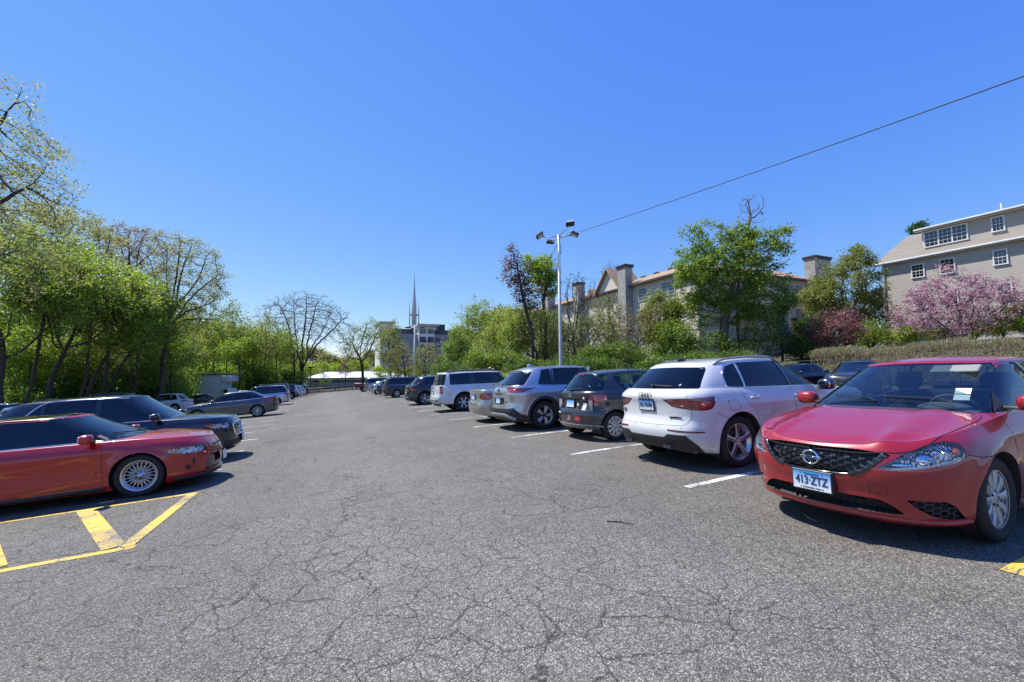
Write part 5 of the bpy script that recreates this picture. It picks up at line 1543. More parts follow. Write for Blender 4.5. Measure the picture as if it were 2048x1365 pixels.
# ---- left row: bright red coupe and dark navy crossover nose out, grey saloon nose in
def build_coupe():
    pm = brightred
    c = generic('red_coupe', 'bright red two-door coupe with black roof and many-spoked chrome wheels, beside the yellow hatching', 'car', pm,
        WB=2.70, FO=1.0, RO=.85, W=1.795, H=1.425, ty=.338, nose=.71, cowl=(1.25, .985), belt=(.925, .97), A=(1.36, .42), Cx=(-1.95, -1.15), rail_drop=(.06, .01, .08), wtop=.56, wbase=.80,
        side=lambda B, Rl: [[(1.08, B(1.0)), (-.55, B(-.5)), (-.50, Rl(-.5)), (.22, Rl(.22)), (.44, Rl(.42)-.03), (.8, 1.14)], [(-.62, B(-.6)), (-1.35, B(-1.3)+.06), (-1.1, Rl(-1.1)-.04), (-.58, Rl(-.6))]],
        hl=[(.52, .64), (.62, .585), (.80, .585), (1.05, .62), (1.22, .685), (1.0, .70), (.72, .70), (.58, .69)], grille=[(-.02, .52), (.42, .52), (.60, .40), (.60, .26), (-.02, .26)],
        tail=[(.6, .8), (.9, .78), (1.0, .9), (.6, .9)], style='multi', rim=.248, tw=.225, tint='glass_dark', bot=.17, RB=.24, spoiler=0, hatch=False, crown=.04, handles=False, flare=.028, RZ=SED_RZ, archR=.375,
        FZ=[(.17, .12), (.24, .02), (.33, 0), (.50, .01), (.60, .04), (.66, .09), (.70, .15)], fplan=[(0, 0), (.045, .36), (.13, .62), (.27, .82), (.45, .935), (.64, .985), (.84, 1.0)], mir=(.74, 1.01))
    # black roof panel
    strip(c, 'window_trim', 'xz', [(1.1, c.B(1.0)-.006), (0, c.B(0)-.006), (-.7, c.B(-.7)-.006), (-1.3, c.B(-1.3)+.04)], .018, .006, 'chrome', 4)
    strip(c, 'window_trim', 'xz', [(1.12, c.B(1.0)), (.80, 1.155), (.44, c.Rl(.42)-.012), (.2, c.Rl(.2)+.016), (-.6, c.Rl(-.6)+.016), (-1.1, c.Rl(-1.1)-.01)], .018, .004, 'gloss_black', 4)
    M = MB(); rows = []
    nx, ny = 22, 14
    for i in range(nx+1):
        x = lerp(.36, -1.10, i/nx); row = []
        for j in range(ny+1):
            t = (j/ny*2-1); y = t*(.535-.02*abs(t)); xx = x-.06*t*t*(1-i/nx)
            p, n = c.surf('xy', xx, y); row.append(p+n*.004 if p is not None else Vector((xx, y, 1.35)))
        rows.append(row)
    M.add([v for r in rows for v in r], [(i*(ny+1)+j, i*(ny+1)+j+1, (i+1)*(ny+1)+j+1, (i+1)*(ny+1)+j) for i in range(nx) for j in range(ny)])
    M.build('roof_panel', MT['gloss_black'], c.root, True)
    # A pillar shroud, side skirt, lip, door handle, markers
    strip(c, 'side_skirt', 'xz', [(.93, .205), (0, .20), (-.95, .215)], .07, .02, 'black_plastic', 0)
    strip(c, 'chin_spoiler', 'uz', [(0, .19), (.5, .19), (.9, .195), (1.08, .205)], .05, .035, 'black_plastic', 3)
    strip(c, 'hood_scoop', 'uz', [(.02, .665), (.3, .66)], .035, .01, 'black_plastic', 0, off=-.004)
    c.handle(-.62, .80, .20, pm, sides=(1, -1))
    M = MB()
    for sd in (1,):
        p, n = c.surf('uz', -.80*sd, .40); M.tube([p+n*.005+Vector((0, 0, .10)), p+n*.012], .018, 6)
        p, n = c.surf('uz', -.88*sd, .36); M.box(p+n*.004, (.05, .08, .07), bev=.01)
    M.build('towing_eye', MT['black_plastic'], c.root)
    M = MB(); q, n = c.surf('uz', 1.02, .67)
    for sd in (1, -1):
        for u, z in ((1.21, .605), (1.235, .575)):
            q, n = c.surf('uz', u*sd, z); M.ell(q+n*.003, (.011, .011, .011), 8, 6)
        q, n = c.surf('uz', 1.03*sd, .645)
    M.build('wing_bolt', MT['chrome'], c.root, True)
    M = MB()
    for sd in (1, -1):
        pts = []
        for (u, z) in ((.98, .645), (1.10, .675), (1.12, .65), (1.0, .625)):
            q, n = c.surf('uz', u*sd, z); pts.append(q-n*.006)
        M.add(pts, [(0, 1, 2, 3)])
    M.build('turn_signal', MT['amber_lens'], c.root)
    q, n = c.surf('uz', 0, .42); c.plate(q+Vector((.03, 0, .0)), (1, 0, .06), .305, .15, None, .08, style='white')
    q, n = c.surf('fz', 0, .60); M = MB(); M.tube([q+n*.008+Vector((0, .055*math.cos(a), .035*math.sin(a))) for a in [2*math.pi*j/20 for j in range(21)]], .006, 6, caps=False); M.build('badge', MT['chrome'], c.root, True)
    M = MB()
    for ya, yb in ((.60, -.02), (-.02, -.58)):
        pts = []
        for k in range(6):
            h = c.bvh.ray_cast(Vector((4, lerp(ya, yb, k/5), .995+.05*k/5)), Vector((-1, 0, 0)), 8); pts.append(h[0]+Vector((.012, 0, .012)))
        M.tube(pts, .009, 6)
    M.build('wiper', MT['black_plastic'], c.root)
    strip(c, 'mirror_base', 'xz', [(.93, c.B(.9)), (.80, c.B(.8)+.08)], .07, .006, 'grey_plastic', 0)
    c.place(-4.0, 9.80, 0)
    return c
coupe = build_coupe()
c = generic('navy_crossover', 'dark navy crossover facing the aisle with chrome grille edge, behind the red coupe', 'car', navy,
    WB=2.73, FO=.93, RO=1.0, W=1.84, H=1.70, ty=.36, nose=.91, cowl=(1.16, 1.11), belt=(1.05, 1.11), A=(1.22, .42), Cx=(-2.2, -1.75), rail_drop=(.09, .015, .09), wtop=.61, wbase=.86,
    side=lambda B, Rl: [[(1.0, B(.95)), (-.12, B(-.1)), (-.14, Rl(-.14)), (.30, Rl(.3)), (.52, Rl(.5)-.045), (.8, 1.34)], [(-.20, B(-.2)), (-1.03, B(-1)), (-1.03, Rl(-1)-.02), (-.22, Rl(-.2))], [(-1.09, B(-1.1)), (-1.45, B(-1.4)+.02), (-1.09, Rl(-1.1)-.06)]],
    hl=[(.56, .80), (.62, .75), (.85, .745), (1.02, .78), (1.22, .84), (1.1, .865), (.80, .86), (.60, .85)], grille=[(-.02, .84), (.40, .84), (.50, .80), (.44, .56), (-.02, .56)],
    tail=[(.6, .92), (.75, .86), (1.1, .9), (1.1, 1.0), (.7, 1.05)], style='plain', rim=.235, tw=.23, tint='glass_dark', ptint='glass_tint', fplan=[(0, 0), (.035, .36), (.10, .62), (.21, .82), (.36, .935), (.55, .985), (.74, 1.0)])
strip(c, 'window_trim', 'xz', [(1.05, c.B(1.0)-.006), (.2, c.B(.2)-.006), (-.6, c.B(-.6)-.006), (-1.48, c.B(-1.4)-.0)], .02, .006, 'chrome', 4)
strip(c, 'window_trim', 'xz', [(1.05, c.B(1.0)), (.82, 1.36), (.52, c.Rl(.5)-.02), (.28, c.Rl(.28)+.016), (-.6, c.Rl(-.6)+.016), (-1.1, c.Rl(-1.1)-.02), (-1.5, c.B(-1.5)+.01)], .02, .006, 'chrome', 4)
M = MB()
c.ribbon([(0, .855), (.42, .85), (.53, .80), (.46, .55), (0, .545)], 'uz', .035, .02, M, 0, .05)
M.build('grille_surround', MT['chrome'], c.root, True)
M = MB()
for z in (.62, .68, .74, .80): c.ribbon([(0, z), (.46, z)], 'uz', .018, .012, M, 0, .1, off=-.025)
M.build('grille_bar', MT['silver_plastic'], c.root, True)
M = MB()
for sd in (1, -1):
    pts = []
    for (u, z) in ((1.02, .80), (1.20, .845), (1.12, .86), (.98, .84)):
        q, n = c.surf('uz', u*sd, z); pts.append(q+n*.0045)
    M.add(pts, [(0, 1, 2, 3)])
M.build('turn_signal', MT['amber_lens'], c.root)
strip(c, 'lower_intake', 'uz', [(0, .38), (.6, .38), (.8, .40)], .13, .004, 'black_plastic', 0)
q, n = c.surf('uz', 0, .45); c.plate(q+Vector((.03, 0, 0)), (1, 0, .05), .305, .15, None, .08, style='white')
c.place(-4.05, 12.70, 0)
navyc = c
c = build_sentra('grey_saloon', 'gunmetal grey saloon, nose in, its tail towards the aisle, alone between empty bays', gun, x=-4.66, y=29.25, yaw=R(180), group=BAYS, wstyle='plain', rimmat='alloy', rim=.232, tint='glass_dark')
p, n, rt, up = back_frame(c, 0, .82); c.plate(p+n*.014, n, .30, .15, None, .075)
c.root.matrix_world = c.root.matrix_world @ Matrix.Scale(1.045, 4)
# ---- further vehicles beyond it on the left
def suv(name, label, pm, x, y, yaw, H=1.66, **k):
    d = dict(W=1.84, H=H, side=sideA(.85, -.1, (-1.0, -.95), (-1.05, -1.5, -1.35, 0)), tail=[(.6, .92), (.75, .86), (1.12, .9), (1.16, 1.0), (.7, 1.03)], hl=[(.6, .76), (.85, .74), (1.15, .82), (.7, .84)], style='plain', rim=.225, res=.5)
    g = k.pop('group', BAYS)
    d.update(k); c = generic(name, label, k.get('cat', 'car') if 'cat' in k else 'car', pm, group=g, **{a: b for a, b in d.items() if a != 'cat'}); c.place(x, y, yaw); return c
def sed(name, label, pm, x, y, yaw, **k):
    d = dict(WB=2.7, FO=.93, RO=1.05, W=1.80, H=1.46, ty=.32, nose=.72, cowl=(1.0, .98), belt=(.93, .99), deck=1.03, A=(1.05, .22), Cx=(-1.85, -1.0), rail_drop=(.09, .02, .08), wtop=.56, wbase=.80, RZ=SED_RZ, spoiler=0, side=sideA(.88, -.25, (-1.1, -.98)),
             tail=[(.5, .84), (.62, .78), (.9, .78), (1.12, .86), (1.05, .93), (.55, .93)], hl=[(.5, .60), (.8, .60), (1.1, .68), (.9, .74), (.6, .70)], style='plain', rim=.215, tw=.2, rw=(4.0, .1, .95), bot=.2, hatch=False, res=.5)
    g = k.pop('group', BAYS)
    d.update(k); c = generic(name, label, 'car', pm, group=g, **d); c.place(x, y, yaw); return c
suv('silver_estate', 'silver estate with dark glass and amber-topped tail lamps, the next car past the grey saloon', silver, -4.85, 43.6, math.pi, H=1.80, W=1.95, ty=.37, RO=1.1, Cx=(-2.35, -2.0), A=(1.1, .5), rail_drop=(.08, .01, .05), wtop=.68, wbase=.9, side=lambda B, Rl: [[(.9, B(.9)), (.1, B(.1)), (.1, Rl(.1)), (.5, Rl(.5)-.04)], [(.02, B(0)), (-.95, B(-1)), (-.95, Rl(-1)), (.0, Rl(0))], [(-1.05, B(-1)), (-2.1, B(-2)), (-1.95, Rl(-1.9)-.03), (-1.05, Rl(-1))]], tail=[(.66, .95), (.8, .86), (1.1, .9), (1.1, 1.08), (.7, 1.1)])
suv('black_off_roader', 'tall black off-roader with a flat soft roof above the silver estate', black, -5.3, 52.5, math.pi, H=1.98, W=1.95, ty=.42, bot=.45, RB=.5, nose=1.1, cowl=(1.0, 1.25), belt=(1.25, 1.28), A=(.95, .6), Cx=(-2.25, -2.15), rail_drop=(.03, 0, .02), wtop=.74, wbase=.88, taperR=.98, side=lambda B, Rl: [[(.8, B(.8)), (.02, B(0)), (.02, Rl(0)), (.5, Rl(.5))], [(-.06, B(0)), (-1.0, B(-1)), (-1.0, Rl(-1)), (-.06, Rl(0))], [(-1.1, B(-1)), (-2.05, B(-2)), (-2.0, Rl(-2)), (-1.1, Rl(-1))]], style='plain', archR=.52, flare=.06, spoiler=0)
c = suv('navy_off_roader', 'navy off-roader with flared black arches and a bare pale steel wheel', navy, -4.55, 58.5, math.pi, H=1.85, W=1.92, ty=.42, bot=.45, RB=.5, nose=1.1, cowl=(1.0, 1.2), belt=(1.2, 1.22), A=(.95, .6), Cx=(-1.9, -1.8), RO=.6, WB=2.75, rail_drop=(.03, 0, .02), wtop=.72, wbase=.86, taperR=.98, side=lambda B, Rl: [[(.8, B(.8)), (.02, B(0)), (.02, Rl(0)), (.5, Rl(.5))], [(-.06, B(0)), (-1.0, B(-1)), (-1.0, Rl(-1)), (-.06, Rl(0))]], style='plain', rimmat='cover_silver', archR=.50, flare=.05, spoiler=0, rim=.25)
arch_trim(c, .09)
suv('white_suv', 'white utility vehicle with dark glass past the navy off-roader, tail to the aisle', white, -4.5, 67.3, math.pi, H=1.72)
suv('pale_silver_crossover', 'pale silver crossover standing past the white utility vehicle', silver, -4.3, 72.6, math.pi, H=1.66)
suv('small_black_crossover', 'black crossover at the far end of the left row by the fence', black, -3.9, 78.0, math.pi, H=1.64)
# second row, deeper on the left
g2 = 'cars in the second row at the left'
suv('white_hatch_crossover', 'white crossover parked by itself in front of the trees, dark roof spoiler', white, *gspot(328, 39.5).xy, R(172), H=1.66, W=1.8, group=g2, Cx=(-2.15, -1.55), nose=.8, cowl=(1.0, 1.0), belt=(.98, 1.06), res=1)
sed('black_saloon', 'black saloon with red tail lamps beside the box truck', black, *gspot(416, 47).xy, R(8), group=g2)
sed('white_saloon', 'white saloon, its curved roof showing over the grey saloon', white, *gspot(482, 56).xy, R(180), group=g2, H=1.5)
suv('dark_green_suv', 'dark utility vehicle with roof rails seen over the navy crossover', paint('dark_green_paint', (.01, .014, .012), .3, .35, .3), *gspot(200, 27).xy, math.pi, H=1.95, rails=(.3, -1.6, .6), group=g2)
sed('black_far_saloon', 'black saloon whose roof shows over the rear of the navy crossover', black, *gspot(88, 25.5).xy, math.pi, group=g2, H=1.78)
sed('silver_far_saloon', 'silver saloon at the left edge, only its roof in view', silver, *gspot(2, 24.5).xy, math.pi, group=g2, H=1.66)
# right, behind the first row
g3 = 'cars in the row beyond the white crossover'
sed('black_hatchback', 'black hatchback with a large pale headlamp facing the hedge row', black, 21.3, 11.0, R(180+18), group=g3, H=1.49, WB=2.7, nose=.80, cowl=(1.0, 1.02), belt=(.98, 1.04), hl=[(.62, .66), (.9, .70), (1.25, .86), (1.0, .86), (.7, .78)], res=1, A=(1.15, .2), tint='glass_tint')
sed('dark_rounded_saloon', 'dark saloon with a rounded tail next to the black hatchback', navy, *gspot(1588, 21).xy, R(172), group=g3, H=1.46, res=1, tint='glass_tint')
# ---------------------------------------------------------------- ground materials
def asphalt():
    m, n, o = _new('asphalt'); b = N(n, "ShaderNodeBsdfPrincipled"); b.inputs["Roughness"].default_value = .85; b.inputs["Specular IOR Level"].default_value = .35
    tc = N(n, "ShaderNodeTexCoord"); P = tc.outputs["Object"]
    def noise(sc, det=3, rough=.55, dist=0):
        x = N(n, "ShaderNodeTexNoise"); x.inputs["Scale"].default_value = sc; x.inputs["Detail"].default_value = det; x.inputs["Roughness"].default_value = rough; x.inputs["Distortion"].default_value = dist
        L(n, P, x.inputs["Vector"]); return x
    def rmp(s, a, b_, c, d):
        x = N(n, "ShaderNodeMapRange"); x.inputs[1].default_value = a; x.inputs[2].default_value = b_; x.inputs[3].default_value = c; x.inputs[4].default_value = d; L(n, s, x.inputs[0]); return x.outputs[0]
    def mth(op, a, b_):
        x = N(n, "ShaderNodeMath", operation=op)
        for i, v in enumerate((a, b_)):
            if isinstance(v, (int, float)): x.inputs[i].default_value = v
            else: L(n, v, x.inputs[i])
        return x.outputs[0]
    v1 = N(n, "ShaderNodeTexVoronoi"); v1.inputs["Scale"].default_value = 140; L(n, P, v1.inputs["Vector"])
    sp = N(n, "ShaderNodeSeparateColor"); L(n, v1.outputs["Color"], sp.inputs[0])
    st = rmp(mth('POWER', sp.outputs[0], 3.2), 0, 1, .095, .37)
    v2 = N(n, "ShaderNodeTexVoronoi"); v2.inputs["Scale"].default_value = 60; L(n, P, v2.inputs["Vector"])
    sp2 = N(n, "ShaderNodeSeparateColor"); L(n, v2.outputs["Color"], sp2.inputs[0])
    st = mth('MULTIPLY', st, rmp(sp2.outputs[0], 0, 1, .80, 1.2))
    gap = rmp(v1.outputs["Distance"], .25, .75, 1.12, .55)
    st = mth('MULTIPLY', st, gap)
    big = rmp(noise(.35, 5, .6).outputs[0], .3, .7, .86, 1.14); mid = rmp(noise(2.2, 6, .65).outputs[0], .3, .7, .90, 1.10)
    st = mth('MULTIPLY', mth('MULTIPLY', st, big), mid)
    # darker, coarser older patch on the right, smoother wheel tracks up the aisle
    sx = N(n, "ShaderNodeSeparateXYZ"); L(n, P, sx.inputs[0])
    trk = mth('ADD', mth('MULTIPLY', noise(.25, 2).outputs[0], 2.4), sx.outputs[0])
    st = mth('MULTIPLY', st, rmp(mth('ABSOLUTE', mth('SUBTRACT', trk, 2.2), 0), .4, 2.2, 1.12, .97))
    # cracks
    def cracks(sc, wdt, mask_sc, m0, m1, dsc=1.6, damt=.45):
        dn = noise(dsc, 5, .6); ad = N(n, "ShaderNodeVectorMath", operation='MULTIPLY_ADD')
        L(n, dn.outputs["Color"], ad.inputs[0]); ad.inputs[1].default_value = (damt, damt, 0); L(n, P, ad.inputs[2])
        v = N(n, "ShaderNodeTexVoronoi", feature='DISTANCE_TO_EDGE', voronoi_dimensions='2D'); v.inputs["Scale"].default_value = sc; L(n, ad.outputs[0], v.inputs["Vector"])
        wv = rmp(noise(5, 3).outputs[0], .3, .7, wdt*.35, wdt*1.3)
        line = mth('LESS_THAN', v.outputs["Distance"], wv)
        mk = noise(mask_sc, 2); return mth('MULTIPLY', line, rmp(mk.outputs[0], m0, m1, 0, 1))
    near = rmp(sx.outputs[1], 6, 26, 1, .5)
    c1 = cracks(.40, .0040, .5, .42, .52, 2.2, .62); c2 = cracks(1.9, .0135, .45, .38, .48, 3.2, .30); c3 = cracks(4.6, .026, .33, .40, .52, 6, .12)
    xm = rmp(mth('ABSOLUTE', mth('ADD', sx.outputs[0], .6), 0), 2.5, 5, 1, .25)
    c = mth('MINIMUM', mth('ADD', mth('ADD', c1, mth('MULTIPLY', c2, .9)), mth('MULTIPLY', c3, .75)), 1)
    c = mth('MULTIPLY', mth('MULTIPLY', c, xm), mth('MAXIMUM', near, .5))
    st = mth('MULTIPLY', st, rmp(c, 0, 1, 1, .36))
    # oil spots
    ol = noise(.9, 2, .4); st = mth('MULTIPLY', st, rmp(ol.outputs[0], .68, .78, 1, .6))
    cb = N(n, "ShaderNodeCombineColor"); L(n, mth('MULTIPLY', st, 1.10), cb.inputs[0]); L(n, mth('MULTIPLY', st, 1.01), cb.inputs[1]); L(n, mth('MULTIPLY', st, .84), cb.inputs[2])
    L(n, cb.outputs[0], b.inputs["Base Color"])
    bp = N(n, "ShaderNodeBump"); bp.inputs["Strength"].default_value = .55; bp.inputs["Distance"].default_value = .006
    hh = mth('SUBTRACT', mth('SUBTRACT', 1, v1.outputs["Distance"]), mth('MULTIPLY', c, 1.5)); L(n, hh, bp.inputs["Height"]); L(n, bp.outputs[0], b.inputs["Normal"])
    L(n, b.outputs[0], o.inputs[0]); return m
def line_paint(name, col, wear=.5):
    m, n, o = _new(name); b = N(n, "ShaderNodeBsdfPrincipled"); b.inputs["Roughness"].default_value = .7
    tc = N(n, "ShaderNodeTexCoord"); P = tc.outputs["Object"]
    x = N(n, "ShaderNodeTexNoise"); x.inputs["Scale"].default_value = 45; x.inputs["Detail"].default_value = 6; x.inputs["Roughness"].default_value = .75; L(n, P, x.inputs["Vector"])
    y = N(n, "ShaderNodeTexNoise"); y.inputs["Scale"].default_value = 1.7; y.inputs["Detail"].default_value = 4; L(n, P, y.inputs["Vector"])
    ad = N(n, "ShaderNodeMath", operation='ADD'); L(n, x.outputs[0], ad.inputs[0]); ml = N(n, "ShaderNodeMath", operation='MULTIPLY'); L(n, y.outputs[0], ml.inputs[0]); ml.inputs[1].default_value = .8; L(n, ml.outputs[0], ad.inputs[1])
    mr = N(n, "ShaderNodeMapRange"); mr.inputs[1].default_value = 1.02-.22*wear; mr.inputs[2].default_value = 1.10-.12*wear; L(n, ad.outputs[0], mr.inputs[0])
    dn = N(n, "ShaderNodeTexNoise"); dn.inputs["Scale"].default_value = 2.5; dn.inputs["Detail"].default_value = 5; L(n, P, dn.inputs["Vector"])
    va = N(n, "ShaderNodeVectorMath", operation='MULTIPLY_ADD'); L(n, dn.outputs["Color"], va.inputs[0]); va.inputs[1].default_value = (.3, .3, 0); L(n, P, va.inputs[2])
    vo = N(n, "ShaderNodeTexVoronoi", feature='DISTANCE_TO_EDGE', voronoi_dimensions='2D'); vo.inputs["Scale"].default_value = 2.6; L(n, va.outputs[0], vo.inputs["Vector"])
    lt = N(n, "ShaderNodeMath", operation='LESS_THAN'); L(n, vo.outputs["Distance"], lt.inputs[0]); lt.inputs[1].default_value = .018
    mxm = N(n, "ShaderNodeMath", operation='MAXIMUM'); L(n, lt.outputs[0], mxm.inputs[0]); L(n, mr.outputs[0], mxm.inputs[1])
    mx = N(n, "ShaderNodeMix", data_type='RGBA'); L(n, mxm.outputs[0], mx.inputs[0]); mx.inputs[6].default_value = (*col, 1); mx.inputs[7].default_value = (.13, .125, .12, 1)
    L(n, mx.outputs[2], b.inputs["Base Color"]); L(n, b.outputs[0], o.inputs[0]); return m
def earth(name, a, b_, sc=1.2):
    m, n, o = _new(name); b = N(n, "ShaderNodeBsdfPrincipled"); b.inputs["Roughness"].default_value = 1.
    tc = N(n, "ShaderNodeTexCoord"); x = N(n, "ShaderNodeTexNoise"); x.inputs["Scale"].default_value = sc; x.inputs["Detail"].default_value = 8; x.inputs["Roughness"].default_value = .7; L(n, tc.outputs["Object"], x.inputs["Vector"])
    mr = N(n, "ShaderNodeMapRange"); mr.inputs[1].default_value = .35; mr.inputs[2].default_value = .65; L(n, x.outputs[0], mr.inputs[0])
    mx = N(n, "ShaderNodeMix", data_type='RGBA'); L(n, mr.outputs[0], mx.inputs[0]); mx.inputs[6].default_value = (*a, 1); mx.inputs[7].default_value = (*b_, 1); L(n, mx.outputs[2], b.inputs["Base Color"])
    bp = N(n, "ShaderNodeBump"); bp.inputs["Strength"].default_value = .8; bp.inputs["Distance"].default_value = .08; L(n, x.outputs[0], bp.inputs["Height"]); L(n, bp.outputs[0], b.inputs["Normal"])
    L(n, b.outputs[0], o.inputs[0]); return m

def sheet(name, xs, ys, dz, m, clip=None):
    vs = [(x, y, gz(x, y)+dz) for y in ys for x in xs]; nx = len(xs)
    fs = [(j*nx+i, j*nx+i+1, (j+1)*nx+i+1, (j+1)*nx+i) for j in range(len(ys)-1) for i in range(nx-1)]
    o = mesh_obj(name, vs, fs, m, smooth=True); o['kind'] = 'structure'; return o
def rng(a, b, s):
    n = max(1, int(round((b-a)/s))); return [a+(b-a)*i/n for i in range(n+1)]
sheet('ground', rng(-700, -140, 80)+rng(-130, -40, 6)+rng(-38, 52, 1.5)+rng(55, 100, 5)+rng(140, 900, 80), rng(-60, -14, 6)+rng(-12, 96, 2)+rng(100, 200, 10)+rng(260, 1800, 110), -.03, earth('woodland_earth', (.045, .05, .02), (.11, .09, .05)))
lot = sheet('parking_lot', rng(-24, 27.5, .5), rng(-12, 82, 1), 0, asphalt())
WH, YL = line_paint('white_line_paint', (.72, .72, .70), .75), line_paint('yellow_line_paint', (.70, .45, .06), .48)
def mark(name, pts_list, m, dz=.004):
    M = MB()
    for (x0, y0), (x1, y1), w in pts_list:
        L_ = math.hypot(x1-x0, y1-y0); nx, ny = -(y1-y0)/L_*w/2, (x1-x0)/L_*w/2; n = max(1, int(L_/.5)); vs = []
        for i in range(n+1):
            x, y = lerp(x0, x1, i/n), lerp(y0, y1, i/n)
            for s in (1, -1): vs.append((x+nx*s, y+ny*s, gz(x+nx*s, y+ny*s)+dz))
        M.add(vs, [(2*i, 2*i+1, 2*i+3, 2*i+2) for i in range(n)])
    o = M.build(name, m); o['kind'] = 'structure'; return o
mark('bay_markings', [((4.147, 4.076+2.6865*i), (9.6, 4.076+2.6865*i), .105) for i in range(24)]+[((-1.82, 10.64+2.6865*i), (-7.3, 10.64+2.6865*i), .10) for i in range(22)], WH)
mark('hatched_markings', [((-1.80, 8.53), (-7.2, 8.62), .11), ((-1.80, 6.03), (-7.2, 6.12), .115)], YL, .004)
mark('hatched_bars', [((-1.84, 8.50), (-1.90, 6.08), .14), ((-3.14, 8.50), (-2.02, 6.14), .20), ((-4.26, 8.52), (-2.98, 6.16), .23), ((-5.7, 8.54), (-4.3, 6.16), .23)], YL, .008)
mark('yellow_bay_line', [((4.25, 1.36), (9.6, 1.36), .13)], YL, .004)
# kerb along the lot's far end and the right bank
M = MB()
for i in range(30):
    x0, x1 = -24+i*1.7, -24+(i+1)*1.7
    M.add([(x0, 81.8, gz(x0, 81)-.05), (x1, 81.8, gz(x1, 81)-.05), (x1, 81.8, gz(x1, 81)+.14), (x0, 81.8, gz(x0, 81)+.14), (x0, 82.0, gz(x0, 81)+.14), (x1, 82.0, gz(x1, 81)+.14)], [(0, 1, 2, 3), (3, 2, 5, 4)])
M.build('kerb', mat('kerb_concrete', (.32, .31, .29), .9, vary=.2))['kind'] = 'structure'

def hills():
    """low wooded ridge all round the horizon"""
    rs = np.random.RandomState(2); vs = []; n = 120; ph = rs.uniform(0, 6.3, 6)
    for r, k in ((430, 0), (520, .75), (640, 1), (900, 1.2), (1400, 1.0)):
        for i in range(n+1):
            a = R(-85+200*i/n); h = 13+5*math.sin(a*5+ph[0])+4*math.sin(a*11+ph[1])+2*math.sin(a*23+ph[2])+1.2*math.sin(a*61+ph[3])
            x, y = r*math.sin(a), r*math.cos(a); vs.append((x, y, -14+(h+9)*k+(.8*rs.rand() if k else 0)))
    m = n+1; fs = [(j*m+i, j*m+i+1, (j+1)*m+i+1, (j+1)*m+i) for j in range(4) for i in range(n)]
    o = mesh_obj('hills', vs, [f[::-1] for f in fs], earth('wooded_hillside', (.05, .075, .035), (.11, .12, .06), .09), smooth=True); o['kind'] = 'structure'
hills()

# ---------------------------------------------------------------- building materials
def siding(name, col, pitch=.115, dark=.55, bump=True, vary=.06):
    m, n, o = _new(name); b = N(n, "ShaderNodeBsdfPrincipled"); b.inputs["Roughness"].default_value = .65
    tc = N(n, "ShaderNodeTexCoord"); sx = N(n, "ShaderNodeSeparateXYZ"); L(n, tc.outputs["Object"], sx.inputs[0])
    dv = N(n, "ShaderNodeMath", operation='DIVIDE'); L(n, sx.outputs[2], dv.inputs[0]); dv.inputs[1].default_value = pitch
    fr = N(n, "ShaderNodeMath", operation='FRACT'); L(n, dv.outputs[0], fr.inputs[0])
    gp = N(n, "ShaderNodeMapRange"); gp.inputs[1].default_value = .0; gp.inputs[2].default_value = .16; gp.inputs[3].default_value = dark; gp.inputs[4].default_value = 1; L(n, fr.outputs[0], gp.inputs[0])
    no = N(n, "ShaderNodeTexNoise"); no.inputs["Scale"].default_value = .8; no.inputs["Detail"].default_value = 6; L(n, tc.outputs["Object"], no.inputs["Vector"])
    mr = N(n, "ShaderNodeMapRange"); mr.inputs[3].default_value = 1-vary*2; mr.inputs[4].default_value = 1+vary*2; L(n, no.outputs[0], mr.inputs[0])
    ml = N(n, "ShaderNodeMath", operation='MULTIPLY'); L(n, gp.outputs[0], ml.inputs[0]); L(n, mr.outputs[0], ml.inputs[1])
    mx = N(n, "ShaderNodeMix", data_type='RGBA', blend_type='MULTIPLY'); mx.inputs[0].default_value = 1; mx.inputs[6].default_value = (*col, 1); L(n, ml.outputs[0], mx.inputs[7])
    L(n, mx.outputs[2], b.inputs["Base Color"])
    bp = N(n, "ShaderNodeBump"); bp.inputs["Strength"].default_value = .6; bp.inputs["Distance"].default_value = .02; bp.invert = True; L(n, fr.outputs[0], bp.inputs["Height"]); L(n, bp.outputs[0], b.inputs["Normal"])
    L(n, b.outputs[0], o.inputs[0]); return m
def shingle(name, col, pitch=.16):
    m, n, o = _new(name); b = N(n, "ShaderNodeBsdfPrincipled"); b.inputs["Roughness"].default_value = .95
    tc = N(n, "ShaderNodeTexCoord"); br = N(n, "ShaderNodeTexBrick"); mp = N(n, "ShaderNodeMapping"); mp.inputs["Rotation"].default_value = (R(90), 0, R(90)); mp.inputs["Scale"].default_value = (1, 1, 1)
    L(n, tc.outputs["Object"], mp.inputs[0]); L(n, mp.outputs[0], br.inputs["Vector"]); br.inputs["Scale"].default_value = 1
    br.inputs["Brick Width"].default_value = .32; br.inputs["Row Height"].default_value = .10; br.inputs["Mortar Size"].default_value = .008
    c = col; br.inputs["Color1"].default_value = (c[0]*.85, c[1]*.85, c[2]*.85, 1); br.inputs["Color2"].default_value = (c[0]*1.12, c[1]*1.12, c[2]*1.1, 1); br.inputs["Mortar"].default_value = (c[0]*.5, c[1]*.5, c[2]*.5, 1)
    no = N(n, "ShaderNodeTexNoise"); no.inputs["Scale"].default_value = .6; no.inputs["Detail"].default_value = 5; L(n, tc.outputs["Object"], no.inputs["Vector"])
    mr = N(n, "ShaderNodeMapRange"); mr.inputs[3].default_value = .85; mr.inputs[4].default_value = 1.15; L(n, no.outputs[0], mr.inputs[0])
    mx = N(n, "ShaderNodeMix", data_type='RGBA', blend_type='MULTIPLY'); mx.inputs[0].default_value = 1; L(n, br.outputs[0], mx.inputs[6]); L(n, mr.outputs[0], mx.inputs[7]); L(n, mx.outputs[2], b.inputs["Base Color"])
    L(n, b.outputs[0], o.inputs[0]); return m
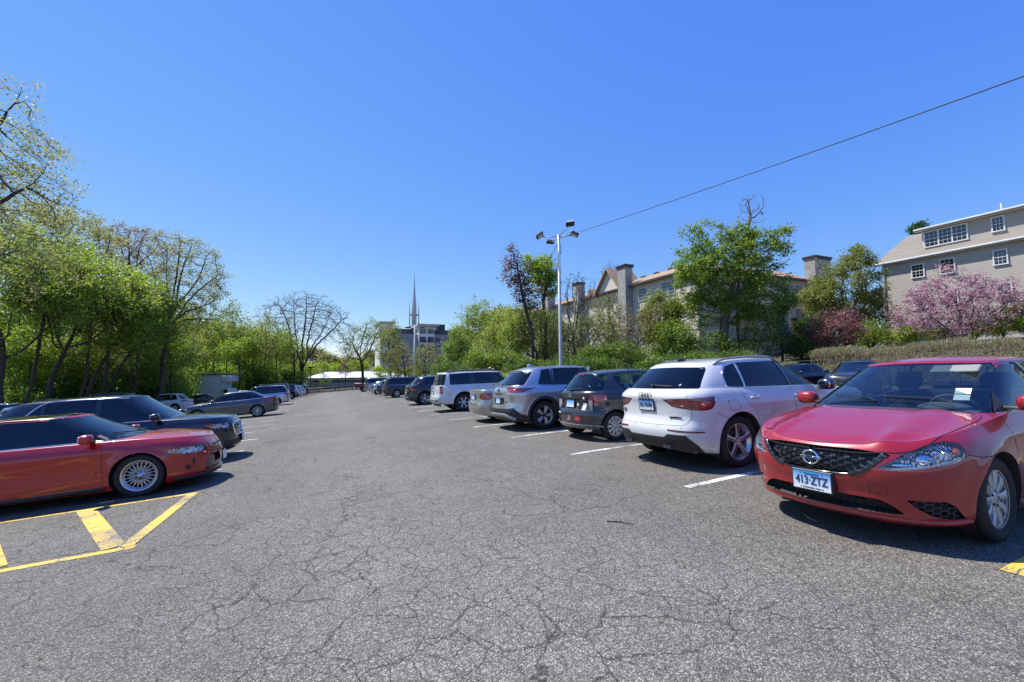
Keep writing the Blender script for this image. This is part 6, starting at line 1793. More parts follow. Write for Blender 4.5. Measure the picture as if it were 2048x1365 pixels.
def brickmat(name, col, mortar=(.3, .29, .27), w=.4, h=.2):
    m, n, o = _new(name); b = N(n, "ShaderNodeBsdfPrincipled"); b.inputs["Roughness"].default_value = .9
    tc = N(n, "ShaderNodeTexCoord"); sx = N(n, "ShaderNodeSeparateXYZ"); L(n, tc.outputs["Object"], sx.inputs[0]); ad = N(n, "ShaderNodeMath", operation='ADD'); L(n, sx.outputs[0], ad.inputs[0]); L(n, sx.outputs[1], ad.inputs[1])
    cb = N(n, "ShaderNodeCombineXYZ"); L(n, ad.outputs[0], cb.inputs[0]); L(n, sx.outputs[2], cb.inputs[1])
    br = N(n, "ShaderNodeTexBrick"); L(n, cb.outputs[0], br.inputs["Vector"]); br.inputs["Scale"].default_value = 1; br.inputs["Brick Width"].default_value = w; br.inputs["Row Height"].default_value = h; br.inputs["Mortar Size"].default_value = .012
    br.inputs["Color1"].default_value = (*[v*.8 for v in col], 1); br.inputs["Color2"].default_value = (*[v*1.2 for v in col], 1); br.inputs["Mortar"].default_value = (*mortar, 1); L(n, br.outputs[0], b.inputs["Base Color"])
    L(n, b.outputs[0], o.inputs[0]); return m
WT = mat('white_trim', (.72, .72, .70), .5, vary=.05)
glass('window_glass', (.05, .06, .07), 1.6)
mat('room_dark', (.03, .032, .035), .9); mat('curtain', (.5, .5, .48), .9)

def window_X(parent, X, y0, y1, z0, z1, panes=(3, 2), dbl=True, n=1, flip=-1, rec=.05, fw=.09):
    """double-hung window in a wall facing -X; y0>y1 left to right; frame > sash bars, glass"""
    F = MB(); ym, zm = (y0+y1)/2, (z0+z1)/2; W, H = abs(y0-y1), z1-z0; xo = X-.085
    F.box((xo+.04, ym, z1+fw/2), (.09, W+2*fw, fw)); F.box((xo+.03, ym, z0-fw/2), (.12, W+2*fw+.06, fw))
    for s in (1, -1): F.box((xo+.04, ym+s*(W/2+fw/2), zm), (.088, fw, H-.002))
    fr = F.build('window_frame', WT, parent)
    B = MB(); w1 = W/n
    for k in range(n):
        yc = ym-W/2+w1*(k+.5)
        if k: B.box((xo+.012, ym-W/2+w1*k, zm), (.05, .10, H-.004))
        B.box((xo+.02, yc, zm), (.04, w1-.10, .055))
        for q in range(1, panes[0]): B.box((xo+.028, yc-w1/2+w1*q/panes[0], zm+H*.25), (.016, .022, H*.5-.05))
        B.box((xo+.029, yc, zm+H*.25), (.014, w1-.1, .022))
        if panes[1] > 1:
            for q in range(1, panes[0]): B.box((xo+.028, yc-w1/2+w1*q/panes[0], zm-H*.25), (.016, .022, H*.5-.05))
            B.box((xo+.029, yc, zm-H*.25), (.014, w1-.1, .022))
    B.build('sash', WT, fr)
    G = MB(); G.quad((xo+.032, y0, z0), (xo+.032, y0, z1), (xo+.032, y1, z1), (xo+.032, y1, z0)); G.build('pane', MT['window_glass'], fr)
    K = MB(); K.quad((xo+.074, y0, z0), (xo+.074, y0, z1), (xo+.074, y1, z1), (xo+.074, y1, z0)); K.build('reveal', MT['room_dark'], fr)
    C = MB(); hb = z1-H*.42; C.quad((xo+.062, y0, hb), (xo+.062, y0, z1), (xo+.062, y1, z1), (xo+.062, y1, hb)); C.build('blind', MT['curtain'], fr)
    return fr

# ---- grey-beige house at the right edge
def build_house():
    h = empty('shingled_house'); tag(h, 'taupe clapboard house with tan shingle roof and long white-trimmed dormer, behind the pink tree', 'house')
    X = 50.3; yL, yR = 23.4, -6.0; zb, zf, ze, zd = 3.2, 5.74, 11.70, 14.28
    sd = siding('taupe_siding', (.43, .39, .325), .2, .66); rf = shingle('tan_shingles', (.27, .235, .19))
    D = 12.0
    W = MB(); W.box((X+D/2, (yL+yR)/2, (zf+ze)/2), (D, yL-yR, ze-zf)); 
    W.add([(X, yL, ze), (X+D, yL, ze), (X+D/2, yL, ze+3.35)], [(0, 1, 2)]); W.build('wall', sd, h)
    Fd = MB(); Fd.box((X+D/2+.03, (yL+yR)/2, (zb-2+zf)/2), (D-.06, yL-yR-.06, zf-zb+2)); Fd.build('foundation', mat('foundation_concrete', (.50, .49, .46), .9, vary=.12), h)
    # roof, two slopes with thickness
    Rf = MB(); ov = .38; sl = 3.35/(D/2); zr = ze+3.35; t = .18
    for s in (1, -1):
        xe = X-ov if s > 0 else X+D+ov; zee = ze-ov*sl+.12; xc = X+D/2
        for (ya, yb) in (((yL+.45), (yR-.45)),):
            Rf.add([(xe, ya, zee), (xe, yb, zee), (xc, yb, zr+.12), (xc, ya, zr+.12), (xe, ya, zee-t), (xe, yb, zee-t), (xc, yb, zr+.12-t), (xc, ya, zr+.12-t)], [(0, 1, 2, 3) if s < 0 else (3, 2, 1, 0), (4, 7, 6, 5), (0, 3, 7, 4), (0, 4, 5, 1), (1, 5, 6, 2)])
    Rf.build('roof', rf, h)
    G = MB(); G.box((X-ov-.07, (yL+yR)/2, ze-.19), (.13, yL-yR+.9, .15), bev=.03); G.box((X-ov/2-.03, (yL+yR)/2, ze-.31), (ov-.02, yL-yR+.86, .03)); G.build('gutter', WT, h)
    Dn = MB(); Dn.tube([(X-ov-.05, yL-.12, ze-.26), (X-.09, yL-.16, ze-.62), (X-.09, yL-.16, zb+.1)], .05, 8)
    Dn.build('downpipe', WT, h)
    # dormer, set just behind the eave wall
    xd = X+.9; yd0, yd1 = 20.55, 13.0
    Dm = MB(); Dm.box((xd+2.6, (yd0+yR)/2, (ze+.3+zd)/2), (5.2, yd0-yR, zd-ze-.3)); 
    dm = Dm.build('dormer', sd, h)
    Dr = MB(); Dr.add([(xd-.45, yd0+.4, zd-.02), (xd-.45, yR-.4, zd-.02), (X+D/2+.2, yR-.4, zr+.32), (X+D/2+.2, yd0+.4, zr+.32), (xd-.45, yd0+.4, zd-.2), (xd-.45, yR-.4, zd-.2), (X+D/2+.2, yR-.4, zr+.14), (X+D/2+.2, yd0+.4, zr+.14)], [(3, 2, 1, 0), (4, 5, 6, 7), (0, 1, 5, 4), (0, 4, 7, 3), (1, 2, 6, 5)])
    Dr.build('dormer_roof', rf, dm)
    Dg = MB(); Dg.box((xd-.51, (yd0+yR)/2, zd-.07), (.13, yd0-yR+.8, .15), bev=.03); Dg.box((xd-.24, (yd0+yR)/2, zd-.20), (.40, yd0-yR+.76, .03)); Dg.build('dormer_gutter', WT, dm)
    Dp = MB(); Dp.tube([(xd-.48, yd0-.1, zd-.15), (xd-.08, yd0-.14, zd-.45), (xd-.08, yd0-.14, ze+.9)], .045, 8); Dp.build('dormer_downpipe', WT, dm)
    k = (50.3+.9)/50.3
    window_X(h, xd, 19.95*k, 17.2*k, 12.55, 13.86, (3, 2), n=3)
    window_X(h, xd, 15.62*k, 15.02*k, 12.7, 13.80, (3, 2))
    for (a, b_, z0, z1) in ((21.03, 20.24, 9.75, 10.85), (19.01, 18.15, 9.70, 10.90), (15.68, 15.0, 9.75, 10.85)): window_X(h, X, a, b_, z0, z1, (3, 2))
    for (a, b_) in ((21.0, 20.2), (18.9, 18.1), (15.6, 14.9)): window_X(h, X, a, b_, 6.9, 8.1, (3, 2))
    C = MB(); C.tube([(X+5.2, 16.6, zr-.6), (X+5.2, 16.6, zr+1.0)], .09, 10); C.build('vent_pipe', WT, h)
    return h
build_house()

# ---- cream apartment building behind the trees
def build_apartments():
    h = empty('apartment_building'); tag(h, 'long cream three-storey apartment building with tan roofs and square chimneys, behind the roadside trees', 'building')
    X = 37.5; ze = 12.5; zb = 1.0; Y1, Y0 = 34.3, 84.0; D = 13.
    cr = siding('cream_siding', (.60, .53, .44), .3, .72); rf = shingle('sand_shingles', (.40, .27, .17)); st = brickmat('pale_chimney_block', (.36, .34, .30), (.24, .23, .21), .45, .16)
    W = MB(); W.box((X+D/2, (Y0+Y1)/2, (zb+ze)/2), (D, Y0-Y1, ze-zb)); W.box((X+9.9, Y1+6.2, (zb+ze)/2), (19.0, 12.6, ze-zb-.008)); W.build('wall', cr, h)
    zr = 14.35; t = .2; ov = .6
    R1 = MB(); xc = X+3.9
    R1.add([(X-ov, Y0, ze), (X-ov, Y1-ov, ze), (xc, Y1+3.4, zr), (xc, Y0, zr), (X-ov, Y0, ze-t), (X-ov, Y1-ov, ze-t)], [(3, 2, 1, 0), (0, 1, 5, 4)])
    R1.add([(X-ov, Y1-ov, ze), (X+20, Y1-ov, ze), (X+20, Y1+3.4, zr), (xc, Y1+3.4, zr), (X-ov, Y1-ov, ze-t), (X+20, Y1-ov, ze-t)], [(3, 2, 1, 0), (0, 1, 5, 4)])
    R1.add([(xc, Y0, zr), (xc, Y1+3.4, zr), (X+20, Y1+3.4, zr), (X+20, Y1+9, ze+.3), (X+9, Y1+9, ze+.3), (X+9, Y0, ze+.3)], [(0, 1, 4, 5), (1, 2, 3, 4)])
    R1.add([(X-ov, Y0, ze-t), (X+.1, Y0, ze-t), (X+.1, Y1+.05, ze-t), (X-ov, Y1-ov, ze-t)], [(0, 1, 2, 3)]); R1.add([(X-ov, Y1-ov, ze-t+.001), (X, Y1+.05, ze-t+.001), (X+20, Y1+.05, ze-t+.001), (X+20, Y1-ov, ze-t+.001)], [(0, 1, 2, 3)])
    R1.build('roof', rf, h)
    dk = mat('dark_fascia', (.045, .045, .05), .6)
    F = MB(); F.box((X-ov-.04, (Y0+Y1)/2, ze-.13), (.08, Y0-Y1+ov*2, .22)); F.box((X+9.7, Y1-ov-.04, ze-.13), (20, .08, .218)); F.build('fascia', dk, h)
    # ridge vents (a notched cap)
    V = MB()
    for k in range(5): V.box((xc, 39.5+k*2.6, zr+.08), (.35, .9, .14))
    V.build('ridge_vent', dk, h)
    # projecting bay with gable between the chimneys
    bx = X-.0; 
    Gb = MB(); ya, yb = 52.3, 47.0; xg = X-.45; zt = 15.75
    Gb.add([(xg, ya, ze-.2), (xg, yb, ze-.2), (xg, (ya+yb)/2-.15, zt-.3), (xg+4, ya, ze-.2), (xg+4, yb, ze-.2), (xg+4, (ya+yb)/2-.15, zt-.3)], [(0, 1, 2), (3, 5, 4), (0, 3, 4, 1), (1, 4, 5, 2), (0, 2, 5, 3)])
    Gb.build('gable_wall', mat('cream_stucco', (.62, .57, .48), .85, vary=.05), h)
    Gr = MB(); ym = (ya+yb)/2-.15
    for (y0_, s) in ((ya+.5, 1), (yb-.5, -1)):
        z0_ = ze-.35
        Gr.add([(xg-.5, y0_, z0_), (xg-.5, ym, zt), (xg+4.2, ym, zt), (xg+4.2, y0_, z0_), (xg-.5, y0_, z0_-.22), (xg-.5, ym, zt-.22), (xg+4.2, ym, zt-.22), (xg+4.2, y0_, z0_-.22)], [(0, 3, 2, 1) if s > 0 else (0, 1, 2, 3), (0, 1, 5, 4), (4, 5, 6, 7)])
    Gr.build('gable_roof', rf, h)
    g2 = MB(); g2.add([(X-.5, 55.0, ze-.1), (X-.5, 52.7, ze-.1), (X-.5, 54.3, ze+1.15), (X+2.5, 55.0, ze-.1), (X+2.5, 52.7, ze-.1), (X+2.5, 54.3, ze+1.15)], [(0, 1, 2), (0, 2, 5, 3), (1, 4, 5, 2)]); g2.build('small_gable', rf, h)
    def chimney(xc_, yc, zt_, wx=1.3, wy=1.9):
        c = MB(); c.box((xc_, yc, (zb+zt_)/2), (wx, wy, zt_-zb)); o = c.build('chimney', st, h)
        k = MB(); k.box((xc_, yc, zt_-.12), (wx+.22, wy+.22, .24)); k.box((xc_, yc, zt_+.08), (wx+.36, wy+.36, .16)); k.build('chimney_cap', dk, o)
    chimney(X-.55, 45.8, 15.1, 1.2, 1.6); chimney(X-.55, 57.1, 14.9, 1.2, 1.3); chimney(57.7, Y1-.65, 15.3, 3.2, 1.3); chimney(X-.65, 66.5, 14.9, 1.4, 1.6)
    for (a, b_) in ((43.7, 42.3), (39.6, 37.6), (50.3, 49.2), (61.5, 60.2), (64.5, 63.2), (70, 68.6)):
        for z0, z1 in ((10.2, 11.75), (7.45, 8.95), (4.8, 6.3)): window_X(h, X, a, b_, z0, z1, (4, 2), n=2 if a-b_ > 1.6 else 1, fw=.06)
    # balconies on the wing
    for (xa, xb) in ((51.8, 55.9), (42.5, 46.5)):
        for z in (10.05, 7.3, 4.6):
            b_ = MB(); b_.box(((xa+xb)/2, Y1-.75, z), (xb-xa, 1.5, .18))
            for k in range(int((xb-xa)/.13)+1): b_.box((xa+k*.13, Y1-1.46, z+.62), (.03, .03, 1.05))
            b_.box(((xa+xb)/2, Y1-1.46, z+1.17), (xb-xa, .07, .07)); o = b_.build('balcony', dk, h)
            r = MB(); r.box(((xa+xb)/2, Y1-.03, z+1.25), (xb-xa-.3, .10, 2.1)); r.build('balcony_opening', MT['room_dark'], o)
    P = MB(); P.box((56.15, Y1-.4, 7.), (.5, .8, 10.8)); P.box((51.5, Y1-.4, 7.), (.5, .8, 10.8)); P.build('porch_wall', cr, h)
build_apartments()

# ---- grey block and church spire beyond
def build_far_block():
    h = empty('modern_flats'); tag(h, 'distant grey flats with a white central tower and flat overhanging roof', 'building')
    Y = 180.; gw = siding('grey_panels', (.30, .30, .30), .6, .85); wh = mat('off_white_render', (.82, .81, .76), .8, vary=.06); dk = mat('dark_metal_cladding', (.05, .055, .065), .6)
    A = MB(); A.box((40.5, Y+8.5, 7.5), (6.6, 17, 24.6)); A.box((24.0, Y+8.1, 7.5), (5, 17, 26)); A.build('tower', wh, h)
    B = MB(); B.box((33.0, Y+9.6, 6.2), (9, 16, 20.8)); B.box((50, Y+9.6, 6.2), (13, 16, 20.9)); B.build('wing', gw, h)
    C = MB(); C.box((32, Y+12, 17.7), (8.6, 14, 2.6)); C.build('penthouse', dk, h); C = MB(); C.box((50, Y+12, 17.7), (11.5, 14, 2.5)); C.box((48.7, Y+10, 19.2), (3.5, 5, 5.0)); C.build('penthouse', dk, h)
    Rr = MB(); Rr.box((40.7, Y+7, 20.25), (9.2, 19, .85)); Rr.box((24.0, Y+7.5, 20.9), (6, 18, .6)); Rr.build('flat_roof', mat('roof_edge', (.5, .48, .44), .8), h)
    gl = mat('far_glass', (.06, .09, .15), .1, coat=1)
    def win(x0, x1, z0, z1, y=Y, balc=False):
        f = MB(); f.box(((x0+x1)/2, y-.03, (z0+z1)/2), (x1-x0+.16, .08, z1-z0+.16)); fr = f.build('window', mat('window_surround', (.3, .3, .3), .6), h)
        p = MB(); n = 3 if x1-x0 > 2 else 2; w = (x1-x0)/n
        for k in range(n): p.box((x0+w*(k+.5), y-.08, (z0+z1)/2), (w-.08, .04, z1-z0-.06))
        p.build('pane', gl, fr)
        if balc:
            b = MB(); b.box(((x0+x1)/2, y-.45, z0-.05), (x1-x0+.5, .8, .1)); b.box(((x0+x1)/2, y-.84, z0+1.05), (x1-x0+.5, .05, .06))
            for k in range(13): b.box((x0-.2+(x1-x0+.4)*k/12, y-.84, z0+.5), (.05, .04, 1.1))
            b.build('balcony', dk, fr)
    for x0 in (37.6, 41.0): 
        win(x0, x0+2.5, 16.8, 18.7)
        for z in (13.2, 9.9, 6.6, 3.3, 0): win(x0, x0+2.5, z, z+2.2, balc=True)
    for x0 in (29.5, 33.2): 
        for z in (13.5, 10.2, 6.9, 3.6): win(x0, x0+2.4, z, z+1.8, Y+1.6)
    for x0 in (44.6, 48.5, 52.5):
        for z in (13.3, 10.0, 6.7, 3.4): win(x0, x0+2.4, z, z+1.8, Y+1.6)
    r = MB()
    for (x0, x1) in ((28.5, 37), (44, 56)):
        r.box(((x0+x1)/2, Y+1.7, 17.5), (x1-x0, .06, .08))
        for k in range(int((x1-x0)/1.2)+1): r.box((x0+k*1.2, Y+1.7, 17.05), (.07, .06, .95))
    r.build('roof_railing', dk, h)
build_far_block()
def build_church():
    h = empty('church_spire'); tag(h, 'slender metallic church spire ringed by pointed fins, above the grey flats', 'spire')
    Y = 260.; X = 50.9; m = mat('spire_metal', (.50, .47, .43), .5, .2, vary=.1)
    S = MB(); S.lathe([(1.4, 2), (1.4, 27), (1.3, 36), (1.0, 43), (.55, 50), (.2, 57), (.02, 61.6)], 8, 'z', (X, Y, 0)); S.build('needle', m, h)
    for k in range(8):
        a = 2*math.pi*k/8+.2; r = 2.9; c_ = MB()
        w = .33; x, y = X+r*math.cos(a), Y+r*math.sin(a)
        c_.lathe([(w, 2), (w, 30), (w*.9, 36), (.02, 43.5-(k % 2)*2.2)], 4, 'z', (x, y, 0)); c_.build('fin', m, h)
    c_ = MB(); c_.lathe([(3.1, 34.4), (3.1, 34.9), (2.4, 34.9), (2.4, 34.4)], 16, 'z', (X, Y, 0), closed=True); c_.lathe([(3.1, 27.4), (3.1, 27.9), (2.4, 27.9), (2.4, 27.4)], 16, 'z', (X, Y, 0), closed=True); c_.build('ring', m, h)
    b = MB(); b.box((X, Y+5, 2), (9, 18, 22)); b.build('tower_base', mat('church_stone', (.3, .28, .25), .9), h)
build_church()
def build_brick():
    h = empty('brick_building'); tag(h, 'dark brown brick building with a flat roof, seen through the left trees', 'building')
    p = spot(335, 670, 108); q = spot(436, 672, 108); b = brickmat('brown_brick', (.13, .075, .05), (.16, .14, .12), .5, .2)
    u = (q-p); u.z = 0; L_ = u.length; u.normalize(); v = Vector((-u.y, u.x, 0)); T = Matrix(((u.x, v.x, 0), (u.y, v.y, 0), (0, 0, 1)))
    zt = p.z; M = MB(); M.box((p.x+u.x*L_*.3, p.y+u.y*L_*.3, (zt-5)/2), (L_*1.7, 14, zt+5), M=T); M.build('wall', b, h)
    M = MB(); M.box((p.x+u.x*L_*.3, p.y+u.y*L_*.3, zt+.15), (L_*1.72, 14.4, .4), M=T); M.build('parapet', mat('dark_coping', (.08, .07, .06), .8), h)
    for i in range(7):
        for z in (zt-2.6, zt-5.8, zt-9):
            c = p+u*(L_*(-.42+.23*i))-v*7.04; M = MB(); M.box((c.x, c.y, z), (1.4, .1, 1.7), M=T); o = M.build('window', mat('window_surround2', (.35, .34, .32), .7), h)
            M = MB(); M.box((c.x-v.x*.05, c.y-v.y*.05, z), (1.2, .05, 1.5), M=T); M.build('pane', mat('far_glass', (.06, .09, .15), .1, coat=1), o)
build_brick()
def build_shed():
    h = empty('white_shed'); tag(h, 'long low pale shed with a bright white hipped roof beyond the end fence', 'shed')
    p, q = Vector((-3.1, 111.4, -3.6)), Vector((16.2, 102.8, -3.6)); u = (q-p); L_ = u.length; u.normalize(); v = Vector((-u.y, u.x, 0)); zt = -.1
    def W(a, b_, z): return (p.x+u.x*a+v.x*b_, p.y+u.y*a+v.y*b_, z)
    M = MB(); M.add([W(0, 0, -5), W(L_, 0, -5), W(L_, 0, zt), W(0, 0, zt), W(0, 9, -5), W(L_, 9, -5), W(L_, 9, zt), W(0, 9, zt)], [(0, 1, 2, 3), (0, 3, 7, 4), (1, 5, 6, 2), (4, 7, 6, 5)]); M.build('wall', mat('pale_metal_wall', (.44, .45, .44), .6, vary=.1), h)
    M = MB(); M.add([W(-.3, -.3, zt), W(L_+.3, -.3, zt), W(L_-2.6, 4.5, 1.25), W(2.6, 4.5, 1.25), W(-.3, 9.3, zt), W(L_+.3, 9.3, zt)], [(0, 1, 2, 3), (0, 3, 4), (1, 5, 2), (4, 3, 2, 5)]); M.build('roof', mat('white_membrane', (.8, .8, .79), .6, vary=.05), h)
    M = MB(); M.add([W(1.4, -.02, -1.1), W(L_-1, -.02, -1.1), W(L_-1, -.02, -.75), W(1.4, -.02, -.75)], [(0, 1, 2, 3)]); M.build('window_band', mat('dark_band', (.05, .06, .05), .6), h)
build_shed()

# ---------------------------------------------------------------- poles, fences, cable
GALV = mat('galvanised_steel', (.40, .40, .39), .5, .15, vary=.15)
def lamp_pole():
    h = empty('floodlight_pole'); tag(h, 'tall tapered steel pole with four floodlights, behind the silver crossover', 'light pole')
    b = gspot(1122, 27); top = 10.15; x, y = b.x, b.y
    M = MB(); M.tube([(x, y, b.z-.2), (x, y, b.z+.3), (x-.02, y, top)], [.135, .125, .075], 14); M.build('pole', GALV, h, True)
    M = MB(); M.box((x, y, b.z+.05), (.42, .42, .12), bev=.02); M.build('base_plate', GALV, h)
    dk = mat('lamp_housing', (.04, .042, .045), .5, .3); ln = mat('lamp_lens', (.62, .60, .55), .25, coat=1)
    r, u = _r2, Vector((0, 0, 1)); f = Vector((_fw.x, _fw.y, 0)).normalized()
    for (ar, az, af, yaw, kind) in ((-1.02, .06, .35, 40, 0), (.78, -.04, -.35, -35, 1), (.55, .42, -1.0, 0, 2), (-.42, -.18, 1.0, 180, 3)):
        e = Vector((x, y, top-.1))+r*ar+f*af*.9+u*az*1.0
        g = MB(); g.tube([(x, y, top-.12), e], .032, 8); arm = g.build('bracket', GALV, h, True)
        g = MB(); T = Matrix(((r.x, f.x, 0), (r.y, f.y, 0), (0, 0, 1)))
        A = {0: Matrix.Rotation(R(-38), 3, 'Y') @ Matrix.Rotation(R(-25), 3, 'X'), 1: Matrix.Rotation(R(30), 3, 'Y') @ Matrix.Rotation(R(-10), 3, 'X'), 2: Matrix.Rotation(R(-8), 3, 'Y') @ Matrix.Rotation(R(-35), 3, 'X'), 3: Matrix.Rotation(R(5), 3, 'Y') @ Matrix.Rotation(R(40), 3, 'X')}[kind]
        T = T @ A; c = e+r*(.20 if ar > 0 else -.20)*(.9 if kind < 2 else .3)+u*.10
        sz = (.54, .38, .18)
        g.box(c, sz, 0, M=T, bev=.05); dn = T @ Vector((0, -.05, -1)) if kind != 2 else T @ Vector((0, -1, 0))
        if kind == 2: g.box(c+(T @ Vector((0, -.195, 0))), (.44, .02, .13), 1, M=T)
        else: g.box(c+(T @ Vector((0, 0, -.095))), (.42, .28, .02), 1, M=T)
        g.tube([e, e+u*.22], .025, 6, 0); g.build('floodlight', [dk, ln], h)
    g = MB(); g.tube([(x+.12, y, top-.5), (x+.15, y, top-1.0), (x+.12, y, top-1.25)], .022, 6); g.build('conduit', mat('dark_cable', (.015, .015, .016), .6), h, True)
    return Vector((x, y, top))
ptop = lamp_pole()
def cable(name, label, a, b, sag, r=.018):
    M = MB(); M.tube([a.lerp(b, k/30)-Vector((0, 0, sag*4*(k/30)*(1-k/30))) for k in range(31)], r, 6); o = M.build(name, mat('dark_cable', (.015, .015, .016), .6), None, True); tag(o, label, 'cable')
_e = spot(2048, 136, 9.0); _d = (_e-ptop); cable('overhead_cable', 'black overhead cable running from the floodlight pole to the upper right', ptop-Vector((0, 0, .22)), ptop+_d*1.35, .16, .014)
cable('guy_wire', 'thin wire from the pole top down behind the round-crowned green tree', ptop-Vector((.05, 0, .55)), spot(1085, 530, 44), .2, .02)
def lot_light():
    h = empty('car_park_light'); tag(h, 'white two-headed car park light standing before the distant flats', 'light pole')
    b = gspot(829, 70); M = MB(); M.tube([(b.x, b.y, b.z-.1), (b.x, b.y, 8.55)], [.17, .12], 12); M.build('pole', mat('white_pole', (.6, .6, .58), .6), h, True)
    for s in (1, -1):
        M = MB(); e = Vector((b.x, b.y, 8.5))+_r2*s*.75; M.tube([(b.x, b.y, 8.45), e], .05, 8); a = M.build('bracket', GALV, h, True)
        M = MB(); M.ell(e+_r2*s*.35+Vector((0, 0, .02)), (.62, .35, .15), 14, 8); M.build('lamp_head', mat('lamp_head_grey', (.10, .10, .10), .5), h, True)
lot_light()
def globe_lamp(px, d, py, lab, r=.26):
    h = empty('globe_lamp'); tag(h, lab, 'street lamp'); b = gspot(px, d); z = spot(px, py, d).z
    M = MB(); M.tube([(b.x, b.y, b.z), (b.x, b.y, z-r)], .07, 8); M.build('post', mat('pale_post', (.45, .46, .45), .6), h, True)
    M = MB(); M.ell((b.x, b.y, z), (r, r, r*1.2), 14, 10); M.build('globe', mat('frosted_globe', (.75, .76, .76), .3), h, True)
globe_lamp(306, 46, 702, 'pale globe lamp on a slim post among the left trees')
def small_lamp():
    h = empty('square_lamp'); tag(h, 'small dark square-headed lamp beside the bare vase-shaped tree', 'street lamp'); b = gspot(622, 92); z = spot(622, 736, 92).z
    M = MB(); M.tube([(b.x, b.y, b.z), (b.x, b.y, z)], .08, 8); M.build('post', MT['black_plastic'], h); M = MB(); M.box((b.x, b.y, z+.1), (1.1, .8, .35), bev=.05); M.build('lamp_head', MT['grey_plastic'], h)
small_lamp()
def sign_post(px, d, py, w, hgt, lab):
    h = empty('sign_post'); tag(h, lab, 'sign'); b = gspot(px, d); z = spot(px, py, d).z
    M = MB(); M.tube([(b.x, b.y, b.z), (b.x, b.y, z)], .035, 6); M.build('post', GALV, h); M = MB(); M.box((b.x-_fw.x*.05, b.y-_fw.y*.05, z-hgt/2), (w, .03, hgt), M=Matrix.Rotation(-YAW, 3, 'Z')); M.build('sign_panel', mat('white_panel', (.75, .75, .73), .5), h)
sign_post(865, 62, 738, .28, .5, 'small white sign on a post right of the car park light')
sign_post(1176, 17, 733, .10, .16, 'tiny white sign showing over the bonnet of the silver crossover')

def chain_fence(name, label, pts, hgt, step, m, wires=True, pr=.04, tm=None):
    h = empty(name); tag(h, label, 'fence')
    for a, b in zip(pts[:-1], pts[1:]):
        n = max(1, int(math.dist(a, b)/step))
        for k in range(n+1):
            x, y = lerp(a[0], b[0], k/n), lerp(a[1], b[1], k/n); z = gz(x, y)
            M = MB(); M.tube([(x, y, z-.1), (x, y, z+hgt+.05)], pr, 6); M.build('fence_post', m, h)
        M = MB()
        for zz in (hgt, .12): M.tube([(a[0], a[1], gz(*a)+zz), (b[0], b[1], gz(*b)+zz)], pr*.6, 6)
        M.build('rail', m, h)
        if wires:
            M = MB(); L_ = math.dist(a, b); s = .16; n2 = int(L_/s); 
            u = ((b[0]-a[0])/L_, (b[1]-a[1])/L_)
            for k in range(-int(hgt/s), n2):
                for sg in (1, -1):
                    k0 = k if sg > 0 else k+int(hgt/s)
                    t0, t1 = k0*s, k0*s+sg*hgt
                    za, zb_ = 0., hgt
                    if t0 < 0: za = -t0*1.0; t0 = 0
                    if t1 > L_: zb_ -= (t1-L_); t1 = L_
                    if t1 < 0: zb_ -= -t1; t1 = 0
                    if t0 > L_: za = t0-L_; t0 = L_
                    if zb_-za < .05: continue
                    A = (a[0]+u[0]*t0, a[1]+u[1]*t0); B_ = (a[0]+u[0]*t1, a[1]+u[1]*t1)
                    ga, gb = gz(*A)+za, gz(*B_)+zb_; w = .006
                    M.add([(A[0], A[1], ga-w), (A[0], A[1], ga+w), (B_[0], B_[1], gb+w), (B_[0], B_[1], gb-w)], [(0, 1, 2, 3)])
            M.build('wire_mesh', m, h)
DKM = mat('black_fence_metal', (.02, .02, .022), .6)
chain_fence('end_fence', 'dark chain-link fence across the far end of the car park', [(-12, 84), (3, 84.4), (14, 84.0)], 2.3, 3.1, DKM)
M = MB(); M.tube([(-6, 83.0, gz(-6, 83)+.75), (8, 83.2, gz(8, 83)+.75)], .17, 8)
for k in range(6): M.tube([(-6+2.8*k, 83.05, gz(-6+2.8*k, 83)-.1), (-6+2.8*k, 83.05, gz(-6+2.8*k, 83)+.8)], .08, 6)
tag(M.build('guard_rail', MT['grey_plastic'], None, True), 'low dark guard rail in front of the end fence', 'guard rail')
chain_fence('bank_fence', 'black metal fence above the clipped tan hedge', [(30.5, 33), (30.8, 18), (31.2, 2)], 1.25, 2.6, DKM, False, .035)
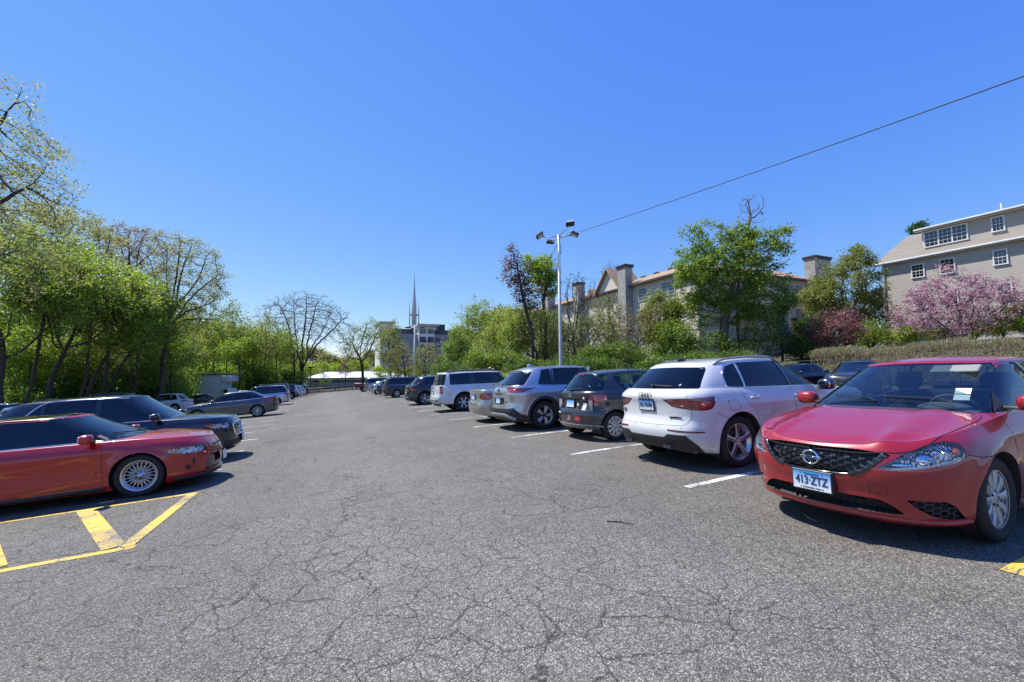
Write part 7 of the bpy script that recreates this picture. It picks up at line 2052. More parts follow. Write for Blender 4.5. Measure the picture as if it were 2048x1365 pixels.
# ---- box truck with a ladder rack
def box_truck():
    h = empty('box_truck'); tag(h, 'small white box truck with a ladder rack on its roof, parked by the left trees', 'truck')
    a, b = spot(381, 786, 58), spot(466, 786, 58); u = (b-a); u.z = 0; L_ = u.length; u.normalize(); v = Vector((-u.y, u.x, 0)); z0 = gz(a.x, a.y)
    T = Matrix(((u.x, v.x, 0), (u.y, v.y, 0), (0, 0, 1))); zt = spot(400, 753, 58).z
    def P(s, t, z): return Vector((a.x+u.x*s+v.x*t, a.y+u.y*s+v.y*t, z))
    wp = mat('truck_panel', (.46, .52, .58), .55, vary=.06); cabm = white
    M = MB(); M.box(P(L_*.36, 1.1, (z0+.85+zt)/2), (L_*.72, 2.2, zt-z0-.85), M=T, bev=.03); M.box(P(L_*.80, 1.1, zt-.38), (L_*.22, 2.2, .78), M=T, bev=.08); M.build('cargo_box', wp, h)
    M = MB(); M.box(P(L_*.36, 1.1, zt+.03), (L_*.74, 2.26, .07), M=T); M.box(P(.03, -.005, (z0+zt)/2+.3), (.1, .06, zt-z0-.9), M=T); M.box(P(L_*.72, -.005, (z0+zt)/2+.3), (.08, .06, zt-z0-.9), M=T); M.box(P(L_*.36, -.01, z0+.9), (L_*.72, .06, .1), M=T); M.build('box_trim', mat('trim_alloy', (.3, .31, .33), .4, .6), h)
    M = MB(); M.add([P(L_*.73, .1, z0+.5), P(L_*1.04, .1, z0+.5), P(L_*1.04, .1, z0+1.15), P(L_*.92, .1, z0+1.35), P(L_*.84, .25, z0+2.05), P(L_*.73, .25, z0+2.05), P(L_*.73, 2.1, z0+.5), P(L_*1.04, 2.1, z0+.5), P(L_*1.04, 2.1, z0+1.15), P(L_*.92, 2.1, z0+1.35), P(L_*.84, 1.95, z0+2.05), P(L_*.73, 1.95, z0+2.05)],
            [(0, 1, 2, 3, 4, 5), (6, 11, 10, 9, 8, 7), (1, 7, 8, 2), (2, 8, 9, 3), (3, 9, 10, 4), (4, 10, 11, 5)]); M.build('cab', cabm, h)
    M = MB(); M.add([P(L_*.755, .085, z0+1.3), P(L_*.895, .085, z0+1.35), P(L_*.83, .2, z0+1.95), P(L_*.755, .2, z0+1.95)], [(0, 1, 2, 3)]); M.build('side_window', MT['glass_dark'], h)
    for s in (.14, .88):
        M = MB(); M.lathe([(.2, -.1), (.36, -.12), (.4, -.05), (.4, .08), (.34, .1), (.2, .1)], 20, 'y'); o = M.build('tyre', MT['tyre_rubber'], h, True); q = P(L_*s, .18, z0+.4); o.location = q; o.rotation_euler = (0, 0, math.atan2(u.y, u.x))
    M = MB()
    for k in range(4): M.box(P(L_*(.06+.26*k), 1.1, zt+.22), (.06, 2.2, .06), M=T); 
    for t in (.1, 2.1):
        M.box(P(L_*.45, t, zt+.27), (L_*1.0, .05, .05), M=T)
        for k in range(4): M.box(P(L_*(.06+.26*k), t, zt+.12), (.05, .05, .25), M=T)
    M.build('roof_rack', MT['grey_plastic'], h)
    M = MB()
    for t in (.55, .95): M.box(P(L_*.45, t, zt+.40), (L_*1.32, .05, .09), M=T)
    for k in range(22): M.box(P(L_*(-.18+.06*k), .75, zt+.40), (.04, .38, .04), M=T)
    tag(M.build('ladder', GALV), 'long aluminium ladder lying on the box truck rack', 'ladder')
box_truck()
# ---- maroon pickup at the far right end
def pickup():
    h = empty('maroon_pickup'); tag(h, 'maroon pickup truck with its tail to the aisle, next to the pale utility vehicle', 'truck', 'cars parked in marked bays')
    x0, y0 = 4.5, 67.0; z0 = gz(6, 68)
    M = MB(); M.box((x0+1.1, y0, z0+.98), (2.2, 1.95, .62), bev=.08); M.box((x0+3.3, y0, z0+.98), (2.2, 1.95, .62), bev=.08); M.box((x0+5.2, y0, z0+.95), (1.6, 1.9, .6), bev=.12)
    M.build('body', maroon, h, False)
    M = MB(); M.add([(x0+2.3, y0-.9, z0+1.28), (x0+4.7, y0-.9, z0+1.28), (x0+4.1, y0-.75, z0+1.85), (x0+2.5, y0-.75, z0+1.85), (x0+2.3, y0+.9, z0+1.28), (x0+4.7, y0+.9, z0+1.28), (x0+4.1, y0+.75, z0+1.85), (x0+2.5, y0+.75, z0+1.85)], [(0, 1, 2, 3), (4, 7, 6, 5), (3, 2, 6, 7), (1, 5, 6, 2), (0, 3, 7, 4)]); M.build('cab', maroon, h)
    M = MB(); M.box((x0+3.3, y0, z0+1.55), (1.5, 1.70, .34)); M.box((x0+2.38, y0, z0+1.56), (.12, 1.4, .32)); M.build('cab_window', MT['gloss_black'], h)
    for xx in (x0+1.25, x0+4.8):
        for s in (1, -1): wheel(h, (xx, y0+s*.82, z0+.38), .38, .22, .24, 'plain', s)
    M = MB(); M.box((x0-.03, y0, z0+.62), (.16, 1.8, .18), bev=.04); M.build('rear_bumper', MT['chrome'], h)
    for s in (1, -1): M = MB(); M.box((x0-.005, y0+s*.86, z0+1.0), (.05, .16, .40), bev=.02); M.build('tail_lamp', MT['red_lens'], h)
pickup()
# ---------------------------------------------------------------- trees grown towards points scattered through their crowns
def leaf_mat(name, a, b, tr=.45):
    m, n, o = _new(name); g = N(n, "ShaderNodeNewGeometry"); mx = N(n, "ShaderNodeMix", data_type='RGBA'); L(n, g.outputs["Random Per Island"], mx.inputs[0]); mx.inputs[6].default_value = (*a, 1); mx.inputs[7].default_value = (*b, 1)
    d = N(n, "ShaderNodeBsdfPrincipled"); d.inputs["Roughness"].default_value = .5; d.inputs["Specular IOR Level"].default_value = .35; L(n, mx.outputs[2], d.inputs["Base Color"])
    t = N(n, "ShaderNodeBsdfTranslucent"); hs = N(n, "ShaderNodeHueSaturation"); hs.inputs["Value"].default_value = 1.55; hs.inputs["Saturation"].default_value = 1.1; L(n, mx.outputs[2], hs.inputs["Color"]); L(n, hs.outputs[0], t.inputs[0])
    ms = N(n, "ShaderNodeMixShader"); ms.inputs[0].default_value = tr; L(n, d.outputs[0], ms.inputs[1]); L(n, t.outputs[0], ms.inputs[2]); L(n, ms.outputs[0], o.inputs[0]); return m
LM = dict(
    bright=leaf_mat('bright_green_leaves', (.13, .22, .025), (.33, .41, .075)), mid=leaf_mat('mid_green_leaves', (.08, .15, .022), (.22, .28, .055)),
    yellow=leaf_mat('yellow_green_leaves', (.22, .23, .06), (.37, .36, .12)), lime=leaf_mat('lime_leaves', (.20, .29, .03), (.36, .42, .05)), olive=leaf_mat('olive_leaves', (.16, .18, .05), (.27, .25, .08)),
    copper=leaf_mat('copper_leaves', (.075, .045, .042), (.16, .085, .07)), red=leaf_mat('red_leaves', (.22, .085, .085), (.34, .18, .155)), brown=leaf_mat('brown_buds', (.19, .13, .075), (.28, .21, .11)),
    pink=leaf_mat('pink_blossom', (.50, .26, .34), (.68, .46, .53), .3), spruce=leaf_mat('blue_spruce_needles', (.07, .13, .12), (.14, .22, .20), .1), dark=leaf_mat('dark_green_leaves', (.025, .075, .015), (.06, .13, .02)), straw=leaf_mat('straw_twigs', (.25, .22, .13), (.40, .35, .23), .2))
def bark_mat(name, a, b):
    m = earth(name, a, b, 9.); return m
BARK, GBARK, DBARK = bark_mat('brown_bark', (.045, .035, .025), (.12, .095, .07)), bark_mat('grey_bark', (.10, .09, .08), (.24, .21, .18)), bark_mat('dark_bark', (.035, .028, .022), (.095, .078, .06))

def grow(rs, base, attr, step, kill, reach, lead=None, maxn=2600, limbs=None):
    """space colonisation: nodes, parents"""
    nodes = [np.array(base, float)]; par = [-1]
    if lead is not None:
        for p in lead: 
            a = nodes[-1]; d = np.array(p)-a; n = max(1, int(np.linalg.norm(d)/step))
            for k in range(1, n+1): nodes.append(a+d*k/n+rs.normal(0, step*.06, 3)); par.append(len(nodes)-2)
    if limbs:
        root_i = len(nodes)-1
        for l in limbs:
            cur = root_i
            for p in l:
                a = nodes[cur]; d = np.array(p)-a; n = max(1, int(np.linalg.norm(d)/step)); bend = rs.normal(0, step*.5, 3)
                for k in range(1, n+1): nodes.append(a+d*k/n+bend*math.sin(math.pi*k/n)+rs.normal(0, step*.07, 3)); par.append(cur); cur = len(nodes)-1
    A = np.array(attr); P = np.array(nodes)
    D = np.linalg.norm(A[:, None]-P[None], axis=2); near = D.argmin(1); nd = D.min(1)
    alive = np.ones(len(A), bool)
    for it in range(260):
        act = alive & (nd < reach)
        if not act.any():
            if not alive.any(): break
            i = np.where(alive)[0][nd[alive].argmin()]; act = np.zeros(len(A), bool); act[i] = True
        new = []
        for k in np.unique(near[act]):
            s = A[act & (near == k)]; d = s-P[k]; d /= np.linalg.norm(d, axis=1, keepdims=True)+1e-9; v = d.sum(0)+rs.normal(0, .18, 3); v[2] += .05
            if par[k] >= 0: v += .45*(P[k]-P[par[k]])/step
            l = np.linalg.norm(v)
            if l < 1e-6: continue
            new.append((k, P[k]+v/l*step))
        if not new: break
        n0 = len(P)
        P = np.vstack([P]+[q[None] for _, q in new]); par += [k for k, _ in new]
        Dn = np.linalg.norm(A[:, None]-P[None, n0:], axis=2); mn = Dn.min(1); am = Dn.argmin(1)+n0
        up = mn < nd; nd[up] = mn[up]; near[up] = am[up]
        alive &= nd > kill
        if len(P) > maxn: break
    return P, par
def tubes(P, par, rad, minr, sides=(8, 5, 3)):
    M = MB(); ch = {}
    for i, p in enumerate(par):
        if p >= 0: ch.setdefault(p, []).append(i)
    st = [(0, None)]
    starts = [0]
    while starts:
        s = starts.pop()
        line = [s] if par[s] < 0 else [par[s], s]
        rr = [rad[s]] if par[s] < 0 else [min(rad[s]*1.15, rad[par[s]]), rad[s]]
        k = s
        while k in ch:
            c = sorted(ch[k], key=lambda q: -rad[q]); 
            for q in c[1:]: starts.append(q)
            k = c[0]; line.append(k); rr.append(rad[k])
        if len(line) > 1 and max(rr) >= minr:
            n = sides[0] if rr[0] > .09 else sides[1] if rr[0] > .03 else sides[2]
            M.tube([P[i] for i in line], [max(r, minr*.7) for r in rr], n, caps=False)
    return M
def leaf_mesh(rs, C, size, flat=.5, asp=.62):
    n = len(C); C = np.asarray(C)
    nr = rs.normal(0, 1, (n, 3)); nr[:, 2] = np.abs(nr[:, 2])+flat; nr /= np.linalg.norm(nr, axis=1, keepdims=True)
    t = rs.normal(0, 1, (n, 3)); t -= nr*(t*nr).sum(1, keepdims=True); t /= np.linalg.norm(t, axis=1, keepdims=True)+1e-9
    b = np.cross(nr, t); s = size*rs.uniform(.6, 1.35, (n, 1))
    V = np.stack([C-t*s*.5, C+b*s*asp*.5+nr*s*.06, C+t*s*.5, C-b*s*asp*.5+nr*s*.06], 1).reshape(-1, 3)
    return V
def leaf_obj(name, V, m, parent):
    n = len(V)//4; me = bpy.data.meshes.new(name); me.vertices.add(n*4); me.vertices.foreach_set("co", V.astype(np.float32).ravel())
    me.loops.add(n*4); me.loops.foreach_set("vertex_index", np.arange(n*4, dtype=np.int32)); me.polygons.add(n); me.polygons.foreach_set("loop_start", np.arange(0, n*4, 4, dtype=np.int32))
    me.polygons.foreach_set("loop_total", np.full(n, 4, dtype=np.int32)) if False else None
    me.materials.append(m); me.update(calc_edges=True)
    o = bpy.data.objects.new(name, me); COL.objects.link(o); o.parent = parent; return o

def in_ells(rs, ells, n):
    vol = np.array([e[3]*e[4]*e[5] for e in ells]); w = vol/vol.sum(); out = []
    for e, k in zip(ells, rs.multinomial(n, w)):
        d = rs.normal(0, 1, (k, 3)); d /= np.linalg.norm(d, axis=1, keepdims=True); r = rs.uniform(.15, 1, (k, 1))**(1/2.4)
        out.append(d*r*np.array(e[3:6])+np.array(e[:3]))
    return np.vstack(out)

def tree(name, label, base, ells, leaf='mid', nleaf=9000, lsize=.16, nattr=420, bark=None, r0=.16, seed=1, lead=None, limbs=None, twig=.012, spread=.34, group='trees around the car park', cat='tree', step=None, flat=.5, leaf2=None, bare=False, clump=1.0, twigs=0, tleaf=1.0, zmin=None):
    """base: Vector; ells: crown ellipsoids (x, y, z, rx, ry, rz) in world space"""
    rs = np.random.RandomState(seed); root = empty(name, None, base); tag(root, label, cat, group)
    E = [(e[0]-base.x, e[1]-base.y, e[2]-base.z, *e[3:]) for e in ells]
    A = in_ells(rs, E, nattr)
    A = A[A[:, 2] > .4]
    R_ = max(e[3] for e in E); st = step or max(.14, R_*.085)
    if lead is None:
        c0 = min(E, key=lambda e: e[2]-e[5]); h0 = max(.8, (c0[2]-c0[5])*.8); cx = np.mean([e[0] for e in E])*.45; cy = np.mean([e[1] for e in E])*.45
        lead = [(cx*.3, cy*.3, h0*.5), (cx, cy, h0)]
    else: lead = [tuple(Vector(l)-base) for l in lead]
    if limbs: limbs = [[tuple(Vector(q)-base) for q in (l if isinstance(l, list) else [l])] for l in limbs]
    P, par = grow(rs, (0, 0, -.15), A, st, st*1.1, st*12, lead, limbs=limbs)
    n = len(P); cnt = np.zeros(n)
    for i in range(n-1, 0, -1):
        if cnt[i] == 0: cnt[i] = 1
        cnt[par[i]] += cnt[i]
    cnt[0] = max(cnt[0], 1); ex = .44
    rad = twig*(np.maximum(cnt, 1)**ex); rad = rad*(r0/rad[0])**(np.log(np.maximum(cnt, 1))/np.log(max(cnt[0], 2)))
    # flare at the foot
    for i in range(min(3, n)): rad[i] *= 1.3-.12*i
    M = tubes(P, par, rad, twig*.5)
    tips = np.array([i for i in range(n) if rad[i] < max(twig*3.0, r0*.12)]); 
    if twigs:
        k = rs.choice(tips, twigs); d = rs.normal(0, 1, (twigs, 3))
        pd = np.array([P[i]-P[par[i]] for i in k]); pd /= np.linalg.norm(pd, axis=1, keepdims=True)+1e-9; d = d*.7+pd*1.1; d[:, 2] += .35; d /= np.linalg.norm(d, axis=1, keepdims=True); l = st*rs.uniform(.6, 1.9, (twigs, 1)); e = P[k]+d*l
        w = twig*.55; s = np.cross(d, rs.normal(0, 1, (twigs, 3))); s /= np.linalg.norm(s, axis=1, keepdims=True); s2 = np.cross(d, s)
        n0 = len(M.v); vv = np.stack([P[k]+s*w, P[k]-s*w*.5+s2*w*.87, P[k]-s*w*.5-s2*w*.87, e], 1).reshape(-1, 3)
        M.v += [tuple(q) for q in vv.tolist()]
        for q in range(twigs):
            b = n0+q*4; M.f += [(b, b+1, b+3), (b+1, b+2, b+3), (b+2, b, b+3)]; M.m += [0]*3
        tp = e
    else: tp = P[tips]
    M.build('trunk', bark or BARK, root, True)
    if nleaf:
        # leaves sit in clusters at the twig ends; some twigs carry many, others few
        wgt = rs.gamma(clump, 1, len(tp)); wgt /= wgt.sum()
        k = rs.choice(len(tp), nleaf, p=wgt); C = tp[k]+rs.normal(0, 1, (nleaf, 3))*spread*np.array([1, 1, .75])
        C = C[C[:, 2] > (.25 if zmin is None else zmin)]
        if leaf2:
            q = rs.rand(len(C)) < leaf2[1]; leaf_obj('crown', leaf_mesh(rs, C[~q], lsize, flat), LM[leaf], root); leaf_obj('crown', leaf_mesh(rs, C[q], lsize, flat), LM[leaf2[0]], root)
        else: leaf_obj('crown', leaf_mesh(rs, C, lsize, flat), LM[leaf], root)
    return root
def E_(depth, *ells, dz=1.0):
    """ellipsoids given as picture position and picture radii at a distance"""
    out = []
    for e in ells:
        px, py, rx, ry = e[:4]; dd = depth+(e[4] if len(e) > 4 else 0); p = spot(px, py, dd); k = dd/859.3; out.append((p.x, p.y, p.z, rx*k, (rx+ry)*.5*k*dz, ry*k))
    return out
def T(name, label, bpx, depth, ells, **k):
    return tree(name, label, gspot(bpx, depth), E_(depth, *ells), **k)
def copy_tree(src, loc, rz, sc, label, group=None):
    r = src.copy(); COL.objects.link(r); r.location = loc; r.rotation_euler = (0, 0, rz); r.scale = sc; r['label'] = label
    if group: r['group'] = group
    for ch in list(src.children): c = ch.copy(); COL.objects.link(c); c.parent = r
    return r
WOOD = 'trees of the left wood'
# left wood
T('budding_tree', 'large budding tree whose bare upper boughs reach in at the top left', -330, 15, [(-130, 330, 205, 160), (-60, 270, 110, 120), (30, 410, 105, 80), (-10, 520, 140, 70)], leaf='yellow', nleaf=24000, lsize=.085, nattr=760, r0=.26, seed=3, twig=.008, spread=.14, group=WOOD, bark=BARK, lead=[spot(-330, 640, 15)], limbs=[[spot(-160, 480, 15), spot(10, 400, 14.5), spot(95, 330, 14.5)], [spot(-180, 400, 15.4), spot(-20, 260, 15.5), spot(45, 170, 15.5)], [spot(-150, 540, 14.5), spot(40, 500, 14), spot(120, 520, 14)], [spot(-250, 380, 15), spot(-140, 200, 15)]], twigs=2600, clump=.8)
T('maple_tree', 'dense green maple at the left edge of the wood', 10, 27, [(30, 590, 130, 100), (-60, 540, 130, 110), (40, 690, 60, 36)], leaf='bright', nleaf=15000, lsize=.17, nattr=420, r0=.15, seed=5, spread=.30, clump=.75, group=WOOD, bark=DBARK)
mp = T('maple_tree', 'green maple with a trunk leaning right, second from the left edge', 95, 30, [(170, 590, 110, 85), (90, 520, 90, 60), (140, 685, 55, 34)], leaf='bright', nleaf=14500, lsize=.17, nattr=420, r0=.15, seed=6, spread=.31, clump=.75, twigs=700, group=WOOD, bark=DBARK, leaf2=('yellow', .25))
T('maple_tree', 'green maple over the navy crossover roof, with forked trunk', 170, 33, [(235, 640, 85, 75), (190, 560, 80, 60), (245, 705, 50, 26)], leaf='bright', nleaf=13500, lsize=.18, nattr=400, r0=.13, seed=7, spread=.31, clump=.75, twigs=700, group=WOOD, bark=DBARK)
T('maple_tree', 'green maple with low leaves beside the tall pale-budded tree', 208, 35, [(295, 650, 55, 60), (270, 600, 60, 50)], leaf='mid', nleaf=10000, lsize=.18, nattr=320, r0=.12, seed=8, spread=.3, clump=.8, group=WOOD, bark=DBARK, leaf2=('bright', .5))
T('budding_tree', 'budding tree with yellow-green flecks above the left maples', 120, 37, [(150, 490, 80, 70), (70, 460, 80, 60)], leaf='yellow', nleaf=11000, lsize=.16, nattr=330, r0=.2, seed=9, twig=.012, spread=.25, group=WOOD, twigs=1200, clump=.7)
T('budding_tree', 'brown twiggy tree with few buds, tallest behind the maples', 250, 43, [(255, 515, 60, 70), (225, 500, 50, 60), (305, 520, 50, 70)], leaf='brown', nleaf=7000, lsize=.16, nattr=420, r0=.22, seed=10, twig=.016, spread=.22, group=WOOD, twigs=2600, clump=.7)
T('budding_tree', 'tall pale-budded tree with a straight dark trunk and wide airy crown', 325, 40, [(385, 560, 62, 90), (340, 530, 45, 65), (415, 620, 38, 48), (350, 640, 50, 30)], leaf='yellow', nleaf=10500, lsize=.14, nattr=560, r0=.22, seed=11, twig=.013, spread=.2, group=WOOD, twigs=2600, lead=[gspot(325, 40)+Vector((0, 0, 3)), spot(335, 655, 40)], limbs=[[spot(x0, y0, 40+dz), spot(x1, y1, 40+dz*2)] for x0, y0, x1, y1, dz in ((338, 590, 335, 500, .6), (348, 585, 360, 480, -.6), (356, 590, 385, 490, .8), (364, 600, 412, 515, -.5), (370, 610, 432, 555, .6), (372, 625, 436, 600, -.8), (372, 640, 425, 640, .5), (322, 600, 305, 540, 0))], clump=.8)
# understorey of the wood
sap = T('sapling', 'leafy sapling in the undergrowth at the left edge', 10, 33, [(5, 705, 60, 40)], leaf='bright', nleaf=4500, lsize=.17, nattr=120, r0=.07, seed=20, spread=.3, group=WOOD, bark=DBARK, leaf2=('lime', .35))
sap2 = T('sapling', 'thin yellow-green sapling behind the navy crossover', 130, 35, [(135, 715, 52, 40)], leaf='mid', nleaf=4200, lsize=.17, nattr=120, r0=.06, seed=21, spread=.32, group=WOOD, bark=DBARK, leaf2=('lime', .5))
sap3 = T('sapling', 'airy sapling with many stems between the big trunks', 262, 38, [(265, 705, 46, 48)], leaf='olive', nleaf=3600, lsize=.16, nattr=160, r0=.05, seed=22, spread=.3, group=WOOD, twigs=500, leaf2=('bright', .5))
places = ['left of the forked maple', 'right of the forked maple', 'under the brown twiggy tree', 'beside the globe lamp', 'right of the straight dark trunk', 'above the white crossover', 'left of the box truck', 'behind the box truck', 'over the box truck cab', 'just right of the box truck',
          'above the grey saloon roof', 'over the silver estate', 'second right of the box truck', 'between the estate and the off-roader', 'left of the bare vase-shaped tree', 'right beyond the box truck ladder', 'behind the first maple', 'behind the leaning maple', 'at the foot of the wood by the lamp', 'far behind the globe lamp', 'behind the airy sapling', 'deep behind the box truck', 'deep behind the grey saloon', 'deep left of the vase-shaped tree']
rs_ = random.Random(4)
for i, (px, d, s) in enumerate([(60, 36, 1.2), (185, 38, 1.15), (240, 41, 1.3), (300, 43, 1.1), (345, 42, 1.1), (370, 52, 1.25), (385, 60, 1.3), (425, 66, 1.5), (455, 64, 1.6), (480, 60, 1.35), (505, 66, 1.5), (530, 62, 1.3), (492, 74, 1.7), (555, 72, 1.5), (585, 84, 1.5), (520, 80, 1.7), (40, 40, 1.5), (120, 44, 1.6), (310, 52, 1.5), (330, 62, 1.7), (280, 46, 1.5), (440, 80, 2.0), (470, 90, 2.1), (560, 96, 1.8)]):
    src = (sap, sap2, sap3)[i % 3]; p = gspot(px, d)
    copy_tree(src, p, rs_.uniform(0, 6), (s, s, s*rs_.uniform(.9, 1.25)), ('green', 'yellow-green', 'olive')[i % 3]+' sapling '+places[i], WOOD)
# far centre
FAR = 'trees beyond the end of the car park'
T('bare_tree', 'wide bare vase-shaped tree standing alone left of centre', 603, 86, [(605, 640, 88, 48), (560, 660, 45, 35), (655, 655, 50, 45), (605, 615, 70, 30)], leaf='brown', nleaf=2200, lsize=.15, nattr=1300, r0=.36, seed=30, twig=.019, spread=.25, group=FAR, bark=DBARK, twigs=10000, step=.56, lead=[spot(604, 738, 86)], limbs=[[spot(x0, 690, 86+dz), spot(x1, y1, 86+dz*2)] for x0, x1, y1, dz in ((575, 535, 640, 1), (585, 560, 612, -2), (594, 588, 592, 2), (604, 612, 590, -1), (614, 636, 600, 2), (626, 664, 618, -2), (634, 684, 640, 1), (566, 524, 668, -1))], clump=.8)
T('slim_tree', 'thin dark trunk just left of the bare vase-shaped tree', 590, 80, [(585, 655, 22, 25)], leaf='olive', nleaf=500, lsize=.18, nattr=60, r0=.16, seed=31, group=FAR, bark=DBARK, twigs=200)
T('round_tree', 'airy pale green round-crowned tree behind the pale utility vehicle', 727, 84, [(725, 685, 42, 42), (745, 665, 28, 30), (700, 700, 22, 28)], leaf='mid', nleaf=4200, lsize=.24, nattr=420, r0=.26, seed=32, twig=.022, spread=.45, group=FAR, bark=DBARK, twigs=900, leaf2=('yellow', .3))
T('airy_tree', 'sparse green tree in front of the left end of the grey flats', 783, 95, [(780, 695, 26, 52)], leaf='olive', nleaf=8000, lsize=.26, nattr=300, r0=.18, seed=33, twig=.022, spread=.5, group=FAR, twigs=500, leaf2=('mid', .4))
T('olive_tree', 'twiggy olive tree directly left of the car park light', 812, 76, [(808, 718, 36, 32)], leaf='olive', nleaf=2600, lsize=.2, nattr=300, r0=.18, seed=34, twig=.018, spread=.4, group=FAR, twigs=1200, bark=DBARK)
T('olive_tree', 'twiggy olive tree directly right of the car park light', 846, 72, [(855, 722, 32, 34)], leaf='olive', nleaf=2800, lsize=.2, nattr=280, r0=.17, seed=35, twig=.018, spread=.4, group=FAR, twigs=900, bark=DBARK, leaf2=('lime', .3))
T('small_tree', 'small dark red tree in front of the white shed roof', 692, 92, [(690, 742, 17, 17)], leaf='copper', nleaf=1300, lsize=.2, nattr=90, r0=.08, seed=36, group=FAR, spread=.3)
T('small_tree', 'small green tree in front of the shed wall', 650, 92, [(650, 762, 15, 14), (647, 742, 8, 9)], leaf='mid', nleaf=900, lsize=.2, nattr=90, r0=.07, seed=37, group=FAR, spread=.3)
lm = T('lime_shrub', 'lime green shrub behind the left end of the shed roof', 640, 118, [(640, 738, 24, 14)], leaf='lime', nleaf=2200, lsize=.34, nattr=70, r0=.1, seed=38, group='lime shrubs behind the shed', cat='shrub', spread=.55)
for i, (px, d, s, l) in enumerate([(605, 112, 1.0, 'lime green shrub by the foot of the bare vase-shaped tree'), (672, 124, .9, 'lime green shrub over the middle of the shed roof'), (715, 122, 1.0, 'lime green shrub over the right part of the shed roof'), (760, 100, .8, 'lime green shrub behind the pale utility vehicle'), (790, 84, .8, 'lime green shrub behind the navy minivan'), (825, 80, .85, 'lime green shrub at the foot of the car park light'), (880, 66, .8, 'lime green shrub behind the black crossover'), (905, 60, .75, 'lime green shrub behind the white boxy vehicle'), (560, 110, 1.1, 'lime green shrub left of the bare tree')]):
    copy_tree(lm, gspot(px, d), i*1.3, (s*d/118, s*d/118, s*d/118), l)
# rounded trees of the far skyline
ft = T('skyline_tree', 'grey-green rounded tree on the far skyline left of the shed', 660, 230, [(655, 722, 26, 14)], leaf='olive', nleaf=2600, lsize=.8, nattr=90, r0=.4, seed=40, group='skyline trees', spread=1.0, bark=DBARK)
for i, (px, d, s) in enumerate([(440, 170, 1.4), (470, 210, 1.5), (500, 190, 1.3), (530, 180, 1.0), (560, 220, 1.0), (600, 260, .9), (630, 240, 1.0), (690, 250, .9), (720, 230, .8), (750, 240, .8), (950, 150, 1.1), (1000, 140, 1.2), (410, 150, 1.3)]):
    copy_tree(ft, gspot(px, d), i*2.1, (s*1.3, s*1.3, s*(1.1+.25*math.sin(i*2.3))), 'rounded tree on the skyline, %s' % ['above the box truck', 'beyond the brown thicket', 'left beyond the bare tree', 'over the silver estate roof', 'just left of the bare tree crown', 'seen through the bare tree', 'over the shed left end', 'over the shed middle', 'between shed and airy tree', 'left of the flats', 'right of the flats', 'behind the light green trees', 'over the globe lamp'][i])
# right-hand belt
BELT = 'trees behind the right row'
T('light_green_tree', 'light green tree with a high rounded top right of the grey flats', 945, 66, [(955, 635, 42, 36), (935, 680, 35, 40)], leaf='mid', nleaf=6500, lsize=.24, nattr=260, r0=.24, seed=50, group=BELT, leaf2=('bright', .6), spread=.42, twigs=300)
T('leafy_tree', 'dense green tree above the black crossover', 915, 58, [(915, 700, 32, 42), (935, 715, 30, 32)], leaf='mid', nleaf=8500, lsize=.2, nattr=220, r0=.18, seed=51, group=BELT, spread=.36)
T('leafy_tree', 'yellow-green tree left of the copper beech', 1000, 46, [(1005, 665, 36, 55), (975, 700, 35, 40)], leaf='bright', nleaf=8000, lsize=.17, nattr=280, r0=.18, seed=52, group=BELT, spread=.33, leaf2=('yellow', .35))
T('leafy_tree', 'green tree low behind the beige saloon', 965, 40, [(960, 722, 34, 22), (1010, 720, 34, 22)], leaf='bright', nleaf=6000, lsize=.15, nattr=200, r0=.1, seed=53, group=BELT, spread=.28, leaf2=('mid', .5))
T('copper_tree', 'leaning copper-leaved tree with dark red foliage left of the floodlight pole', 1072, 39, [(1022, 498, 20, 18), (1030, 545, 30, 40), (1060, 590, 32, 35), (1045, 560, 26, 40)], leaf='copper', nleaf=2600, lsize=.20, nattr=260, r0=.16, seed=54, twig=.016, group=BELT, spread=.22, lead=[spot(1062, 660, 39), spot(1045, 590, 39), spot(1034, 530, 39)], twigs=500, clump=.6)
T('round_crown_tree', 'green tree with a compact round crown next to the floodlight pole', 1088, 42, [(1085, 548, 30, 38), (1060, 530, 18, 20), (1105, 570, 12, 30)], leaf='bright', nleaf=6000, lsize=.2, nattr=200, r0=.18, seed=55, group=BELT, spread=.26, lead=[spot(1092, 650, 42), spot(1086, 600, 42)], bark=DBARK, clump=3)
T('twiggy_tree', 'brown twiggy tree in front of the left end of the apartment building', 1080, 41, [(1075, 670, 42, 62), (1060, 640, 34, 44)], leaf='olive', nleaf=5200, lsize=.15, nattr=420, r0=.14, seed=56, twig=.013, group=BELT, twigs=2600, spread=.26, leaf2=('mid', .4))
T('bare_tree', 'slender bare tree just right of the floodlight pole', 1150, 44, [(1155, 590, 36, 52), (1140, 640, 36, 40)], leaf='brown', nleaf=500, lsize=.12, nattr=480, r0=.15, seed=57, twig=.012, group=BELT, twigs=1800, spread=.2, bark=DBARK)
T('bare_tree', 'bare treetop showing above the apartment roof gable', 1222, 96, [(1225, 560, 26, 40)], leaf='brown', nleaf=0, nattr=260, r0=.15, seed=58, twig=.022, group=BELT, twigs=900, bark=DBARK)
T('twiggy_tree', 'grey-brown twiggy tree before the apartment gable', 1185, 38, [(1185, 675, 62, 48), (1150, 690, 40, 40)], leaf='olive', nleaf=6000, lsize=.14, nattr=520, r0=.14, seed=59, twig=.012, group=BELT, twigs=3000, spread=.26, leaf2=('mid', .45), bark=BARK)
T('twiggy_tree', 'twiggy brown-leaved tree before the apartment chimney, arching boughs', 1262, 37, [(1262, 670, 52, 40), (1300, 640, 36, 34), (1240, 700, 50, 28)], leaf='brown', nleaf=3600, lsize=.14, nattr=460, r0=.14, seed=60, twig=.012, group=BELT, twigs=2800, spread=.26, leaf2=('olive', .5), bark=BARK)
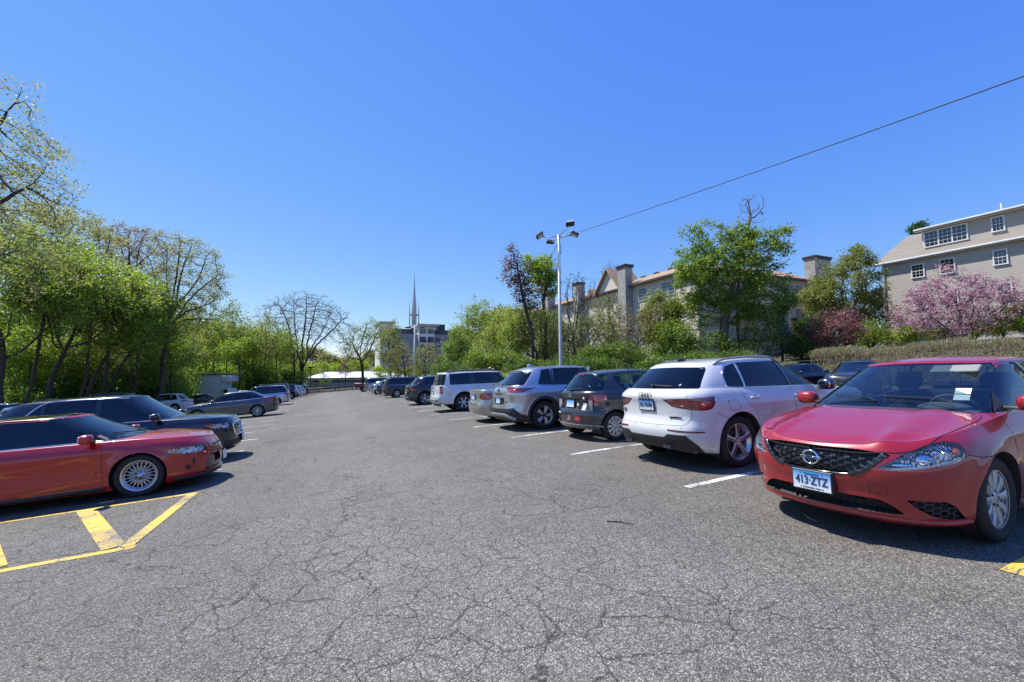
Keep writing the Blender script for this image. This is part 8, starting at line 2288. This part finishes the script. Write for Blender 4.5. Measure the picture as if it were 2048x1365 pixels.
T('leafy_tree', 'dark green small tree in front of the apartment chimney base', 1225, 35, [(1245, 705, 50, 26), (1190, 715, 45, 22)], leaf='mid', nleaf=7000, lsize=.15, nattr=200, r0=.1, seed=61, group=BELT, spread=.27)
T('maple_tree', 'big maple with thick crooked trunk in front of the apartments', 1447, 38, [(1400, 540, 55, 70), (1385, 465, 26, 26), (1455, 560, 60, 100), (1525, 500, 55, 55), (1530, 590, 55, 60), (1370, 625, 52, 38), (1480, 480, 45, 36)], leaf='mid', nleaf=38000, lsize=.20, nattr=800, r0=.36, seed=62, twig=.014, group=BELT, spread=.27, lead=[spot(1448, 640, 38), spot(1462, 590, 38), spot(1472, 520, 38)], bark=GBARK, leaf2=('bright', .45), clump=1.0)
T('dead_top_branch', 'bare dead crown sticking out of the top of the big maple', 1478, 38.6, [(1505, 412, 30, 24), (1500, 440, 30, 18)], leaf='brown', nleaf=0, nattr=160, r0=.14, seed=63, twig=.012, group=BELT, twigs=260, bark=GBARK, lead=[spot(1474, 600, 38.6), spot(1480, 500, 38.6), spot(1500, 440, 38.6)])
T('leafy_tree', 'yellow-green tree low between the maple and the blue spruce', 1530, 36, [(1525, 660, 40, 50), (1400, 680, 50, 30), (1460, 690, 50, 30)], leaf='bright', nleaf=8000, lsize=.15, nattr=260, r0=.12, seed=64, group=BELT, spread=.28, leaf2=('dark', .35))
T('cherry_tree', 'olive bronze-green tree left of the taupe house', 1690, 41, [(1690, 585, 62, 70), (1650, 600, 40, 55), (1715, 530, 34, 38), (1735, 640, 38, 50)], leaf='olive', nleaf=30000, lsize=.18, nattr=560, r0=.22, seed=65, group=BELT, spread=.28, twigs=700, leaf2=('mid', .3))
T('leafy_tree', 'bright yellow-green small tree behind the red shrub', 1640, 38, [(1630, 665, 34, 42), (1725, 672, 36, 30)], leaf='lime', nleaf=5200, lsize=.16, nattr=200, r0=.1, seed=66, group=BELT, spread=.28, leaf2=('bright', .5))
T('red_shrub', 'dark red barberry-like shrub above the tan hedge', 1668, 34, [(1668, 662, 54, 38), (1690, 645, 30, 28)], leaf='red', nleaf=8500, lsize=.13, nattr=320, r0=.08, seed=67, group=None, cat='shrub', spread=.18, twigs=900, bark=DBARK, clump=1.4)
T('blossom_tree', 'pink blossoming crabapple in front of the taupe house', 1925, 31, [(1920, 615, 105, 62), (1850, 625, 62, 55), (1990, 615, 70, 62), (1900, 580, 60, 42), (1880, 655, 80, 40), (1975, 655, 70, 36)], leaf='pink', nleaf=30000, lsize=.10, nattr=620, r0=.14, seed=68, group=None, spread=.10, twigs=2600, bark=DBARK, leaf2=('copper', .30), clump=1.3, twig=.010)
T('leafy_shrub', 'bright green shrub under the left side of the blossoming tree', 1815, 31, [(1820, 668, 24, 18)], leaf='lime', nleaf=2600, lsize=.12, nattr=80, r0=.05, seed=69, group=None, cat='shrub', spread=.16, leaf2=('bright', .5))
T('leafy_shrub', 'bright green shrub under the right side of the blossoming tree', 2010, 30, [(2005, 660, 55, 32), (2040, 630, 30, 30)], leaf='bright', nleaf=6500, lsize=.12, nattr=160, r0=.06, seed=70, group=None, cat='shrub', spread=.18, leaf2=('lime', .3))
def spruce():
    rs = np.random.RandomState(5); b = gspot(1566, 37); root = empty('blue_spruce', None, b); tag(root, 'small blue-grey spruce between the maple and the red shrub', 'tree', BELT)
    zt = spot(1566, 622, 37).z-b.z; M = MB(); M.tube([(0, 0, -.1), (0, 0, zt)], [.12, .02], 8); C = []
    for k in range(60):
        z = .5+(zt-.6)*(k/60)**.9; r = 1.55*(1-z/zt)+.12; a = k*2.4; e = Vector((r*math.cos(a), r*math.sin(a), z-.15*r)); M.tube([(0, 0, z), e], [.02, .006], 4, caps=False)
        for q in range(110): t = rs.uniform(.15, 1); C.append(np.array([e.x*t, e.y*t, z-.15*r*t])+rs.normal(0, .07, 3))
    M.build('trunk', BARK, root); leaf_obj('crown', leaf_mesh(rs, np.array(C), .13, .1, .35), LM['spruce'], root)
spruce()
T('dark_treetop', 'dark treetop just above the taupe house ridge', 1838, 78, [(1838, 458, 15, 14)], leaf='dark', nleaf=1200, lsize=.35, nattr=60, r0=.3, seed=72, group=BELT, spread=.35)
# low green planting behind the right row
def bush(name, label, c, r, leaf, n, ls, seed, leaf2=None, group=None, rough=.25):
    rs = np.random.RandomState(seed); root = empty(name, None, c); tag(root, label, 'shrub', group)
    M = MB()
    for k in range(14):
        a = rs.uniform(0, 6.3); M.tube([(0, 0, -.1), (r[0]*.35*math.cos(a), r[1]*.35*math.sin(a), r[2]*.8), (r[0]*.75*math.cos(a), r[1]*.75*math.sin(a), r[2]*rs.uniform(1.1, 1.75))], [.03, .02, .008], 4, caps=False)
    M.build('stems', DBARK, root)
    sub = [(rs.uniform(-.6, .6)*r[0], rs.uniform(-.6, .6)*r[1], r[2]*rs.uniform(.6, 1.3), r[0]*rs.uniform(.3, .55), r[1]*rs.uniform(.3, .55), r[2]*rs.uniform(.35, .7)) for k in range(9)]
    C = in_ells(rs, sub, n); C += rs.normal(0, rough*.3, C.shape); C = C[C[:, 2] > .05]
    q = rs.rand(len(C)) < (leaf2[1] if leaf2 else 0); leaf_obj('crown', leaf_mesh(rs, C[~q], ls, .4), LM[leaf], root)
    if leaf2: leaf_obj('crown', leaf_mesh(rs, C[q], ls, .4), LM[leaf2[0]], root)
    return root
HB = 'low shrubs behind the right row'
b1 = bush('evergreen_shrub', 'bright green low shrub behind the roof of the silver crossover', gspot(1070, 27), (2.2, 1.6, 1.0), 'bright', 6500, .11, 1, ('lime', .35), HB)
for i, (px, d, s, l) in enumerate([(1010, 30, 1.0, 'over the windscreen of the beige saloon'), (1155, 25, .85, 'between the pole and the grey hatchback'), (1215, 26, .8, 'behind the grey hatchback roof, left part'), (1260, 27, .9, 'behind the grey hatchback roof, right part'), (950, 34, 1.0, 'over the white boxy vehicle bonnet')]):
    copy_tree(b1, gspot(px, d), i*1.7+1, (s, s, s), 'bright green low shrub '+l, HB)
b2 = bush('dark_shrub', 'dark green shrub over the tail of the white crossover', gspot(1310, 28), (2.6, 1.8, 1.5), 'mid', 8500, .12, 2, ('dark', .45), HB)
for i, (px, d, s, l) in enumerate([(1380, 29, 1.0, 'over the roof of the white crossover'), (1450, 31, 1.0, 'at the foot of the big maple'), (1130, 33, 1.05, 'behind the floodlight pole'), (1200, 33, 1.05, 'below the twiggy trees'), (1500, 32, .95, 'right of the maple trunk'), (900, 48, 1.3, 'above the black crossover'), (1040, 38, 1.2, 'beneath the copper tree')]):
    copy_tree(b2, gspot(px, d), i*2.2+.5, (s, s, s*1.05), 'dark green shrub '+l, HB)
# tan clipped hedge along the bank, in clipped lengths
def hedge(name, label, x0, y0, x1, y1, h, th, n, seed):
    rs = np.random.RandomState(seed); root = empty(name, None, (x0, y0, gz(x0, y0))); tag(root, label, 'hedge', 'clipped tan hedges on the bank')
    L_ = math.dist((x0, y0), (x1, y1)); u = np.array([(x1-x0)/L_, (y1-y0)/L_]); w = np.array([-u[1], u[0]])
    a = rs.uniform(0, L_, n); t = rs.uniform(-1, 1, n)*th/2; f = rs.rand(n); z = np.where(f < .45, rs.uniform(.86, 1.03, n), rs.uniform(0, 1, n))*h
    t = np.where(f > .7, np.sign(t)*th/2, t)+rs.normal(0, .05, n); z += .1*np.sin(a*1.3)+.05*np.sin(a*4.1)
    X = u[0]*a+w[0]*t; Y = u[1]*a+w[1]*t; G = np.array([gz(x0+p, y0+q) for p, q in zip(X, Y)])-gz(x0, y0)
    B = np.stack([X, Y, G+z-.18], 1); d = rs.normal(0, .28, (n, 3)); d[:, 2] = rs.uniform(.6, 1.2, n); d /= np.linalg.norm(d, axis=1, keepdims=True); l = rs.uniform(.06, .20, (n, 1)); e = B+d*l
    s = np.cross(d, rs.normal(0, 1, (n, 3))); s /= np.linalg.norm(s, axis=1, keepdims=True); V = np.stack([B-s*.010, B+s*.010, e+s*.006, e-s*.006], 1).reshape(-1, 3)
    leaf_obj('twigs', V, LM['straw'], root)
    k = rs.rand(n) < .42; leaf_obj('leaves', leaf_mesh(rs, e[k], .07, .4), LM['olive'], root)
    M = MB(); q = int(L_/.9)
    for i in range(q+1):
        x, y = x0+u[0]*L_*i/q, y0+u[1]*L_*i/q; g = gz(x, y)-gz(x0, y0); M.tube([(x-x0, y-y0, g-.1), (x-x0+rs.normal(0, .1), y-y0, g+h*.85)], [.04, .015], 5)
    M.build('stems', DBARK, root)
hedge('clipped_hedge', 'long clipped tan hedge running left from the red shrub', 27.8, 33.0, 28.2, 18.2, 1.5, 1.3, 28000, 1)
hedge('clipped_hedge', 'clipped tan hedge below the blossoming tree, in front of the house', 28.2, 16.8, 28.6, 2.0, 2.15, 1.4, 36000, 2)
# a dropped stick and some leaf litter along the lot
M = MB(); _q = [(2.67, 3.69), (2.76, 3.60), (2.83, 3.48)]
M.tube([(x, y, gz(x, y)+.008) for x, y in _q], [.006, .005, .003], 5); M.tube([(_q[1][0], _q[1][1], gz(*_q[1])+.008), (_q[1][0]+.05, _q[1][1]+.05, gz(*_q[1])+.012)], .003, 4)
tag(M.build('fallen_twig', DBARK), 'thin dark twig lying on the open asphalt in front of the white crossover', 'twig')
def litter():
    rs = np.random.RandomState(8); C = []
    for k in range(1500):
        if k % 3: x, y = rs.uniform(-8, -1.5), rs.uniform(5, 60)
        else: x, y = rs.uniform(3, 10), rs.uniform(-2, 60)
        if k % 5 == 0: x, y = rs.uniform(-6, 6), rs.uniform(1.5, 25)
        C.append((x, y, gz(x, y)+.006))
    V = leaf_mesh(rs, np.array(C), .030, 6.0); o = leaf_obj('leaf_litter', V, LM['brown'], None); o['kind'] = 'stuff'
litter()

# dark leaning trunks of the wood's edge
for i, (px, d, tx, ty_, l) in enumerate([(38, 29, 95, 600, 'slim tree leaning right at the left edge of the wood'), (150, 31, 190, 610, 'slim tree with a curved dark trunk right of the leaning maple'), (190, 32, 232, 600, 'slim tree leaning right behind the navy crossover roof'), (262, 37, 285, 600, 'slim dark-stemmed tree left of the globe lamp'), (340, 46, 345, 640, 'slim dark-stemmed tree right of the straight dark trunk')]):
    T('slim_tree', l, px, d, [(tx, ty_, 60, 45)], leaf='bright', nleaf=6000, lsize=.18, nattr=160, r0=.10, seed=90+i, group=WOOD, bark=DBARK, spread=.3, lead=[gspot(px, d).lerp(spot(tx, ty_+60, d), .45)+Vector((.15, 0, 0)), spot(tx-8, ty_+40, d)], leaf2=('yellow', .35))
# undergrowth that closes the wood down to the ground
UG = 'undergrowth shrubs of the left wood'
u1 = bush('undergrowth_shrub', 'leafy undergrowth at the far left edge behind the silver saloon', gspot(-5, 31), (3.6, 2.2, 1.9), 'bright', 9000, .15, 31, ('lime', .3), UG, .5)
u2 = bush('undergrowth_shrub', 'darker undergrowth behind the black saloon roof', gspot(75, 34), (3.8, 2.2, 2.0), 'mid', 9000, .15, 32, ('dark', .35), UG, .5)
w_ = ['under the leaning maple', 'below the forked maple', 'between the maple trunks', 'by the globe lamp post', 'at the tall dark trunk', 'left of the white crossover', 'behind the white crossover', 'left of the box truck tail', 'behind the box truck box', 'beyond the box truck cab', 'behind the black saloon', 'over the grey saloon bonnet', 'over the grey saloon roof', 'behind the white saloon roof', 'behind the silver estate', 'behind the tall black off-roader', 'behind the navy off-roader', 'left of the bare tree foot', 'deep in the wood at the left', 'deep in the wood, second', 'deep in the wood, third', 'deep in the wood, fourth', 'deep behind the lamp', 'deep behind the tall trunk', 'deep behind the truck', 'deep beyond the truck']
for i, (px, d, s) in enumerate([(130, 37, 1.3), (180, 38, 1.3), (225, 40, 1.35), (285, 43, 1.35), (345, 47, 1.3), (290, 46, 1.2), (350, 50, 1.3), (372, 62, 1.4), (420, 70, 1.5), (462, 70, 1.4), (440, 62, 1.1), (400, 74, 1.6), (480, 72, 1.5), (505, 72, 1.5), (530, 76, 1.5), (550, 80, 1.5), (572, 86, 1.5), (590, 94, 1.5), (30, 38, 1.6), (90, 40, 1.7), (150, 42, 1.8), (210, 44, 1.8), (270, 52, 2.0), (320, 60, 2.2), (380, 86, 2.6), (450, 92, 2.6)]):
    copy_tree((u1, u2)[i % 2], gspot(px, d), i*1.9, (s, s, s*(1.0+.3*((i*7) % 3)/2)), ('leafy', 'darker')[i % 2]+' undergrowth '+w_[i], UG)
# far mass of woodland behind the left wood: reads as one body of leaves
def woodland(name, segs, leaf, n, ls, seed):
    rs = np.random.RandomState(seed); C = []
    for (px, py, d, rx, ry) in segs:
        p = spot(px, py, d); k = d/859.3; g = rs.normal(0, 1, (int(n/len(segs)), 3)); g /= np.linalg.norm(g, axis=1, keepdims=True); r = rs.uniform(.5, 1, (len(g), 1)); q = g*r*np.array([rx*k, rx*k*.7, ry*k])+np.array([p.x, p.y, p.z]); C.append(q)
    C = np.vstack(C); o = leaf_obj(name, leaf_mesh(rs, C, ls, .3), LM[leaf], None); o['kind'] = 'stuff'; return o
woodland('woodland', [(-60, 690, 62, 90, 60), (20, 680, 60, 80, 75), (100, 690, 64, 80, 70), (170, 685, 66, 75, 70), (240, 690, 70, 70, 65), (300, 700, 78, 60, 50), (350, 712, 96, 50, 42), (410, 715, 120, 55, 36), (470, 722, 130, 50, 30), (530, 727, 140, 45, 24), (580, 730, 150, 40, 18)], 'bright', 30000, .42, 5)
woodland('woodland', [(905, 725, 72, 34, 26), (960, 715, 62, 40, 34), (1010, 712, 56, 40, 36), (1060, 712, 50, 40, 40), (1110, 718, 48, 40, 36), (1170, 722, 48, 50, 32), (1240, 722, 46, 50, 32), (1310, 722, 44, 50, 34), (1370, 722, 43, 40, 36), (1600, 700, 52, 50, 26), (1680, 692, 56, 50, 30), (1745, 688, 60, 40, 30)], 'mid', 26000, .24, 6)
T('leafy_tree', 'mid green tree between the round-crowned tree and the floodlight pole foot', 1100, 46, [(1100, 670, 40, 50)], leaf='mid', nleaf=6500, lsize=.18, nattr=220, r0=.14, seed=80, group=BELT, spread=.32, leaf2=('olive', .4))
T('leafy_tree', 'green tree at the foot of the copper-leaved tree', 1040, 42, [(1035, 660, 38, 50)], leaf='bright', nleaf=6500, lsize=.17, nattr=220, r0=.14, seed=81, group=BELT, spread=.30, leaf2=('yellow', .3))
T('leafy_tree', 'tall leafy tree hiding the apartment wall left of the big maple', 1320, 39, [(1322, 640, 36, 60)], leaf='mid', nleaf=11000, lsize=.17, nattr=320, r0=.12, seed=84, group=BELT, spread=.28, leaf2=('olive', .4), twigs=900)
T('twiggy_tree', 'budding twiggy tree in front of the apartment wall between the chimneys', 1222, 41, [(1215, 640, 34, 55)], leaf='olive', nleaf=3600, lsize=.14, nattr=320, r0=.11, seed=85, twig=.012, group=BELT, spread=.25, twigs=1800)
T('leafy_tree', 'small leafy tree left of the big maple trunk', 1350, 36, [(1345, 680, 50, 40)], leaf='bright', nleaf=7500, lsize=.15, nattr=220, r0=.1, seed=82, group=BELT, spread=.28, leaf2=('mid', .5))
T('leafy_tree', 'dark small tree right of the blue spruce', 1605, 37, [(1605, 680, 30, 36)], leaf='dark', nleaf=4500, lsize=.15, nattr=160, r0=.1, seed=83, group=BELT, spread=.25, leaf2=('mid', .4))

for i, (px, d, rx, rz, lf, l) in enumerate([(1780, 36, 1.7, 1.0, 'bright', 'low green shrub at the corner of the taupe house'), (1745, 37, 1.8, 1.4, 'mid', 'green shrub between the red shrub and the house corner'), (1870, 33.5, 1.6, .8, 'mid', 'dark low shrub beneath the blossoming tree, left part'), (1950, 33, 1.8, .9, 'dark', 'dark low shrub beneath the blossoming tree, right part'), (1600, 35, 1.6, 1.2, 'dark', 'dark shrub left of the red shrub')]):
    bush('low_shrub', l, gspot(px, d), (rx, rx, rz), lf, 3600, .11, 60+i, ('olive', .3), 'low shrubs on the bank')
